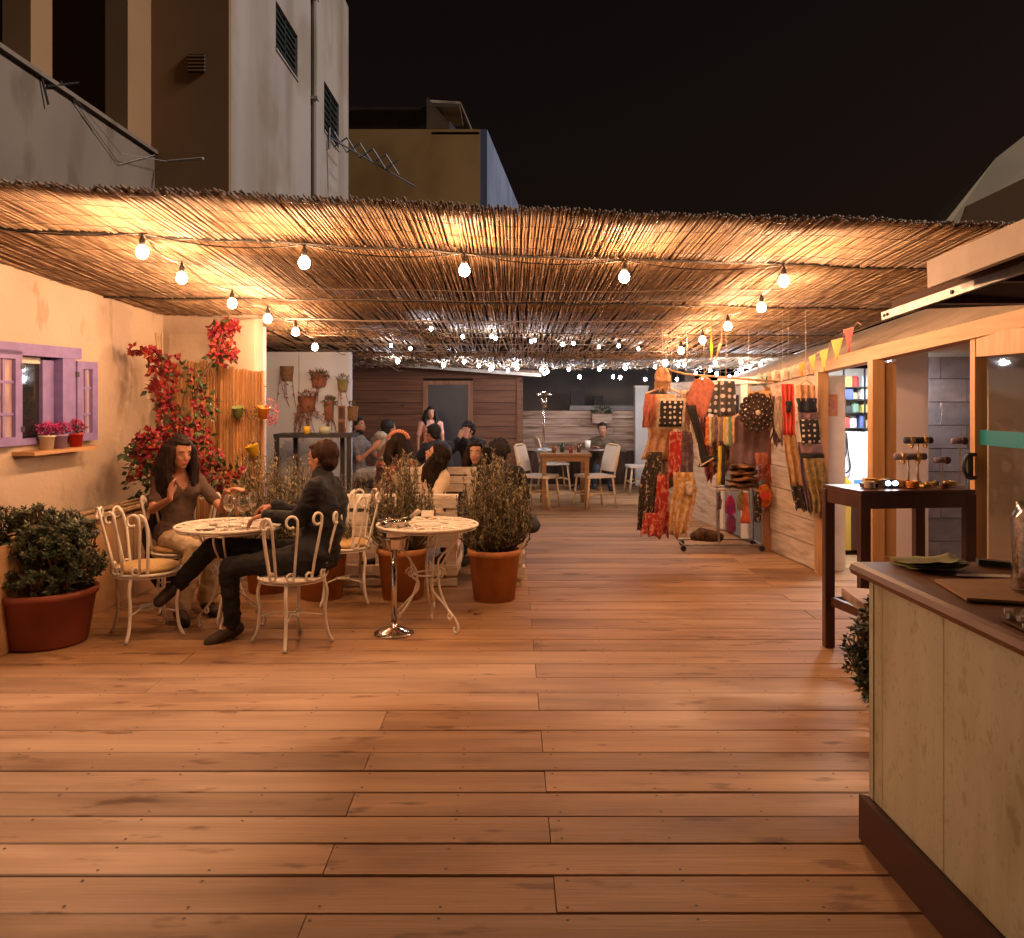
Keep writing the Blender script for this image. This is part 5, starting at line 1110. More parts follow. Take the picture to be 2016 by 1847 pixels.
def person(label, loc, yaw, J=None, s=1.0, skinm=None, top=None, top_sleeve='short', bottom=None, bottom_len='long', shoe=None, hair='short', hairm=None, look=(1,0,0), headup=(0,0,1), group=None, vox=.012, beard=False, eyes=True, vneck=False, fem=False, hood=False, jacket=False, hands=True, palm=None, sh=.45, legs=True, fingers_curl=.5):
    t = thing('person', label, 'person', loc, yaw, group)
    K = dict(P=(0,0,sh+.09), B=(-.03,0,sh+.30), Cc=(-.02,0,sh+.44), N=(-.01,0,sh+.575), H=(.015,0,sh+.70), sL=(-.02,.185,sh+.505), sR=(-.02,-.185,sh+.505), eL=(.06,.26,sh+.25), eR=(.06,-.26,sh+.25), wL=(.27,.15,sh+.16), wR=(.27,-.15,sh+.16),
             hL=(.0,.095,sh+.075), hR=(0,-.095,sh+.075), kL=(.43,.13,sh+.055), kR=(.43,-.13,sh+.055), aL=(.42,.13,.085), aR=(.42,-.13,.085), tL=(.58,.14,.03), tR=(.58,-.14,.03))
    K.update(J or {}); K = {k: Vector(v)*s for k, v in K.items()}
    w = .87 if fem else 1.0; S = s; skinm = skinm or m_skin
    Hm = frame(look, headup); hc = K['H']
    def hp_(x, y, z): return hc+Hm @ Vector((x,y,z))*S
    mb = MB()
    def torso(g, ex, low=False):
        rcone(g, K['P']+Vector((0,.055,0))*S, K['P']-Vector((0,.055,0))*S, .115*S+ex, .115*S+ex)
        rcone(g, K['P'], K['B'], .118*S*w+ex, .112*S*w+ex); hw = .038 if fem else .055; rcone(g, K['B']+Vector((0,.03,0))*S, K['Cc']+Vector((0,hw,0))*S, .100*S*w+ex, .110*S*w+ex); rcone(g, K['B']-Vector((0,.03,0))*S, K['Cc']-Vector((0,hw,0))*S, .100*S*w+ex, .110*S*w+ex)
        if low:
            for q in ('sL','sR'): rcone(g, K['Cc'].lerp(K[q],.55)+Vector((-.018,0,.012))*S, K[q], .076*S, .060*S*w+ex*.8)
            rcone(g, K['sL']+Vector((-.04,-.03,.0))*S, K['sR']+Vector((-.04,.03,.0))*S, .056*S, .056*S)
        else:
            rcone(g, K['Cc'], K['N'].lerp(K['Cc'],.35), .105*S*w+ex, .075*S+ex)
            for q in ('sL','sR'): rcone(g, K['N'].lerp(K['Cc'],.26), K[q], .060*S*w+ex*.8, .056*S*w+ex*.8)
        if fem:
            fw = Vector((1,0,0))
            for sg in (1,-1): g.ell(K['Cc']+Vector((.070,.066*sg,-.012))*S, (.052*S+ex,.056*S+ex,.058*S+ex))
    torso(mb, 0)
    rcone(mb, K['N'].lerp(K['Cc'],.2), hp_(-.015,0,-.06), .056*S*w, .050*S*w)
    # head
    mb.ell(hp_(-.012,0,.035), (.098*S,.076*S,.088*S), R=Hm, n=16, m=12); mb.ell(hp_(.022,0,-.030), (.066*S,.058*S,.082*S), R=Hm, n=14, m=10)
    mb.ell(hp_(.058,0,-.088), (.026*S,.028*S,.020*S), R=Hm); rcone(mb, hp_(.082,0,.018), hp_(.104,0,-.022), .009*S, .014*S, 8)
    for sg in (1,-1):
        mb.ell(hp_(-.005,.077*sg,-.005), (.018*S,.009*S,.030*S), R=Hm, n=8, m=6); mb.ell(hp_(.060,.032*sg,-.022), (.024*S,.022*S,.020*S), R=Hm, n=8, m=6)
    rcone(mb, hp_(.074,.034,.034), hp_(.074,-.034,.034), .011*S, .011*S, 8)
    mb.ell(hp_(.080,0,-.058), (.014*S,.026*S,.012*S), R=Hm, n=8, m=6)
    # arms + hands
    for q in 'LR':
        rcone(mb, K['s'+q], K['e'+q], .047*S*w, .037*S*w); rcone(mb, K['e'+q], K['w'+q], .037*S*w, .025*S*w)
        if hands:
            d = (K['w'+q]-K['e'+q]).normalized()
            if palm and q in palm: d = Vector(palm[q][0]).normalized(); nrm = Vector(palm[q][1])
            else: nrm = Vector((0,0,-1))
            nrm = (nrm-d*nrm.dot(d)); nrm = nrm.normalized() if nrm.length > .05 else d.orthogonal().normalized(); sd = d.cross(nrm)
            if q == 'L': thumb = sd if sd.y < 0 else -sd
            else: thumb = sd if sd.y > 0 else -sd
            W_ = K['w'+q]; 
            for k in (-1.4,-.5,.5,1.4):
                kn = W_+d*.082*S+thumb*(-k*.019*S); rcone(mb, W_+d*.012*S+thumb*(-k*.011*S), kn, .016*S, .0125*S, 8)
                L = (.068,.076,.072,.056)[int(k+1.5)]*S; c1 = fingers_curl; a = kn; dd = d
                for j, fr in enumerate((.45,.32,.23)):
                    dd = (dd+nrm*math.tan(c1*.55)).normalized(); b_ = a+dd*L*fr*1.05; rcone(mb, a, b_, (.0105-.0008*j)*S, (.0098-.001*j)*S, 7); a = b_
            th0 = W_+d*.025*S+thumb*.018*S; th1 = th0+(d*.6+thumb*.75+nrm*.25).normalized()*.042*S; rcone(mb, th0, th1, .015*S, .012*S, 8); rcone(mb, th1, th1+(d*.95+thumb*.25+nrm*.3).normalized()*.034*S, .0115*S, .009*S, 8)
    if legs:
        for q in 'LR':
            rcone(mb, K['h'+q], K['k'+q], .078*S, .052*S); rcone(mb, K['k'+q], K['k'+q].lerp(K['a'+q],.35), .052*S, .052*S); rcone(mb, K['k'+q].lerp(K['a'+q],.35), K['a'+q], .052*S, .034*S); rcone(mb, K['a'+q], K['t'+q], .034*S, .025*S)
    blob(mb, 'body', skinm, t, vox*.72 if vox < .011 else vox)
    # eyes, brows and mouth
    g = MB(); g2 = MB(); g3 = MB()
    for sg in (1,-1):
        g.ell(hp_(.076,.030*sg,.014), (.010*S,.013*S,.006*S), R=Hm, n=8, m=6); g2.ell(hp_(.0845,.030*sg,.013), (.003*S,.005*S,.005*S), R=Hm, n=6, m=5)
        g3.tube([hp_(.081,.014*sg,.032), hp_(.084,.032*sg,.037), hp_(.074,.050*sg,.032)], .0034*S, 5)
    if not eyes:
        g2 = MB()
        for sg in (1,-1): g2.tube([hp_(.084,.017*sg,.006), hp_(.0885,.030*sg,.002), hp_(.080,.043*sg,.007)], .0026*S, 5)
    else: g.build('eyes', m_eye, t, smooth=True, world=False)
    g2.build('pupils' if eyes else 'eyelashes', m_iris, t, smooth=True, world=False)
    hairm = hairm or M('hair_dark',(.010,.005,.004),.65,col2=(.025,.012,.008),scale=(60,60,14),amt=.9)
    g3.build('eyebrows', hairm, t, smooth=True, world=False)
    g = MB(); g.ell(hp_(.089,0,-.052), (.007*S,.020*S,.0042*S), R=Hm, n=10, m=5); g.ell(hp_(.088,0,-.060), (.008*S,.017*S,.005*S), R=Hm, n=10, m=5); g.build('lips', m_lip, t, smooth=True, world=False)
    # hair
    if hair:
        g = MB()
        g.ell(hp_(-.030,0,.046), (.100*S,.086*S,.092*S), R=Hm, n=16, m=12); g.ell(hp_(.012,0,.092), (.076*S,.068*S,.028*S), R=Hm, n=12, m=9); g.ell(hp_(-.055,0,-.005), (.060*S,.072*S,.080*S), R=Hm, n=12, m=9)
        for sg in (1,-1): g.ell(hp_(-.002,.072*sg,.035), (.030*S,.014*S,.036*S), R=Hm, n=8, m=6)
        dsp = .006
        if hair == 'long' or hair == 'wavy':
            dsp = .009; rr = random.Random(5)
            for sg in (1,-1):
                for (y,x,ln) in ((.084,.022,.27),(.100,-.02,.33),(.085,-.065,.35),(.035,-.09,.37)):
                    a = hp_(x,y*sg,.03); b_ = hp_(x-.005,(y+.028)*sg,-.10); e = b_+Vector((-.015,.012*sg,-(ln-.10)))*S
                    rcone(g, a, b_, .034*S, .042*S, 8); rcone(g, b_, e, .044*S, .026*S, 8)
                if fem: f_ = hp_(.035,.078*sg,.0); rcone(g, f_, hp_(.04,.098*sg,-.13), .024*S, .030*S, 8); rcone(g, hp_(.04,.098*sg,-.13), hp_(.04,.10*sg,-.13)+Vector((.02,.0,-.11))*S, .030*S, .016*S, 8)
        if hair == 'curly':
            dsp = .02
            for _ in range(26): d = rdir(); d.x = -abs(d.x)*1.0+.25; g.ell(hp_(-.02+d.x*.085, d.y*.085, .04+d.z*.085), .035*S, n=8, m=6)
        if hair == 'bun': g.ell(hp_(-.10,0,.09), .042*S, n=10, m=8)
        blob(g, 'hair', hairm, t, .007, 1, dsp*S, 42, 3, (1,1,.22))
    if beard:
        g = MB(); g.ell(hp_(.030,0,-.070), (.060*S,.060*S,.048*S), R=Hm, n=12, m=9); g.ell(hp_(.066,0,-.088), (.026*S,.032*S,.026*S), R=Hm, n=8, m=7); blob(g, 'beard', hairm, t, .008, 2, .004, 40)
    # clothes
    if top:
        g = MB(); torso(g, .019*S)
        nm = 'jacket' if jacket else ('hooded_top' if hood else 'shirt')
        for q in 'LR':
            if top_sleeve == 'short':
                m_ = K['s'+q].lerp(K['e'+q],.66); rcone(g, K['s'+q], m_, (.058 if fem else .064)*S*w, (.056 if fem else .062)*S*w)
            else:
                rcone(g, K['s'+q], K['e'+q], .070*S*w, .058*S*w); m_ = K['e'+q].lerp(K['w'+q],.93); rcone(g, K['e'+q], m_, .056*S*w, .042*S*w)
        hemz = K['P']+Vector((0,0,-.03))*S
        rcone(g, K['P']+Vector((0,.06,-.02))*S, K['P']+Vector((0,-.06,-.02))*S, .128*S, .128*S)
        if hood: g.ell(K['N']+Vector((-.06,0,.03))*S, (.085*S,.12*S,.06*S)); rcone(g, K['N']+Vector((.02,.075,0))*S, K['N']+Vector((.02,-.075,0))*S, .045*S, .045*S)
        if jacket: rcone(g, K['N'], K['N'].lerp(K['H'],.22), .075*S, .070*S)
        shirt_ob = blob(g, nm, top, t, max(.010, vox), 8 if fem else 3, (.006 if fem else .013)*S, 11, len(label), (1,1,2.2))
        if vneck:      # open V neckline, cut out of the cloth
            ob = shirt_ob
            import bmesh
            bm = bmesh.new(); bm.from_mesh(ob.data); zl = K['Cc'].z-.015*S; zn = K['N'].z
            kill = []
            for f in bm.faces:
                c_ = f.calc_center_median()
                if c_.z > zl and c_.x > K['Cc'].x+.0 and abs(c_.y-K['Cc'].y*(1-(c_.z-zl)/(zn-zl))-K['N'].y*(c_.z-zl)/(zn-zl)) < .085*S*min(1.15,(c_.z-zl)/(zn-zl)): kill.append(f)
            bmesh.ops.delete(bm, geom=kill, context='FACES'); bm.to_mesh(ob.data); bm.free()
    if False:
        g = MB(); a = K['N'].lerp(K['Cc'],.05); 
        P = [[K['N']+Vector((.074+.040*k, y*(1-k)*.062+.0, -.02-.125*k))*S+Vector((.012-.012*abs(y),0,0)) for y in (-1,-.5,0,.5,1)] for k in (0,.25,.5,.75,.97)]
        g.grid(P, .004, nrm=(1,0,.2)); g.build('bare_neckline', skinm, t, smooth=True, world=False)
    if bottom and legs:
        g = MB(); rcone(g, K['P']+Vector((0,.055,-.015))*S, K['P']+Vector((0,-.055,-.015))*S, .124*S, .124*S)
        for q in 'LR':
            if bottom_len == 'short': rcone(g, K['h'+q], K['h'+q].lerp(K['k'+q],.85), .094*S, .078*S)
            else: rcone(g, K['h'+q], K['k'+q], .092*S, .068*S); rcone(g, K['k'+q], K['k'+q].lerp(K['a'+q],.97), .068*S, .055*S if bottom_len == 'long' else .075*S)
        blob(g, 'trousers' if bottom_len != 'short' else 'shorts', bottom, t, max(.010,vox), 3, .012*S, 12, 7, (1,1,1.6))
    if shoe and legs:
        for q in 'LR':
            g = MB(); A, T_ = K['a'+q], K['t'+q]; d = (T_-A).normalized(); up = (K['k'+q]-A).normalized()
            rcone(g, A+up*.13*S, A-up*.02*S, .050*S, .048*S); rcone(g, A-up*.03*S-d*.03*S, T_+d*.02*S, .047*S, .041*S); rcone(g, A-up*.05*S-d*.05*S, A-up*.05*S, .038*S, .038*S)
            blob(g, 'shoe', shoe, t, .009, 3)
    return t
def inv(loc, yaw):       # world point -> person frame
    Mx = (Matrix.Translation(Vector(loc)) @ Matrix.Rotation(yaw,4,'Z')).inverted(); return lambda p: Mx @ Vector(p)
# 1 the woman at the near table
m_blk = M('black_cloth',(.012,.011,.012),.85,col2=(.02,.018,.018),scale=(30,30,30)); m_brn = M('taupe_knit',(.085,.052,.040),.9,col2=(.062,.038,.029),scale=(40,40,40),bump=.3)
m_crm = M('cream_trouser_cloth',(.50,.39,.26),.9,col2=(.40,.30,.19),scale=(14,14,14)); m_hairb = M('hair_brown',(.007,.0035,.0025),.7,spec=.2,col2=(.020,.009,.006),scale=(70,70,12),amt=.9)
L = (-2.57,6.84,0); yw = math.radians(-52); W = inv(L,yw)
hd = at(355,892,6.72); rh = at(452,962,6.55)
person('woman with long dark wavy hair, taupe top and cream trousers, gesturing at the round table', L, yw,
    J=dict(P=(0,0,.55), B=(-.01,0,.76), Cc=(.01,0,.90), N=(.03,0,1.035), H=tuple(W(hd)), sL=(.02,.150,.950), sR=(.02,-.150,.950),
      eL=tuple(W(at(438,1003,6.78))), wL=tuple(W(at(445,967,6.52))), eR=tuple(W(at(300,1004,6.58))), wR=tuple(W(at(335,982,6.36))),
      kL=(.42,.16,.50), kR=(.44,-.02,.50), aL=(.36,.10,.10), aR=(.50,-.14,.10), tL=(.50,.10,.035), tR=(.65,-.16,.035)),
    top=m_brn, bottom=m_crm, bottom_len='wide', shoe=M('dark_sandal',(.03,.015,.012),.6), hair='wavy', hairm=m_hairb, look=tuple(Matrix.Rotation(-yw,3,'Z') @ Vector((.72,-.62,-.22))), vox=.010, fem=True, vneck=True, eyes=False, skinm=m_skin,
    palm={'L': (tuple(Matrix.Rotation(-yw,3,'Z') @ Vector((.85,-.35,.25))), (0,0,-1)), 'R': (tuple(Matrix.Rotation(-yw,3,'Z') @ Vector((.1,-.25,.95))), tuple(Matrix.Rotation(-yw,3,'Z') @ Vector((1,0,0))))})
# 2 the man in dark clothes
L = (-1.42,5.86,0); yw = math.radians(158); W = inv(L,yw); w3 = lambda u,v,Y: tuple(W(at(u,v,Y)))
RW = lambda v: tuple(Matrix.Rotation(-yw,3,'Z') @ Vector(v))
m_jkt = M('black_jacket_cloth',(.006,.007,.011),.85,col2=(.012,.012,.017),scale=(20,20,20)); m_trs = M('charcoal_trouser_cloth',(.008,.008,.008),.85,col2=(.014,.013,.013),scale=(20,20,20)); m_boot = M('brown_suede_boot',(.035,.022,.016),.75,col2=(.055,.035,.025),scale=(20,20,20))
hairman = M('hair_mid_brown',(.015,.006,.004),.7,spec=.2,col2=(.034,.014,.008),scale=(90,90,20),amt=.9)
person('brown-haired man in a black jacket with crossed legs, seated at the round table', L, yw,
    J=dict(P=w3(622,1088,5.88), B=w3(640,1035,5.90), Cc=w3(640,988,5.92), N=w3(636,943,5.95), H=w3(634,905,5.97), sL=w3(622,962,5.76), sR=w3(654,958,6.12),
      eL=w3(590,1022,5.78), wL=w3(523,1014,5.92), eR=w3(592,1012,6.20), wR=w3(540,996,6.16),
      hL=w3(608,1095,5.80), hR=w3(604,1090,5.98), kL=w3(452,1118,5.84), kR=w3(416,1078,6.02), aL=w3(457,1232,5.88), tL=w3(418,1262,5.80), aR=w3(350,1150,6.02), tR=w3(318,1180,5.96)),
    top=m_jkt, top_sleeve='long', jacket=True, bottom=m_trs, shoe=m_boot, hair='short', hairm=hairman, look=RW((-.92,.38,-.10)), vox=.010,
    palm={'L': (RW((-.95,.1,-.25)), RW((0,.1,-1))), 'R': (RW((-.95,-.1,-.1)), RW((0,0,-1)))}, fingers_curl=.9)
t = thing('black_bag', 'black bag hanging between the woman\'s chair and the planter box', 'bag', at(322,1100,6.95)); mb = MB()
P = [[at(322,0,6.98)+Vector((math.cos(a*PI/6)*(.10+.05*k), math.sin(a*PI/6)*.07, 1.62-1.62-(0) )) for a in range(13)] for k in (0,.3,.6,1)]
P = []
for k in range(8):
    q = k/7; rr = .3+.7*math.sin(PI*(.12+.8*q)); P.append([Vector((at(318,0,6.98).x+math.cos(a*PI/6)*.15*rr+.02*math.sin(k*2), 6.98+math.sin(a*PI/6)*.09*rr, .12+.62*(1-q))) for a in range(13)])
mb.grid(P); mb.build('bag_body', m_blk, t, smooth=True)
# ---- the back group
m_gt = M('grey_tshirt',(.15,.14,.15),.9); m_gshort = M('pale_grey_shorts',(.36,.34,.30),.9); m_hood = M('oatmeal_hoodie',(.46,.41,.35),.9); m_pk = M('pink_tshirt',(.62,.33,.27),.9); m_navy = M('navy_cloth',(.018,.022,.035),.85); m_wh = M('cream_shirt',(.62,.50,.38),.9)
hb = M('hair_black',(.008,.006,.005),.7); m_jean = M('dark_jeans',(.03,.035,.05),.85)
def pv(u, v, Y): return at(u, v, Y)
def seated(label, u, vhead, Y, yaw_deg, **kw):
    L = (at(u,0,Y).x, Y, 0); zt = at(u,vhead,Y).z; s = kw.pop('s', None) or 1.0; base = .45
    sh = zt/s-.83 if 'sh' not in kw else kw.pop('sh'); Jx = kw.pop('J', {})
    return person(label, L, math.radians(yaw_deg), J=Jx, s=s, sh=sh, **kw)
def stool(u, Y, h, lab):
    x = at(u,0,Y).x; t = thing('bar_stool', lab, 'stool', (x,Y,0), 0, 'stools of the back group'); mb = MB(); mb.lathe([(0,h-.035),(.16,h-.035),(.17,h-.015),(.16,h),(0,h)], (x,Y,0), 18); mb.build('seat', m_dkwood, t, smooth=True)
    for k in range(4): a = PI/4+k*PI/2; mb = MB(); mb.tube([(x+.10*math.cos(a),Y+.10*math.sin(a),h-.03),(x+.19*math.cos(a),Y+.19*math.sin(a),.004)], .012, 5); mb.build('leg', m_black, t)
    mb = MB(); mb.tube([(x+.155*math.cos(a*PI/8),Y+.155*math.sin(a*PI/8),.2) for a in range(16)], .008, 5, closed=True); mb.build('foot_ring', m_black, t)
person('bearded man in a grey tee and pale shorts raising his hand', (at(702,0,11.6).x,11.6,0), math.radians(-12), sh=.52,
    J=dict(eR=(.12,-.22,.79), wR=(.27,-.14,.93), kL=(.40,.20,.60), kR=(.42,-.10,.60), aL=(.30,.2,.2), aR=(.32,-.1,.2), tL=(.45,.2,.17), tR=(.47,-.1,.17), eL=(.20,.24,.80), wL=(.36,.15,.98)), skinm=m_skin, top=m_gt, bottom=m_gshort, bottom_len='short', shoe=m_blk, hair='short', beard=True, hairm=hb,
    palm={'L': ((.1,0,1),(1,0,0)), 'R': ((.6,.1,.7),(0,1,0))})
stool(702,11.6,.50,'dark round stool under the bearded man')
person('person in an oatmeal hooded top with dark hair, turned away beside the bearded man', (at(757,0,12.2).x,12.2,0), math.radians(50), sh=.46,
    J=dict(H=(.07,-.02,1.15)), top=m_hood, top_sleeve='long', hood=True, bottom=m_jean, shoe=m_blk, hair='short', hairm=hb, look=(1,-.2,.0))
stool(757,12.2,.45,'dark round stool under the person in the oatmeal hooded top')
person('girl in a pink T-shirt standing before the dark cabin door', (at(848,0,14.6).x,14.6,0), math.radians(-80), s=.86, sh=.45, legs=True, skinm=m_skin2, fem=True,
    J=dict(P=(0,0,.90), B=(0,0,1.10), Cc=(0,0,1.25), N=(.0,0,1.40), H=(.02,0,1.535), sL=(0,.18,1.33), sR=(0,-.18,1.33), eL=(.0,.23,1.06), eR=(.0,-.24,1.05), wL=(.06,.24,.82), wR=(.05,-.24,.80), hL=(0,.09,.88), hR=(0,-.09,.88), kL=(.02,.10,.47), kR=(.02,-.10,.47), aL=(0,.1,.08), aR=(0,-.1,.08), tL=(.16,.1,.03), tR=(.16,-.1,.03)),
    top=m_pk, bottom=m_jean, shoe=m_blk, hair='long', hairm=hb)
person('man in a navy jumper leaning on his hand, before the cabin door', (at(874,0,11.4).x,11.4,0), math.radians(140), sh=.44,
    J=dict(B=(.02,0,.74), Cc=(.08,0,.88), N=(.13,0,1.0), H=(.20,0,1.115), sL=(.09,.19,.95), sR=(.09,-.19,.95), eL=(.33,.16,.78), wL=(.28,.05,.98), eR=(.32,-.2,.75)), top=m_navy, top_sleeve='long', bottom=m_jean, shoe=m_blk, hair='short', hairm=hb, look=(1,.0,-.1),
    palm={'L': ((-.1,0,1),(-1,0,0))})
stool(874,11.4,.43,'dark round stool under the man in the navy jumper')
person('dark-haired person in black holding both hands to the face', (at(925,0,12.8).x,12.8,0), math.radians(-120), sh=.42, skinm=m_skin2,
    J=dict(H=(.05,0,1.10), eL=(.20,.22,.80), wL=(.19,.06,.99), eR=(.20,-.22,.80), wR=(.19,-.06,.99)), top=m_blk, top_sleeve='long', bottom=m_jean, shoe=m_blk, hair='curly', hairm=hb, look=(1,0,-.15),
    palm={'L': ((-.3,0,1),(-1,0,0)), 'R': ((-.3,0,1),(-1,0,0))})
stool(925,12.8,.41,'dark round stool under the person in black')
t = person('woman with a flowered headband and dark curls, seen from behind above the middle potted shrub', (at(785,0,9.3).x,9.3,0), math.radians(75), sh=.38,
    J=dict(H=(.03,0,1.09)), top=M('dark_floral_cloth',(.05,.03,.03),.9,col2=(.3,.1,.06),scale=(20,20,20),contrast=(.5,.6)), top_sleeve='short', bottom=m_jean, shoe=m_blk, hair='long', hairm=m_hairb, fem=True)
mb = MB()
for k in range(22):
    a = PI*(.02+.96*k/21); p = Vector((.015,0,1.10))+Vector((-.11*math.sin(a)*.15,.098*math.cos(a),.07+.07*math.sin(a))); mb.ell(p, (.022,.022,.022), n=6, m=5, mi=k%2)
mb.build('headband', [M('peach_flower',(.6,.28,.14),.7), M('dusky_flower',(.4,.12,.08),.7)], t, smooth=True, world=False)
person('woman with brown hair in a cream shirt leaning her head back on the pallet sofa', (at(845,0,8.55).x,8.55,0), math.radians(-150), sh=.36, skinm=m_skin2, fem=True, vneck=True,
    J=dict(Cc=(-.06,.05,.80), N=(-.04,.10,.93), H=(.0,.17,1.05), sL=(-.05,.22,.85), sR=(-.04,-.13,.90), eR=(.16,-.30,.72), wR=(.30,-.18,.86), eL=(.1,.30,.62)), top=m_wh, top_sleeve='long', bottom=m_wh, shoe=m_blk, hair='long', hairm=m_hairb, look=(.75,-.35,.45), headup=(-.2,.8,.8))
person('brown-haired woman facing the terrace, behind the potted shrub by the dark bag', (at(940,0,9.0).x,9.0,0), math.radians(-115), sh=.33, skinm=m_skin2, fem=True, top=M('olive_jumper',(.07,.055,.035),.9), top_sleeve='long', bottom=m_jean, shoe=m_blk, hair='long', hairm=m_hairb, look=(1,.15,.0))
person('person with dark curly hair seen from behind, next to the brown-haired woman', (at(984,0,8.9).x,8.9,0), math.radians(95), sh=.34, top=m_blk, top_sleeve='long', bottom=m_jean, shoe=m_blk, hair='curly', hairm=hb)
person('man in olive-brown with his elbows out, seated at the low table before the board fence', (at(1186,0,15.6).x,15.6,0), math.radians(-95), sh=.30, skinm=m_skin, top=M('olive_brown_shirt',(.10,.07,.045),.9), top_sleeve='long', bottom=m_jean, shoe=m_blk, hair='short', hairm=hb,
    J=dict(H=(.06,0,1.01), eL=(.10,.36,.66), eR=(.10,-.36,.66), wL=(.34,.16,.72), wR=(.34,-.16,.72)))
# ------------------------------------------------------------------ hanging clothes
def PR(name, c1, c2, sc=18, con=(.45,.58), c3=None):
    return M(name, c1, .9, col2=c2, scale=(sc,sc,sc), contrast=con, detail=2)
D1 = DOTS('black_white_dots', (.012,.010,.010), (.55,.48,.42), 20, .30); D2 = DOTS('grey_white_dots', (.05,.045,.05), (.5,.46,.46), 15, .33)
m_red = PR('red_print',(.34,.025,.02),(.50,.20,.13),24,(.5,.6)); m_dfl = PR('dark_floral_print',(.03,.022,.018),(.34,.24,.17),30,(.57,.64)); m_gold = PR('gold_floral_print',(.42,.23,.06),(.52,.36,.24),22,(.48,.54)); m_peach = PR('peach_cloth',(.56,.34,.20),(.44,.22,.12),22); m_sal = PR('salmon_cloth',(.44,.15,.10),(.34,.11,.075),24)
m_mauve = PR('mauve_cloth',(.21,.13,.14),(.16,.10,.11),12); m_purg = PR('purple_grey_print',(.12,.075,.095),(.2,.13,.14),18); m_khaki = PR('khaki_print',(.30,.21,.09),(.17,.12,.05),22); m_tan = PR('tan_cloth',(.46,.27,.13),(.36,.2,.09),20)
m_tiger = PR('striped_brown_cloth',(.40,.21,.11),(.08,.04,.02),10,(.48,.53)); m_tiger.node_tree.nodes['Mapping'].inputs['Scale'].default_value = (6,6,34)
m_orange = PR('orange_cloth',(.62,.20,.02),(.36,.07,.02),24); m_mag = PR('magenta_cloth',(.42,.03,.14),(.25,.03,.2),12); m_pur = PR('purple_cloth',(.16,.03,.16),(.22,.05,.12),12); m_coral = PR('coral_cloth',(.60,.15,.08),(.5,.12,.07),20); m_cot = PR('pale_cotton',(.52,.42,.33),(.42,.32,.24),22)
m_brightred = PR('bright_red_cloth',(.58,.05,.035),(.46,.08,.05),24)
def cloth(parent, name, mat, rows, Y, folds=3, amp=.02, ragged=0.0, th=.006, seed=0, nc=14, nr=4, slant=0.0):
    """rows: (v, u_left, u_right) from top to bottom at distance Y; pleats run downwards"""
    r = random.Random(seed+len(rows)*7); ph = r.uniform(0,6); P = []; K = []
    for a, b in zip(rows[:-1], rows[1:]):
        for k in range(nr): t = k/nr; K.append(tuple(a[i]+(b[i]-a[i])*t for i in range(3)))
    K.append(rows[-1]); n = len(K)
    for i, (v, ul, ur) in enumerate(K):
        row = []; q = i/(n-1)
        for j in range(nc+1):
            s = j/nc; vv = v
            if i == n-1 and ragged: vv += ragged*(math.sin(s*9+ph)+.5*math.sin(s*23+ph))
            yy = Y+slant*s+amp*(.35+.65*q)*(math.sin(s*folds*2*PI+ph+q*.8)+.4*math.sin(s*folds*4.7*PI+ph*2))+.015*noise.noise(Vector((s*4,q*4,seed)))
            wob = 2.0*noise.noise(Vector((s*3+seed,q*5,1)))*(1 if 0 < i else 0)
            row.append(at(ul+(ur-ul)*s+wob, vv, yy))
        P.append(row)
    mb = MB(); mb.grid(P, th, nrm=(0,1,0)); return mb.build(name, mat, parent, smooth=True)
def garment(name, label, cat, u, v, Y): return thing(name, label, cat, at(u,v,Y), 0, 'clothes hanging for sale')
def hanger(t, u0, u1, v, Y, tilt=0):
    mb = MB(); a, b, c = at(u0,v+12,Y), at((u0+u1)/2,v-4+tilt,Y), at(u1,v+12+tilt*2,Y)
    mb.tube(pathlerp([a,b,c],4), .011, 6); mb.tube([a,c], .006, 5); h = b+Vector((0,0,.0)); mb.tube([h,h+Vector((0,0,.04)),h+Vector((.025,0,.065)),h+Vector((.01,0,.09)),h+Vector((-.02,0,.075))], .004, 5); return mb.build('hanger', m_cot if 'hw' in MC else M('pale_hanger_wood',(.6,.45,.3),.5), t, smooth=True)
def cord(t, u, v, Y, top=None):
    p = at(u,v,Y); mb = MB(); mb.tube([p, (p.x,p.y,rz_(p.x,p.y)-.01)], .0018, 4); return mb.build('cord', m_wire, t)
t = garment('hanging_dress','long dark and red dress with a peach bodice, behind the dotted cushion','dress',1300,900,8.75)
hanger(t,1270,1352,764,8.75,3); cord(t,1311,758,8.75)
cloth(t,'bodice',m_peach,[(776,1272,1330),(820,1270,1325),(858,1278,1325),(905,1262,1318)],8.74,3,.02,0,seed=1)
cloth(t,'skirt_dark',m_dfl,[(890,1278,1304),(935,1262,1300),(990,1256,1296),(1047,1254,1286)],8.70,3,.03,4,seed=2)
cloth(t,'skirt_red',m_red,[(935,1294,1316),(990,1290,1318),(1056,1284,1316)],8.68,3,.03,5,seed=3)
cloth(t,'hem_red',m_red,[(1010,1266,1300),(1035,1264,1300),(1053,1260,1296)],8.67,2,.02,4,seed=4)
cloth(t,'sleeve',m_sal,[(776,1270,1290),(805,1266,1290),(842,1264,1280)],8.72,2,.015,0,seed=5)
t = garment('hanging_skirt','long gold floral skirt with a red print waist hanging beside the dark dress','skirt',1340,950,8.6)
cord(t,1334,850,8.6)
cloth(t,'waist',m_red,[(850,1318,1342),(900,1316,1342),(940,1316,1336)],8.62,2,.02,0,seed=6)
cloth(t,'skirt_gold',m_gold,[(930,1326,1365),(962,1326,1372),(1000,1318,1366),(1056,1316,1350)],8.6,3,.04,5,seed=7)
cloth(t,'side_panel',m_purg,[(850,1343,1362),(900,1340,1366),(940,1338,1364)],8.64,2,.02,3,seed=8)
cloth(t,'white_patch',m_cot,[(948,1350,1364),(975,1350,1362)],8.56,1,.01,0,seed=9)
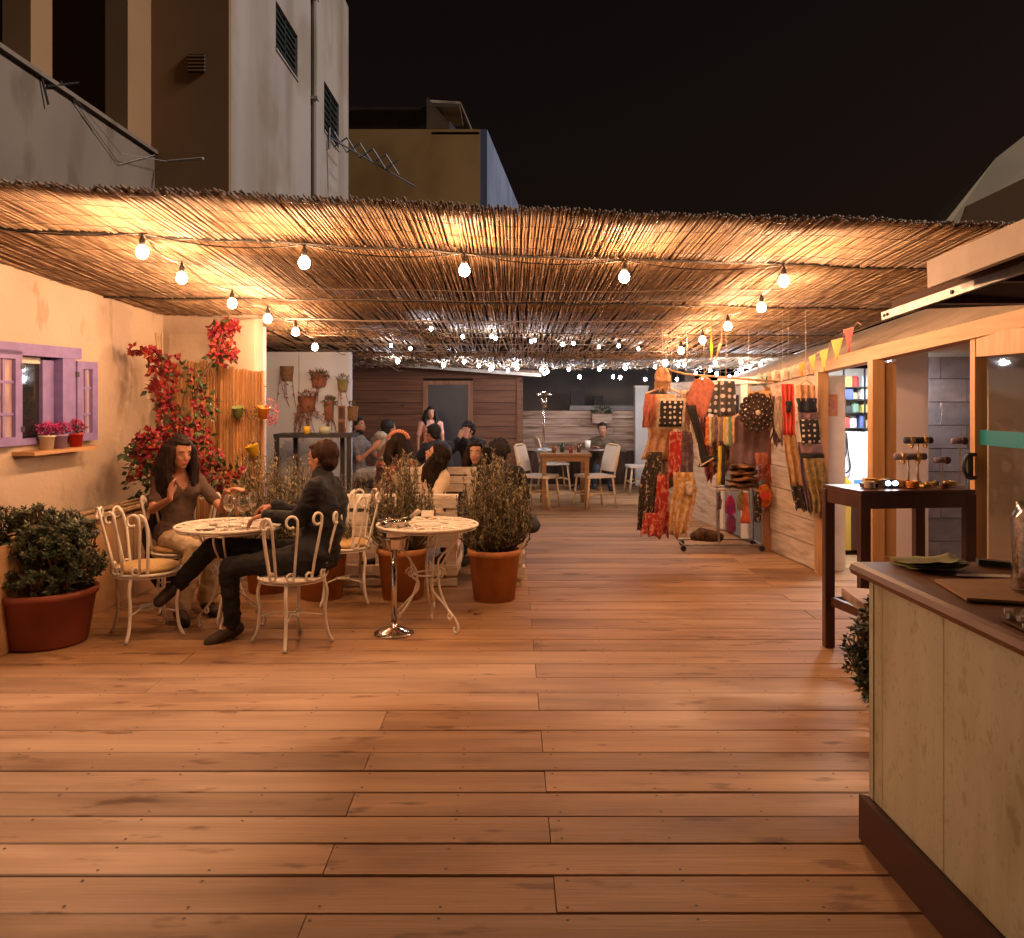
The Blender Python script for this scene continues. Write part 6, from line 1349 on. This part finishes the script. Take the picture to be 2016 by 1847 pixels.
t = garment('dotted_cushion','square black cushion with white dots and a pale border hanging over the dress','cushion',1321,812,8.5)
cloth(t,'border',m_cot,[(784,1297,1350),(845,1292,1346)],8.53,1,.004,0,.02,seed=10); cloth(t,'dotted_panel',D1,[(789,1301,1345),(840,1297,1341)],8.50,1,.004,0,.02,seed=10)
cord(t,1322,786,8.52)
t = garment('fringed_bag','peach fringed macrame bag hanging above the dark and red dress','bag',1303,745,8.7); cord(t,1304,726,8.7)
cloth(t,'bag_body',m_peach,[(724,1294,1312),(738,1288,1320),(752,1290,1321)],8.7,2,.02,0,seed=11)
mb = MB()
for k in range(16): u = 1289+2*k; mb.tube([at(u,751,8.7), at(u+U(-2,2),764+U(0,12),8.7)], .005, 4)
mb.build('fringe', m_tan, t)
t = garment('salmon_blouse','crinkled salmon blouse hanging tilted above the black trousers','blouse',1378,790,8.55); hanger(t,1366,1408,744,8.56,2); cord(t,1387,741,8.56)
cloth(t,'blouse_body',m_sal,[(746,1368,1398),(760,1360,1409),(790,1348,1402),(824,1376,1392)],8.54,4,.02,3,seed=12)
t = garment('dotted_blouse','grey top with black and white dots, right of the salmon blouse','top',1420,790,8.5); cord(t,1428,750,8.5)
cloth(t,'top_body',D2,[(750,1410,1446),(785,1400,1449),(818,1391,1447)],8.48,2,.025,4,seed=13)
t = garment('black_trousers','black trousers hanging at a slant with the leg bent outwards','trousers',1372,850,8.45); cord(t,1362,800,8.46)
cloth(t,'trouser_leg',m_blk,[(798,1351,1370),(835,1362,1378),(875,1374,1388),(905,1378,1398),(920,1374,1392)],8.44,1,.02,0,seed=14)
cloth(t,'folded_leg',m_blk,[(898,1386,1413),(908,1384,1414)],8.42,1,.01,0,seed=15)
mb = MB(); mb.tube([at(1358,835,8.42), at(1380,915,8.40)], .008, 5); mb.tube([at(1378,918,8.4), at(1405,902,8.4)], .008, 5); mb.build('clip_bar', m_cot, t)
t = garment('ribbon_skirt','short skirt of many coloured ribbons hanging above the small rack','skirt',1415,850,8.45); cord(t,1418,822,8.45)
rc_ = [m_orange,m_cot,m_khaki,m_purg,m_tan,m_mauve,M('yellow_ribbon',(.6,.42,.04),.8),m_cot,M('green_ribbon',(.1,.2,.09),.8),m_peach]
for k in range(10): u = 1390+5.6*k; cloth(t,'ribbon',rc_[k],[(821,u,u+5.4),(850,u-1+U(-2,2),u+5),(876+U(-8,6),u-1+U(-4,4),u+5)],8.43+U(-.02,.02),1,.008,2,seed=20+k,nc=4)
t = garment('yellow_ribbon','long yellow and navy ribbon hanging down to the small rack','ribbon',1418,915,8.5); cord(t,1418,880,8.5)
cloth(t,'yellow_strip',M('yellow_ribbon',(.6,.42,.04),.8),[(878,1414,1421),(955,1411,1420)],8.5,1,.006,0,nc=3); cloth(t,'navy_strip',m_navy,[(880,1422,1428),(955,1420,1427)],8.5,1,.006,0,nc=3)
t = garment('mauve_blouse','wide mauve blouse hanging behind the round petal bag','blouse',1475,860,8.75); hanger(t,1440,1508,812,8.77,0); cord(t,1474,808,8.77)
cloth(t,'blouse_body',m_mauve,[(818,1452,1500),(835,1436,1521),(868,1440,1512),(895,1436,1512),(914,1436,1508)],8.74,4,.03,2,seed=30)
cloth(t,'red_hem',m_sal,[(892,1486,1512),(916,1488,1510)],8.70,2,.01,2,seed=31)
t = garment('petal_bag','tan bag with a large dark flower of many petals, over the mauve blouse','bag',1492,812,8.5); cord(t,1494,770,8.5)
cloth(t,'bag_body',m_tan,[(770,1472,1518),(800,1470,1522),(848,1478,1516)],8.52,1,.02,2,seed=32)
mb = MB(); cc = at(1489,812,8.47)
for ring, (rr, n) in enumerate(((.14,16),(.09,11),(.045,7))):
    for k in range(n):
        a = 2*PI*k/n+ring*.3; p = cc+Vector((rr*math.cos(a),-.02*ring-.01,rr*1.15*math.sin(a))); mb.ell(p, (.036,.014,.034), n=7, m=5); mb.ell(p+Vector((0,-.012,0)), (.006,.005,.006), n=5, m=4, mi=1)
mb.ell(cc+Vector((0,-.05,0)), (.03,.02,.03), n=8, m=6, mi=1); mb.build('petals', [M('dark_petal_cloth',(.035,.02,.016),.9), m_cot], t, smooth=True)
mb = MB(); mb.tube(pathlerp([at(1515,775,8.5),at(1526,820,8.5),at(1522,850,8.5),at(1516,870,8.5)],4), .006, 4); mb.build('strap', m_blk, t)
t = garment('red_camisole_outfit','bright red camisole over peach trousers hanging from the beam','outfit',1560,880,8.1); cord(t,1552,756,8.1); cord(t,1541,730,8.08)
cloth(t,'camisole',m_brightred,[(756,1538,1562),(790,1539,1564),(820,1541,1565),(856,1542,1565)],8.08,3,.02,0,seed=40); cloth(t,'dark_patch',m_navy,[(790,1546,1558),(812,1547,1556)],8.03,1,.005,0,nc=4)
cloth(t,'trousers',m_tan,[(856,1541,1566),(900,1547,1574),(958,1556,1582)],8.1,2,.03,0,seed=41); cloth(t,'dark_cuff',m_dfl,[(956,1556,1582),(985,1562,1590),(1004,1568,1596)],8.08,2,.03,4,seed=42)
t = garment('patchwork_trousers','patchwork trousers with a dotted knee and khaki legs hanging from the beam nearest the doorway','trousers',1595,880,8.0); hanger(t,1568,1604,752,8.0,0); cord(t,1586,748,8.0)
cloth(t,'waist',m_peach,[(758,1567,1604),(790,1568,1606)],7.99,3,.025,0,seed=43); cloth(t,'navy_patch',m_navy,[(784,1567,1608),(812,1572,1608)],7.97,2,.015,0,seed=44); cloth(t,'mauve_patch',m_mauve,[(812,1570,1612),(826,1572,1612)],7.98,2,.015,0,seed=44)
cloth(t,'dotted_patch',D1,[(826,1573,1610),(874,1578,1616)],7.95,1,.01,0,seed=45); cloth(t,'band',m_mauve,[(875,1575,1618),(893,1577,1620)],7.96,1,.01,0,seed=46); cloth(t,'dark_band',m_blk,[(893,1577,1621),(902,1578,1622)],7.95,1,.01,0,seed=46)
cloth(t,'khaki_leg',m_khaki,[(902,1580,1622),(940,1588,1628),(980,1598,1634),(1014,1602,1628)],7.95,3,.035,5,seed=47); cloth(t,'grey_leg',m_purg,[(870,1570,1584),(930,1576,1596),(1010,1590,1604)],8.0,2,.03,4,seed=48)
t = garment('bead_necklaces','bunch of long pale bead strings hanging between the blouse and the red camisole','necklace',1530,820,8.3)
mb = MB()
for k in range(4):
    u = 1528+2.5*k; mb.tube(pathlerp([at(u,770,8.3),at(u-4,820,8.3),at(u,850+5*k,8.3),at(u+4,820,8.3),at(u,770,8.3)],4), .003, 4)
mb.build('strings', m_cot, t)
# more cloth filling the gaps of the cluster
m_lace = PR('pale_lace',(.50,.38,.30),(.36,.24,.18),34); m_wine = PR('wine_print',(.20,.035,.04),(.34,.14,.12),20); m_bfl = PR('brown_floral_print',(.13,.07,.045),(.42,.28,.2),24,(.5,.6))
t = garment('lace_blouse','pale lace blouse half hidden between the dotted cushion and the salmon blouse','blouse',1356,810,8.7); cord(t,1352,770,8.7)
cloth(t,'blouse_body',m_lace,[(768,1338,1368),(800,1340,1376),(850,1338,1380),(872,1344,1372)],8.68,5,.03,5,seed=61)
t = garment('wine_scarf','wine red printed scarf hanging behind the black trousers','scarf',1390,880,8.72); cord(t,1386,835,8.7)
cloth(t,'scarf_body',m_wine,[(822,1378,1392),(870,1382,1400),(930,1388,1404),(948,1392,1402)],8.7,2,.03,4,seed=62)
t = garment('brown_floral_dress','brown floral dress behind the ribbon skirt','dress',1425,870,8.9); cord(t,1430,800,8.9)
cloth(t,'dress_body',m_bfl,[(790,1408,1446),(850,1400,1452),(905,1396,1440),(930,1402,1432)],8.88,5,.035,5,seed=63)
t = garment('pale_underskirt','pale cotton underskirt showing below the dotted cushion','skirt',1318,880,8.8)
cloth(t,'skirt_body',m_lace,[(845,1298,1340),(880,1296,1344),(930,1300,1336),(958,1306,1330)],8.82,5,.03,4,seed=64)
t = garment('patterned_scarf','dark patterned scarf hanging behind the red camisole','scarf',1530,850,8.6); cord(t,1532,790,8.6)
cloth(t,'scarf_body',m_purg,[(780,1520,1540),(830,1520,1544),(875,1522,1540)],8.6,2,.025,5,seed=65)
# pole that carries the clothes
mb = MB(); mb.tube([at(1268,716,8.9), at(1350,737,8.6), at(1450,745,8.5), at(1532,752,8.45)], .010, 6); tag(mb.build('hanging_rail', m_cane, smooth=True), 'thin bamboo rail hung under the canopy, carrying the clothes', 'rail')
for (u,v,lab) in ((1400,668,'yellow ribbon streamer hanging from the reeds above the salmon blouse'),(1421,668,'pale pink ribbon streamer hanging slanted beside the yellow one')):
    a = at(u,v,8.3); b_ = at(u+1 if u == 1400 else 1408,v+42,8.3); mb = MB()
    P = [[a.lerp(b_,k/8)+Vector((-.014*math.sin(PI*(.15+k/8*.8)),.01*math.sin(k),0)), a.lerp(b_,k/8)+Vector((.014*math.sin(PI*(.15+k/8*.8)),.01*math.cos(k),0))] for k in range(9)]
    P.insert(0,[Vector((a.x-.003,a.y,rz_(a.x,a.y))),Vector((a.x+.003,a.y,rz_(a.x,a.y)))])
    mb.grid(P, .002, nrm=(0,1,0)); tag(mb.build('streamer', M('yellow_ribbon',(.6,.42,.04),.8) if u == 1400 else m_peach), lab, 'streamer', 'streamers')
# small rack with wheels
t = thing('clothes_rack', 'small metal rack on castors with folded cloths and little bags, below the hanging clothes', 'rack', gp(1450,1078)); p0 = gp(1337,1072); p1 = gp(1494,1082); Yr = 9.35
xa, xb = at(1409,0,Yr).x, at(1492,0,Yr).x; x0 = at(1340,0,Yr).x; zt = at(0,962,Yr).z
mb = MB(); mb.tube([(x0,Yr-.15,.07),(xb,Yr-.15,.07),(xb,Yr+.2,.07),(x0,Yr+.2,.07)], .011, 6, closed=True)
mb.build('base_frame', m_steel, t)
for (x,y) in ((xa,Yr-.14),(xa+.06,Yr+.18),(xb,Yr-.14),(xb,Yr+.18)): mb = MB(); mb.tube([(x,y,.07),(x,y,zt)], .011, 6); mb.build('upright', m_steel, t)
mb = MB(); mb.tube([(xa-.03,Yr-.14,zt),(xb+.02,Yr-.14,zt),(xb+.02,Yr+.18,zt),(xa-.03,Yr+.18,zt)], .010, 6, closed=True)
for k in range(5): mb.tube([(xa+(xb-xa)*k/4,Yr-.14,zt),(xa+(xb-xa)*k/4,Yr+.18,zt)], .006, 5)
mb.build('top_shelf', m_cot, t)
for (x,y) in ((x0,Yr-.15),(x0+.05,Yr+.2),(xb,Yr-.15),(xb,Yr+.2)): mb = MB(); mb.tube([(x,y-.012,.033),(x,y+.012,.033)], .029, 12); mb.build('castor', m_black, t)
z = zt+.012
for k, (h, lab, mt) in enumerate(((.06,'lowest of the striped folded cloths on the small rack',m_tiger),(.05,'second of the striped folded cloths on the small rack',m_tiger),(.055,'third striped folded cloth, wavy edged, on the small rack',m_tiger),(.05,'topmost striped folded cloth on the small rack',m_tiger))):
    a, b_ = at(1428+k,0,Yr).x, at(1486-k*2,0,Yr).x; P = []
    for i in range(7):
        aa = -PI/2+PI*i/6; P.append([Vector((a+(b_-a)*j/12+.01*math.sin(k), Yr-.12-.04*math.cos(aa)+.008*math.sin(j*.9+k), z+h/2+h*.5*math.sin(aa)+.010*math.sin(j*.8+k*2))) for j in range(13)])
    P.append([q+Vector((0,.25,0)) for q in P[-1]]); P.insert(0,[q+Vector((0,.25,0)) for q in P[0]])
    mb = MB(); mb.grid(P, .004, nrm=(0,1,0)); tag(mb.build('folded_cloth', mt, smooth=True), lab, 'folded cloth', 'folded cloths on the rack'); z += h+.012
t2 = thing('brown_bundle', 'dark brown rolled bundle lying on the base of the small rack', 'bundle', (x0+.3,Yr,.1)); mb = MB()
xm = at(1392,0,Yr).x; mb.tube(pathlerp([(x0+.10,Yr-.02,.13),(x0+.2,Yr-.05,.16),(xm-.05,Yr-.03,.155),(xm+.10,Yr-.06,.14),(xm+.14,Yr,.12)],3), [.03,.05,.06,.07,.075,.07,.068,.066,.06,.055,.05,.04,.03], 9); mb.build('roll', PR('brown_felt',(.06,.03,.015),(.10,.05,.02),20), t2, smooth=True)
t = garment('sun_bag','orange shoulder bag with a round embroidered sun, hanging beside the folded cloths','bag',1506,965,9.1); mb = MB(); q = at(1506,965,9.1)
mb.ell(q+Vector((0,.02,-.06)), (.085,.03,.12), n=14, m=9); mb.build('bag_body', m_orange, t, smooth=True); q2 = at(1506,976,9.05)
mb = MB(); mb.lathe([(.05,-.004),(.05,.004),(.0,.006)], q2, 16, R=Matrix.Rotation(PI/2,3,'X')); mb.lathe([(.028,.007),(.028,.011),(0,.012)], q2, 14, R=Matrix.Rotation(PI/2,3,'X')); mb.build('embroidered_sun', m_brightred, t)
mb = MB(); mb.tube(pathlerp([at(1494,950,9.1),at(1500,905,9.1),at(1512,905,9.1),at(1519,955,9.1)],4), .007, 5); mb.build('strap', m_red, t)
mb = MB()
for k in range(9): u = 1493+2.6*k; mb.tube([at(u,916,9.05), at(u+U(-1,1),936+U(0,10),9.05)], .005, 4)
mb.build('tassels', m_red, t)
for (u0,u1,v0,v1,mt,lab) in ((1427,1447,975,1015,m_mag,'magenta drawstring pouch hanging under the rack shelf'),(1429,1448,1010,1050,m_pur,'purple pouch hanging lowest under the rack shelf'),(1456,1478,970,1030,m_coral,'coral triangular pouch hanging under the middle of the rack'),(1483,1498,968,1028,m_dfl,'dark patterned pouch hanging under the rack shelf'),(1410,1420,968,1002,m_purg,'grey purple pouch hanging by an upright of the rack'),(1450,1466,966,1005,m_khaki,'khaki pouch half behind the coral triangular one')):
    t = garment('hanging_pouch',lab,'pouch',(u0+u1)/2,v0,9.15); um = (u0+u1)/2
    if mt is m_coral: R_ = [(v0,um-3,um+3),((v0+v1)/2,um-5,um+5),(v1,u0,u1)]
    else: R_ = [(v0,um-3,um+3),(v0+10,u0+2,u1-2),((v0+v1)/2,u0,u1),(v1-6,u0+1,u1-1),(v1,um-4,um+4)]
    cloth(t,'pouch_body',mt,R_,9.12,2,.015,0,.03,seed=int(u0),nc=8); mb = MB(); mb.tube([at(um,v0,9.13), (at(um,v0,9.13).x,9.2,zt)], .003, 4); mb.build('drawstring', m_cot, t)
# ------------------------------------------------------------------ bunting
m_by = M('yellow_pennant',(.62,.38,.08),.8); m_br = M('rose_pennant',(.55,.10,.09),.8); m_bo = M('orange_pennant',(.62,.24,.03),.8); m_bt = M('pale_teal_pennant',(.22,.32,.25),.8); m_bc = M('cream_pennant',(.55,.45,.32),.8)
bt = thing('bunting', 'string of small coloured pennants along the shop beam', 'bunting', fac(1600,700,.06)); fl_ = [(1671,647,693,21,m_br),(1648,668,708,24,m_by),(1622,689,733,18,m_by),(1600,700,735,13,m_by),(1579,714,742,14,m_bo),(1559,722,748,11,m_bt),(1540,727,752,11,m_bc),(1522,731,755,10,m_bc),(1506,735,757,9,m_bt),(1492,738,758,8,m_bc)]
pts = []
for (u,v0,v1,w,mt) in fl_:
    a, b_, c_ = fac(u-w/2,v0+3,.09), fac(u+w/2,v0-3,.09), fac(u,v1,.10); mb = MB(); P = [[a.lerp(c_,k/4)+Vector((.004*math.sin(k+u),0,0)), (a.lerp(c_,k/4)+b_.lerp(c_,k/4))/2+Vector((-.012*math.sin(k*1.3),.004,0)), b_.lerp(c_,k/4)+Vector((.001,0,0))] for k in range(5)]
    mb.grid(P, .002, nrm=(1,0,0)); mb.build('pennant', mt, bt); pts += [b_,a]
mb = MB(); mb.tube([fac(1696,640,.05), fac(1688,634,.06)]+pts, .003, 4); mb.build('string', m_cot, bt)
# ------------------------------------------------------------------ tall jewellery table
FL, FR, BL, BR = Vector((2.10,5.33,0)), Vector((2.80,5.40,0)), Vector((2.015,5.72,0)), Vector((2.66,5.80,0)); ZJ = 1.045
jt = thing('jewellery_table', 'tall dark wooden table covered with jewellery stands, beside the glass door', 'table', (FL+FR+BL+BR)/4)
mb = MB(); z = Vector((0,0,ZJ-.022)); z2 = Vector((0,0,ZJ)); ct = (FL+FR+BL+BR)/4; ex = lambda p: ct+(p-ct)*1.03
mb.hexa([ex(FL)+z,ex(FR)+z,ex(BR)+z,ex(BL)+z,ex(FL)+z2,ex(FR)+z2,ex(BR)+z2,ex(BL)+z2]); mb.build('tabletop', m_dkwood, jt)
for a, b_ in ((FL,FR),(BL,BR),(FL,BL),(FR,BR)): mb = MB(); mb.bar(a.lerp(b_,.03)+Vector((0,0,ZJ-.065)), a.lerp(b_,.97)+Vector((0,0,ZJ-.065)), .022, .084); mb.build('apron', m_dkwood, jt)
for p in (FL,FR,BL,BR): q = ct+(p-ct)*.95; mb = MB(); mb.bb(q.x-.03,q.x+.03,q.y-.03,q.y+.03,.004,ZJ-.024); mb.build('leg', m_dkwood, jt)
mb = MB(); mb.bar(BL.lerp(FL,.05)+Vector((.03,0,.30)), BR+Vector((-.03,0,.30)), .03, .055); mb.bar(BL+Vector((.03,0,.30)), FL+Vector((.03,0,.30)), .03, .055); mb.build('stretcher', m_dkwood, jt)
m_navyroll = M('navy_velvet_roll',(.03,.035,.06),.8); m_mroll = M('mauve_velvet_roll',(.16,.12,.17),.8); m_brass = M('brass',(.55,.36,.10),.3,metal=.9); m_silv = M('silver',(.55,.53,.5),.3,metal=.9)
def jstand(u0,u1,v,ub,Y,mat,lab,rings=2,poles=None):
    a, b_ = at(u0,v,Y), at(u1,v,Y+.03); m_ = (a+b_)/2; t = thing('bracelet_stand', lab, 'jewellery stand', (m_.x,m_.y,ZJ+.002), 0, 'jewellery stands on the tall table')
    mb = MB(); mb.tube([a,b_], .021, 12); mb.build('roll', mat, t, smooth=True)
    mb = MB()
    for x in (poles or [.5]): q = a.lerp(b_,x); mb.tube([q, (q.x,q.y,ZJ+.008)], .0055, 6)
    q = a.lerp(b_,(poles or [.5])[0]); mb.lathe([(.05,0),(.05,.008),(.01,.014),(0,.014)], (q.x,q.y,ZJ+.002), 14); mb.build('pole', m_silv, t, smooth=True)
    for k in range(rings):
        q = a.lerp(b_,.25+.5*k/max(1,rings-1)); mb = MB(); mb.tube([q+Vector((.004*math.sin(x),.026*math.cos(2*PI*x/12),-.010+.034*math.sin(2*PI*x/12))) for x in range(12)], .006, 5, closed=True); mb.box(q+Vector((0,-.026,.0)), (.028,.008,.03)); mb.build('bracelet', m_brass, t, smooth=True)
jstand(1781,1834,867,1810,5.62,m_navyroll,'navy velvet roll on a pole with two brass bracelets, highest on the tall table',2,[.5])
jstand(1762,1822,899,1790,5.55,m_mroll,'mauve velvet roll with two brass bracelets, in front of and below the navy roll',2,[.45,.75])
for (u,v,Y,lab) in ((1890,868,5.6,'small dark ring display disc on the taller thin pole, on the jewellery table'),(1856,906,5.5,'small dark ring display disc on the shorter thin pole, on the jewellery table')):
    q = at(u,v,Y); t = thing('ring_stand', lab, 'jewellery stand', (q.x,q.y,ZJ+.002), 0, 'jewellery stands on the tall table'); mb = MB(); mb.tube([q,(q.x-.0,q.y,ZJ+.008)], .004, 5); mb.lathe([(.035,0),(.035,.006),(0,.008)], (q.x,q.y,ZJ+.002), 12); mb.build('pole', m_brass, t)
    mb = MB(); mb.tube([q+Vector((-.055,-.01,0)), q+Vector((.02,0,0))], .018, 10); mb.build('ring_roll', m_mroll, t, smooth=True); mb = MB(); mb.ell(q+Vector((.02,-.02,0)), (.024,.01,.024)); mb.build('dark_disc', m_dkwood, t, smooth=True)
r = random.Random(5); ad = ['brass coiled','silver coiled','mottled stone','amber beaded','white shell','copper knotted','green beaded','brown leather','small brass','pale bone']
sp = [(1730,951),(1745,949),(1776,952),(1795,955),(1806,949),(1822,953),(1840,950),(1858,956),(1870,951),(1712,955)]
for i,(u,v) in enumerate(sp):
    q = onz(u,v+6,ZJ+.004); 
    if not (1.95 < q.x < 2.85 and 5.30 < q.y < 5.84): q = Vector((min(2.75,max(2.1,q.x)), min(5.74,max(5.42,q.y)), ZJ+.004))
    t = thing('trinket', ad[i]+' trinket lying on the tall jewellery table', 'trinket', q, 0, 'trinkets on the tall table'); mb = MB(); R0 = r.uniform(.02,.035)
    for k in range(r.randint(2,4)): mb.tube([q+Vector((R0*math.cos(x*PI/5),R0*math.sin(x*PI/5),.006+.010*k)) for x in range(10)], .006, 5, closed=True)
    mb.ell(q+Vector((.01,.0,.022)), (.018,.018,.014), n=7, m=5)
    mb.build('coil', [m_brass,m_silv,m_tan,m_orange,m_white,m_brass,m_khaki,m_dkwood,m_brass,m_cot][i], t, smooth=True)
q = onz(1772,962,ZJ+.003); q = Vector((2.33,5.47,ZJ+.004)); t = thing('bright_box', 'tiny lit lamp with two bright white lenses among the trinkets', 'lamp', q)
mb = MB(); mb.bb(q.x-.045,q.x+.045,q.y-.015,q.y+.03,q.z,q.z+.05); mb.build('housing', m_black, t)
for s in (-1,1): mb = MB(); mb.ell((q.x+.022*s,q.y-.016,q.z+.03), (.017,.005,.014)); mb.build('lens', EM('lens_light%d'%s,(.85,.92,1),14), t)
q = Vector((2.22,5.52,ZJ+.004)); t = thing('yellow_card_box', 'small open yellow box with a dark base on the tall table', 'box', q); mb = MB(); mb.bb(q.x-.05,q.x+.04,q.y-.03,q.y+.03,q.z,q.z+.025); mb.build('base', m_dkwood, t); mb = MB(); mb.bb(q.x-.035,q.x+.035,q.y-.025,q.y+.025,q.z+.027,q.z+.055); mb.build('lid', m_by, t)
# wooden bench end behind the counter
t = thing('plank_bench', 'end of a rough wooden plank bench between the tall table and the counter', 'bench', (1.78,4.55,0))
mb = MB(); a = onz(1655,1152,.60)
mb.hexa([(1.72,4.35,.55),(2.2,4.0,.55),(2.5,4.5,.55),(1.75,4.72,.55),(1.72,4.35,.60),(2.2,4.0,.60),(2.5,4.5,.60),(1.75,4.72,.60)]); mb.build('seat', m_fence, t)
mb = MB(); mb.bb(2.0,2.06,4.3,4.36,.004,.55); mb.bb(2.3,2.36,4.4,4.46,.004,.55); mb.build('leg', m_fence, t)
# ------------------------------------------------------------------ things on the counter
ZC = 1.008
def cp(u,v): return onz(u,v,ZC)
nap = thing('green_napkins', 'loose pile of lime green paper napkins on the near end of the counter', 'napkins', cp(1812,1108))
for k in range(3):
    c_ = [Vector((1.375,3.245,0)),Vector((1.60,3.22,0)),Vector((1.56,3.03,0)),Vector((1.40,3.06,0))]; P = []; a = .12*(k-1)
    for i in range(7):
        row = []
        for j in range(9):
            s_, t_ = j/8, i/6; p = (c_[0]*(1-s_)+c_[1]*s_)*(1-t_)+(c_[3]*(1-s_)+c_[2]*s_)*t_; p = p+Vector((.012*math.sin(k*2),.01*k,0)); p.z = ZC+.003+.008*k+.012*max(0,noise.noise(Vector((s_*3+k,t_*3,k))))+(.02*s_**6+.012*t_**5); row.append(p)
        P.append(row)
    mb = MB(); mb.grid(P, .002, nrm=(0,0,1)); mb.build('napkin', M('lime_paper',(.21,.21,.04),.8,col2=(.15,.15,.03),scale=(25,25,25)), nap, smooth=True)
mb = MB(); mb.hexa([(1.35,2.64,ZC+.001),(1.95,2.46,ZC+.001),(2.05,2.93,ZC+.001),(1.385,2.91,ZC+.001),(1.35,2.64,ZC+.010),(1.95,2.46,ZC+.010),(2.05,2.93,ZC+.010),(1.385,2.91,ZC+.010)])
tag(mb.build('cardboard_sheet', M('kraft_board',(.36,.19,.07),.7,col2=(.28,.14,.05),scale=(6,6,6))), 'brown kraft cardboard sheet lying on the counter', 'cardboard')
mb = MB(); mb.hexa([(1.68,3.20,ZC+.001),(1.95,2.99,ZC+.001),(1.96,3.02,ZC+.001),(1.69,3.24,ZC+.001),(1.68,3.20,ZC+.02),(1.95,2.99,ZC+.02),(1.96,3.02,ZC+.02),(1.69,3.24,ZC+.02)]); tag(mb.build('dark_strip', m_black), 'thin dark strip lying along the far side of the counter', 'strip')
mb = MB(); mb.hexa([(1.50,3.0,ZC+.001),(1.72,2.95,ZC+.001),(1.74,3.0,ZC+.001),(1.52,3.04,ZC+.001),(1.50,3.0,ZC+.004),(1.72,2.95,ZC+.004),(1.74,3.0,ZC+.004),(1.52,3.04,ZC+.004)]); tag(mb.build('paper_slip', m_white), 'narrow white paper slip on the counter beside the green napkins', 'paper')
# jar of corks at the right edge
q = cp(2040,1178); q = Vector((1.69,2.85,ZC+.013)); q = Vector((1.605,2.72,ZC+.012)); t = thing('cork_jar', 'tall glass jar filled with wine corks on the counter', 'jar', q)
mb = MB(); mb.lathe([(.068,0),(.07,.01),(.07,.22),(.055,.25),(.056,.27),(.050,.27),(.050,.25),(.066,.22),(.066,.012),(0,.01)], q, 24); mb.build('glass', m_clear, t, smooth=True)
r = random.Random(9); k = 0; m_cork = M('cork',(.42,.24,.12),.85,col2=(.28,.14,.07),scale=(60,60,60),rand=.15)
for layer in range(9):
    for j in range(7):
        a = 2*PI*j/7+layer*.4; p = q+Vector((.047*math.cos(a),.047*math.sin(a),.022+.0225*layer)); d = Vector((-math.sin(a)+r.uniform(-.5,.5),math.cos(a),r.uniform(-.6,.6))).normalized()*.018; mb = MB(); mb.tube([p-d,p+d], .0105, 7); mb.build('cork', m_cork, t)
# tray of crumbly pale sweets at the right edge
q = Vector((1.50,2.42,ZC+.014)); t = thing('snack_tray', 'shallow tray of pale broken sweets on the counter', 'tray', (1.45,2.3,ZC))
mb = MB(); mb.bb(1.325,1.7,2.16,2.43,ZC+.002,ZC+.008); mb.build('tray_base', m_dkwood, t)
mb = MB()
for _ in range(170): p = Vector((U(1.335,1.68),U(2.17,2.42),ZC+.010+U(0,.016))); mb.box(p, (U(.008,.024),U(.008,.02),U(.005,.014)), Matrix.Rotation(U(0,3),3,'Z') @ Matrix.Rotation(U(-.6,.6),3,'X'))
mb.build('sweets', m_white, t, stuff=True)
# fallen leaves on the deck
mb = MB()
for (u,v) in ((925,1206),(935,1208),(938,1211),(700,1245),(930,1209)): p = gp(u,v); leaf(mb, p+Vector((0,0,.006)), Vector((U(-1,1),U(-1,1),.1)), Vector((0,0,1)), .05, .03)
tag(mb.build('fallen_leaves', m_dry, stuff=True), 'few dry leaves fallen on the deck in front of the pots', 'leaves')
print('SCRIPT OBJECTS', len(bpy.data.objects), 'TRIS', sum(len(o.data.polygons) for o in bpy.data.objects if o.type == 'MESH'))
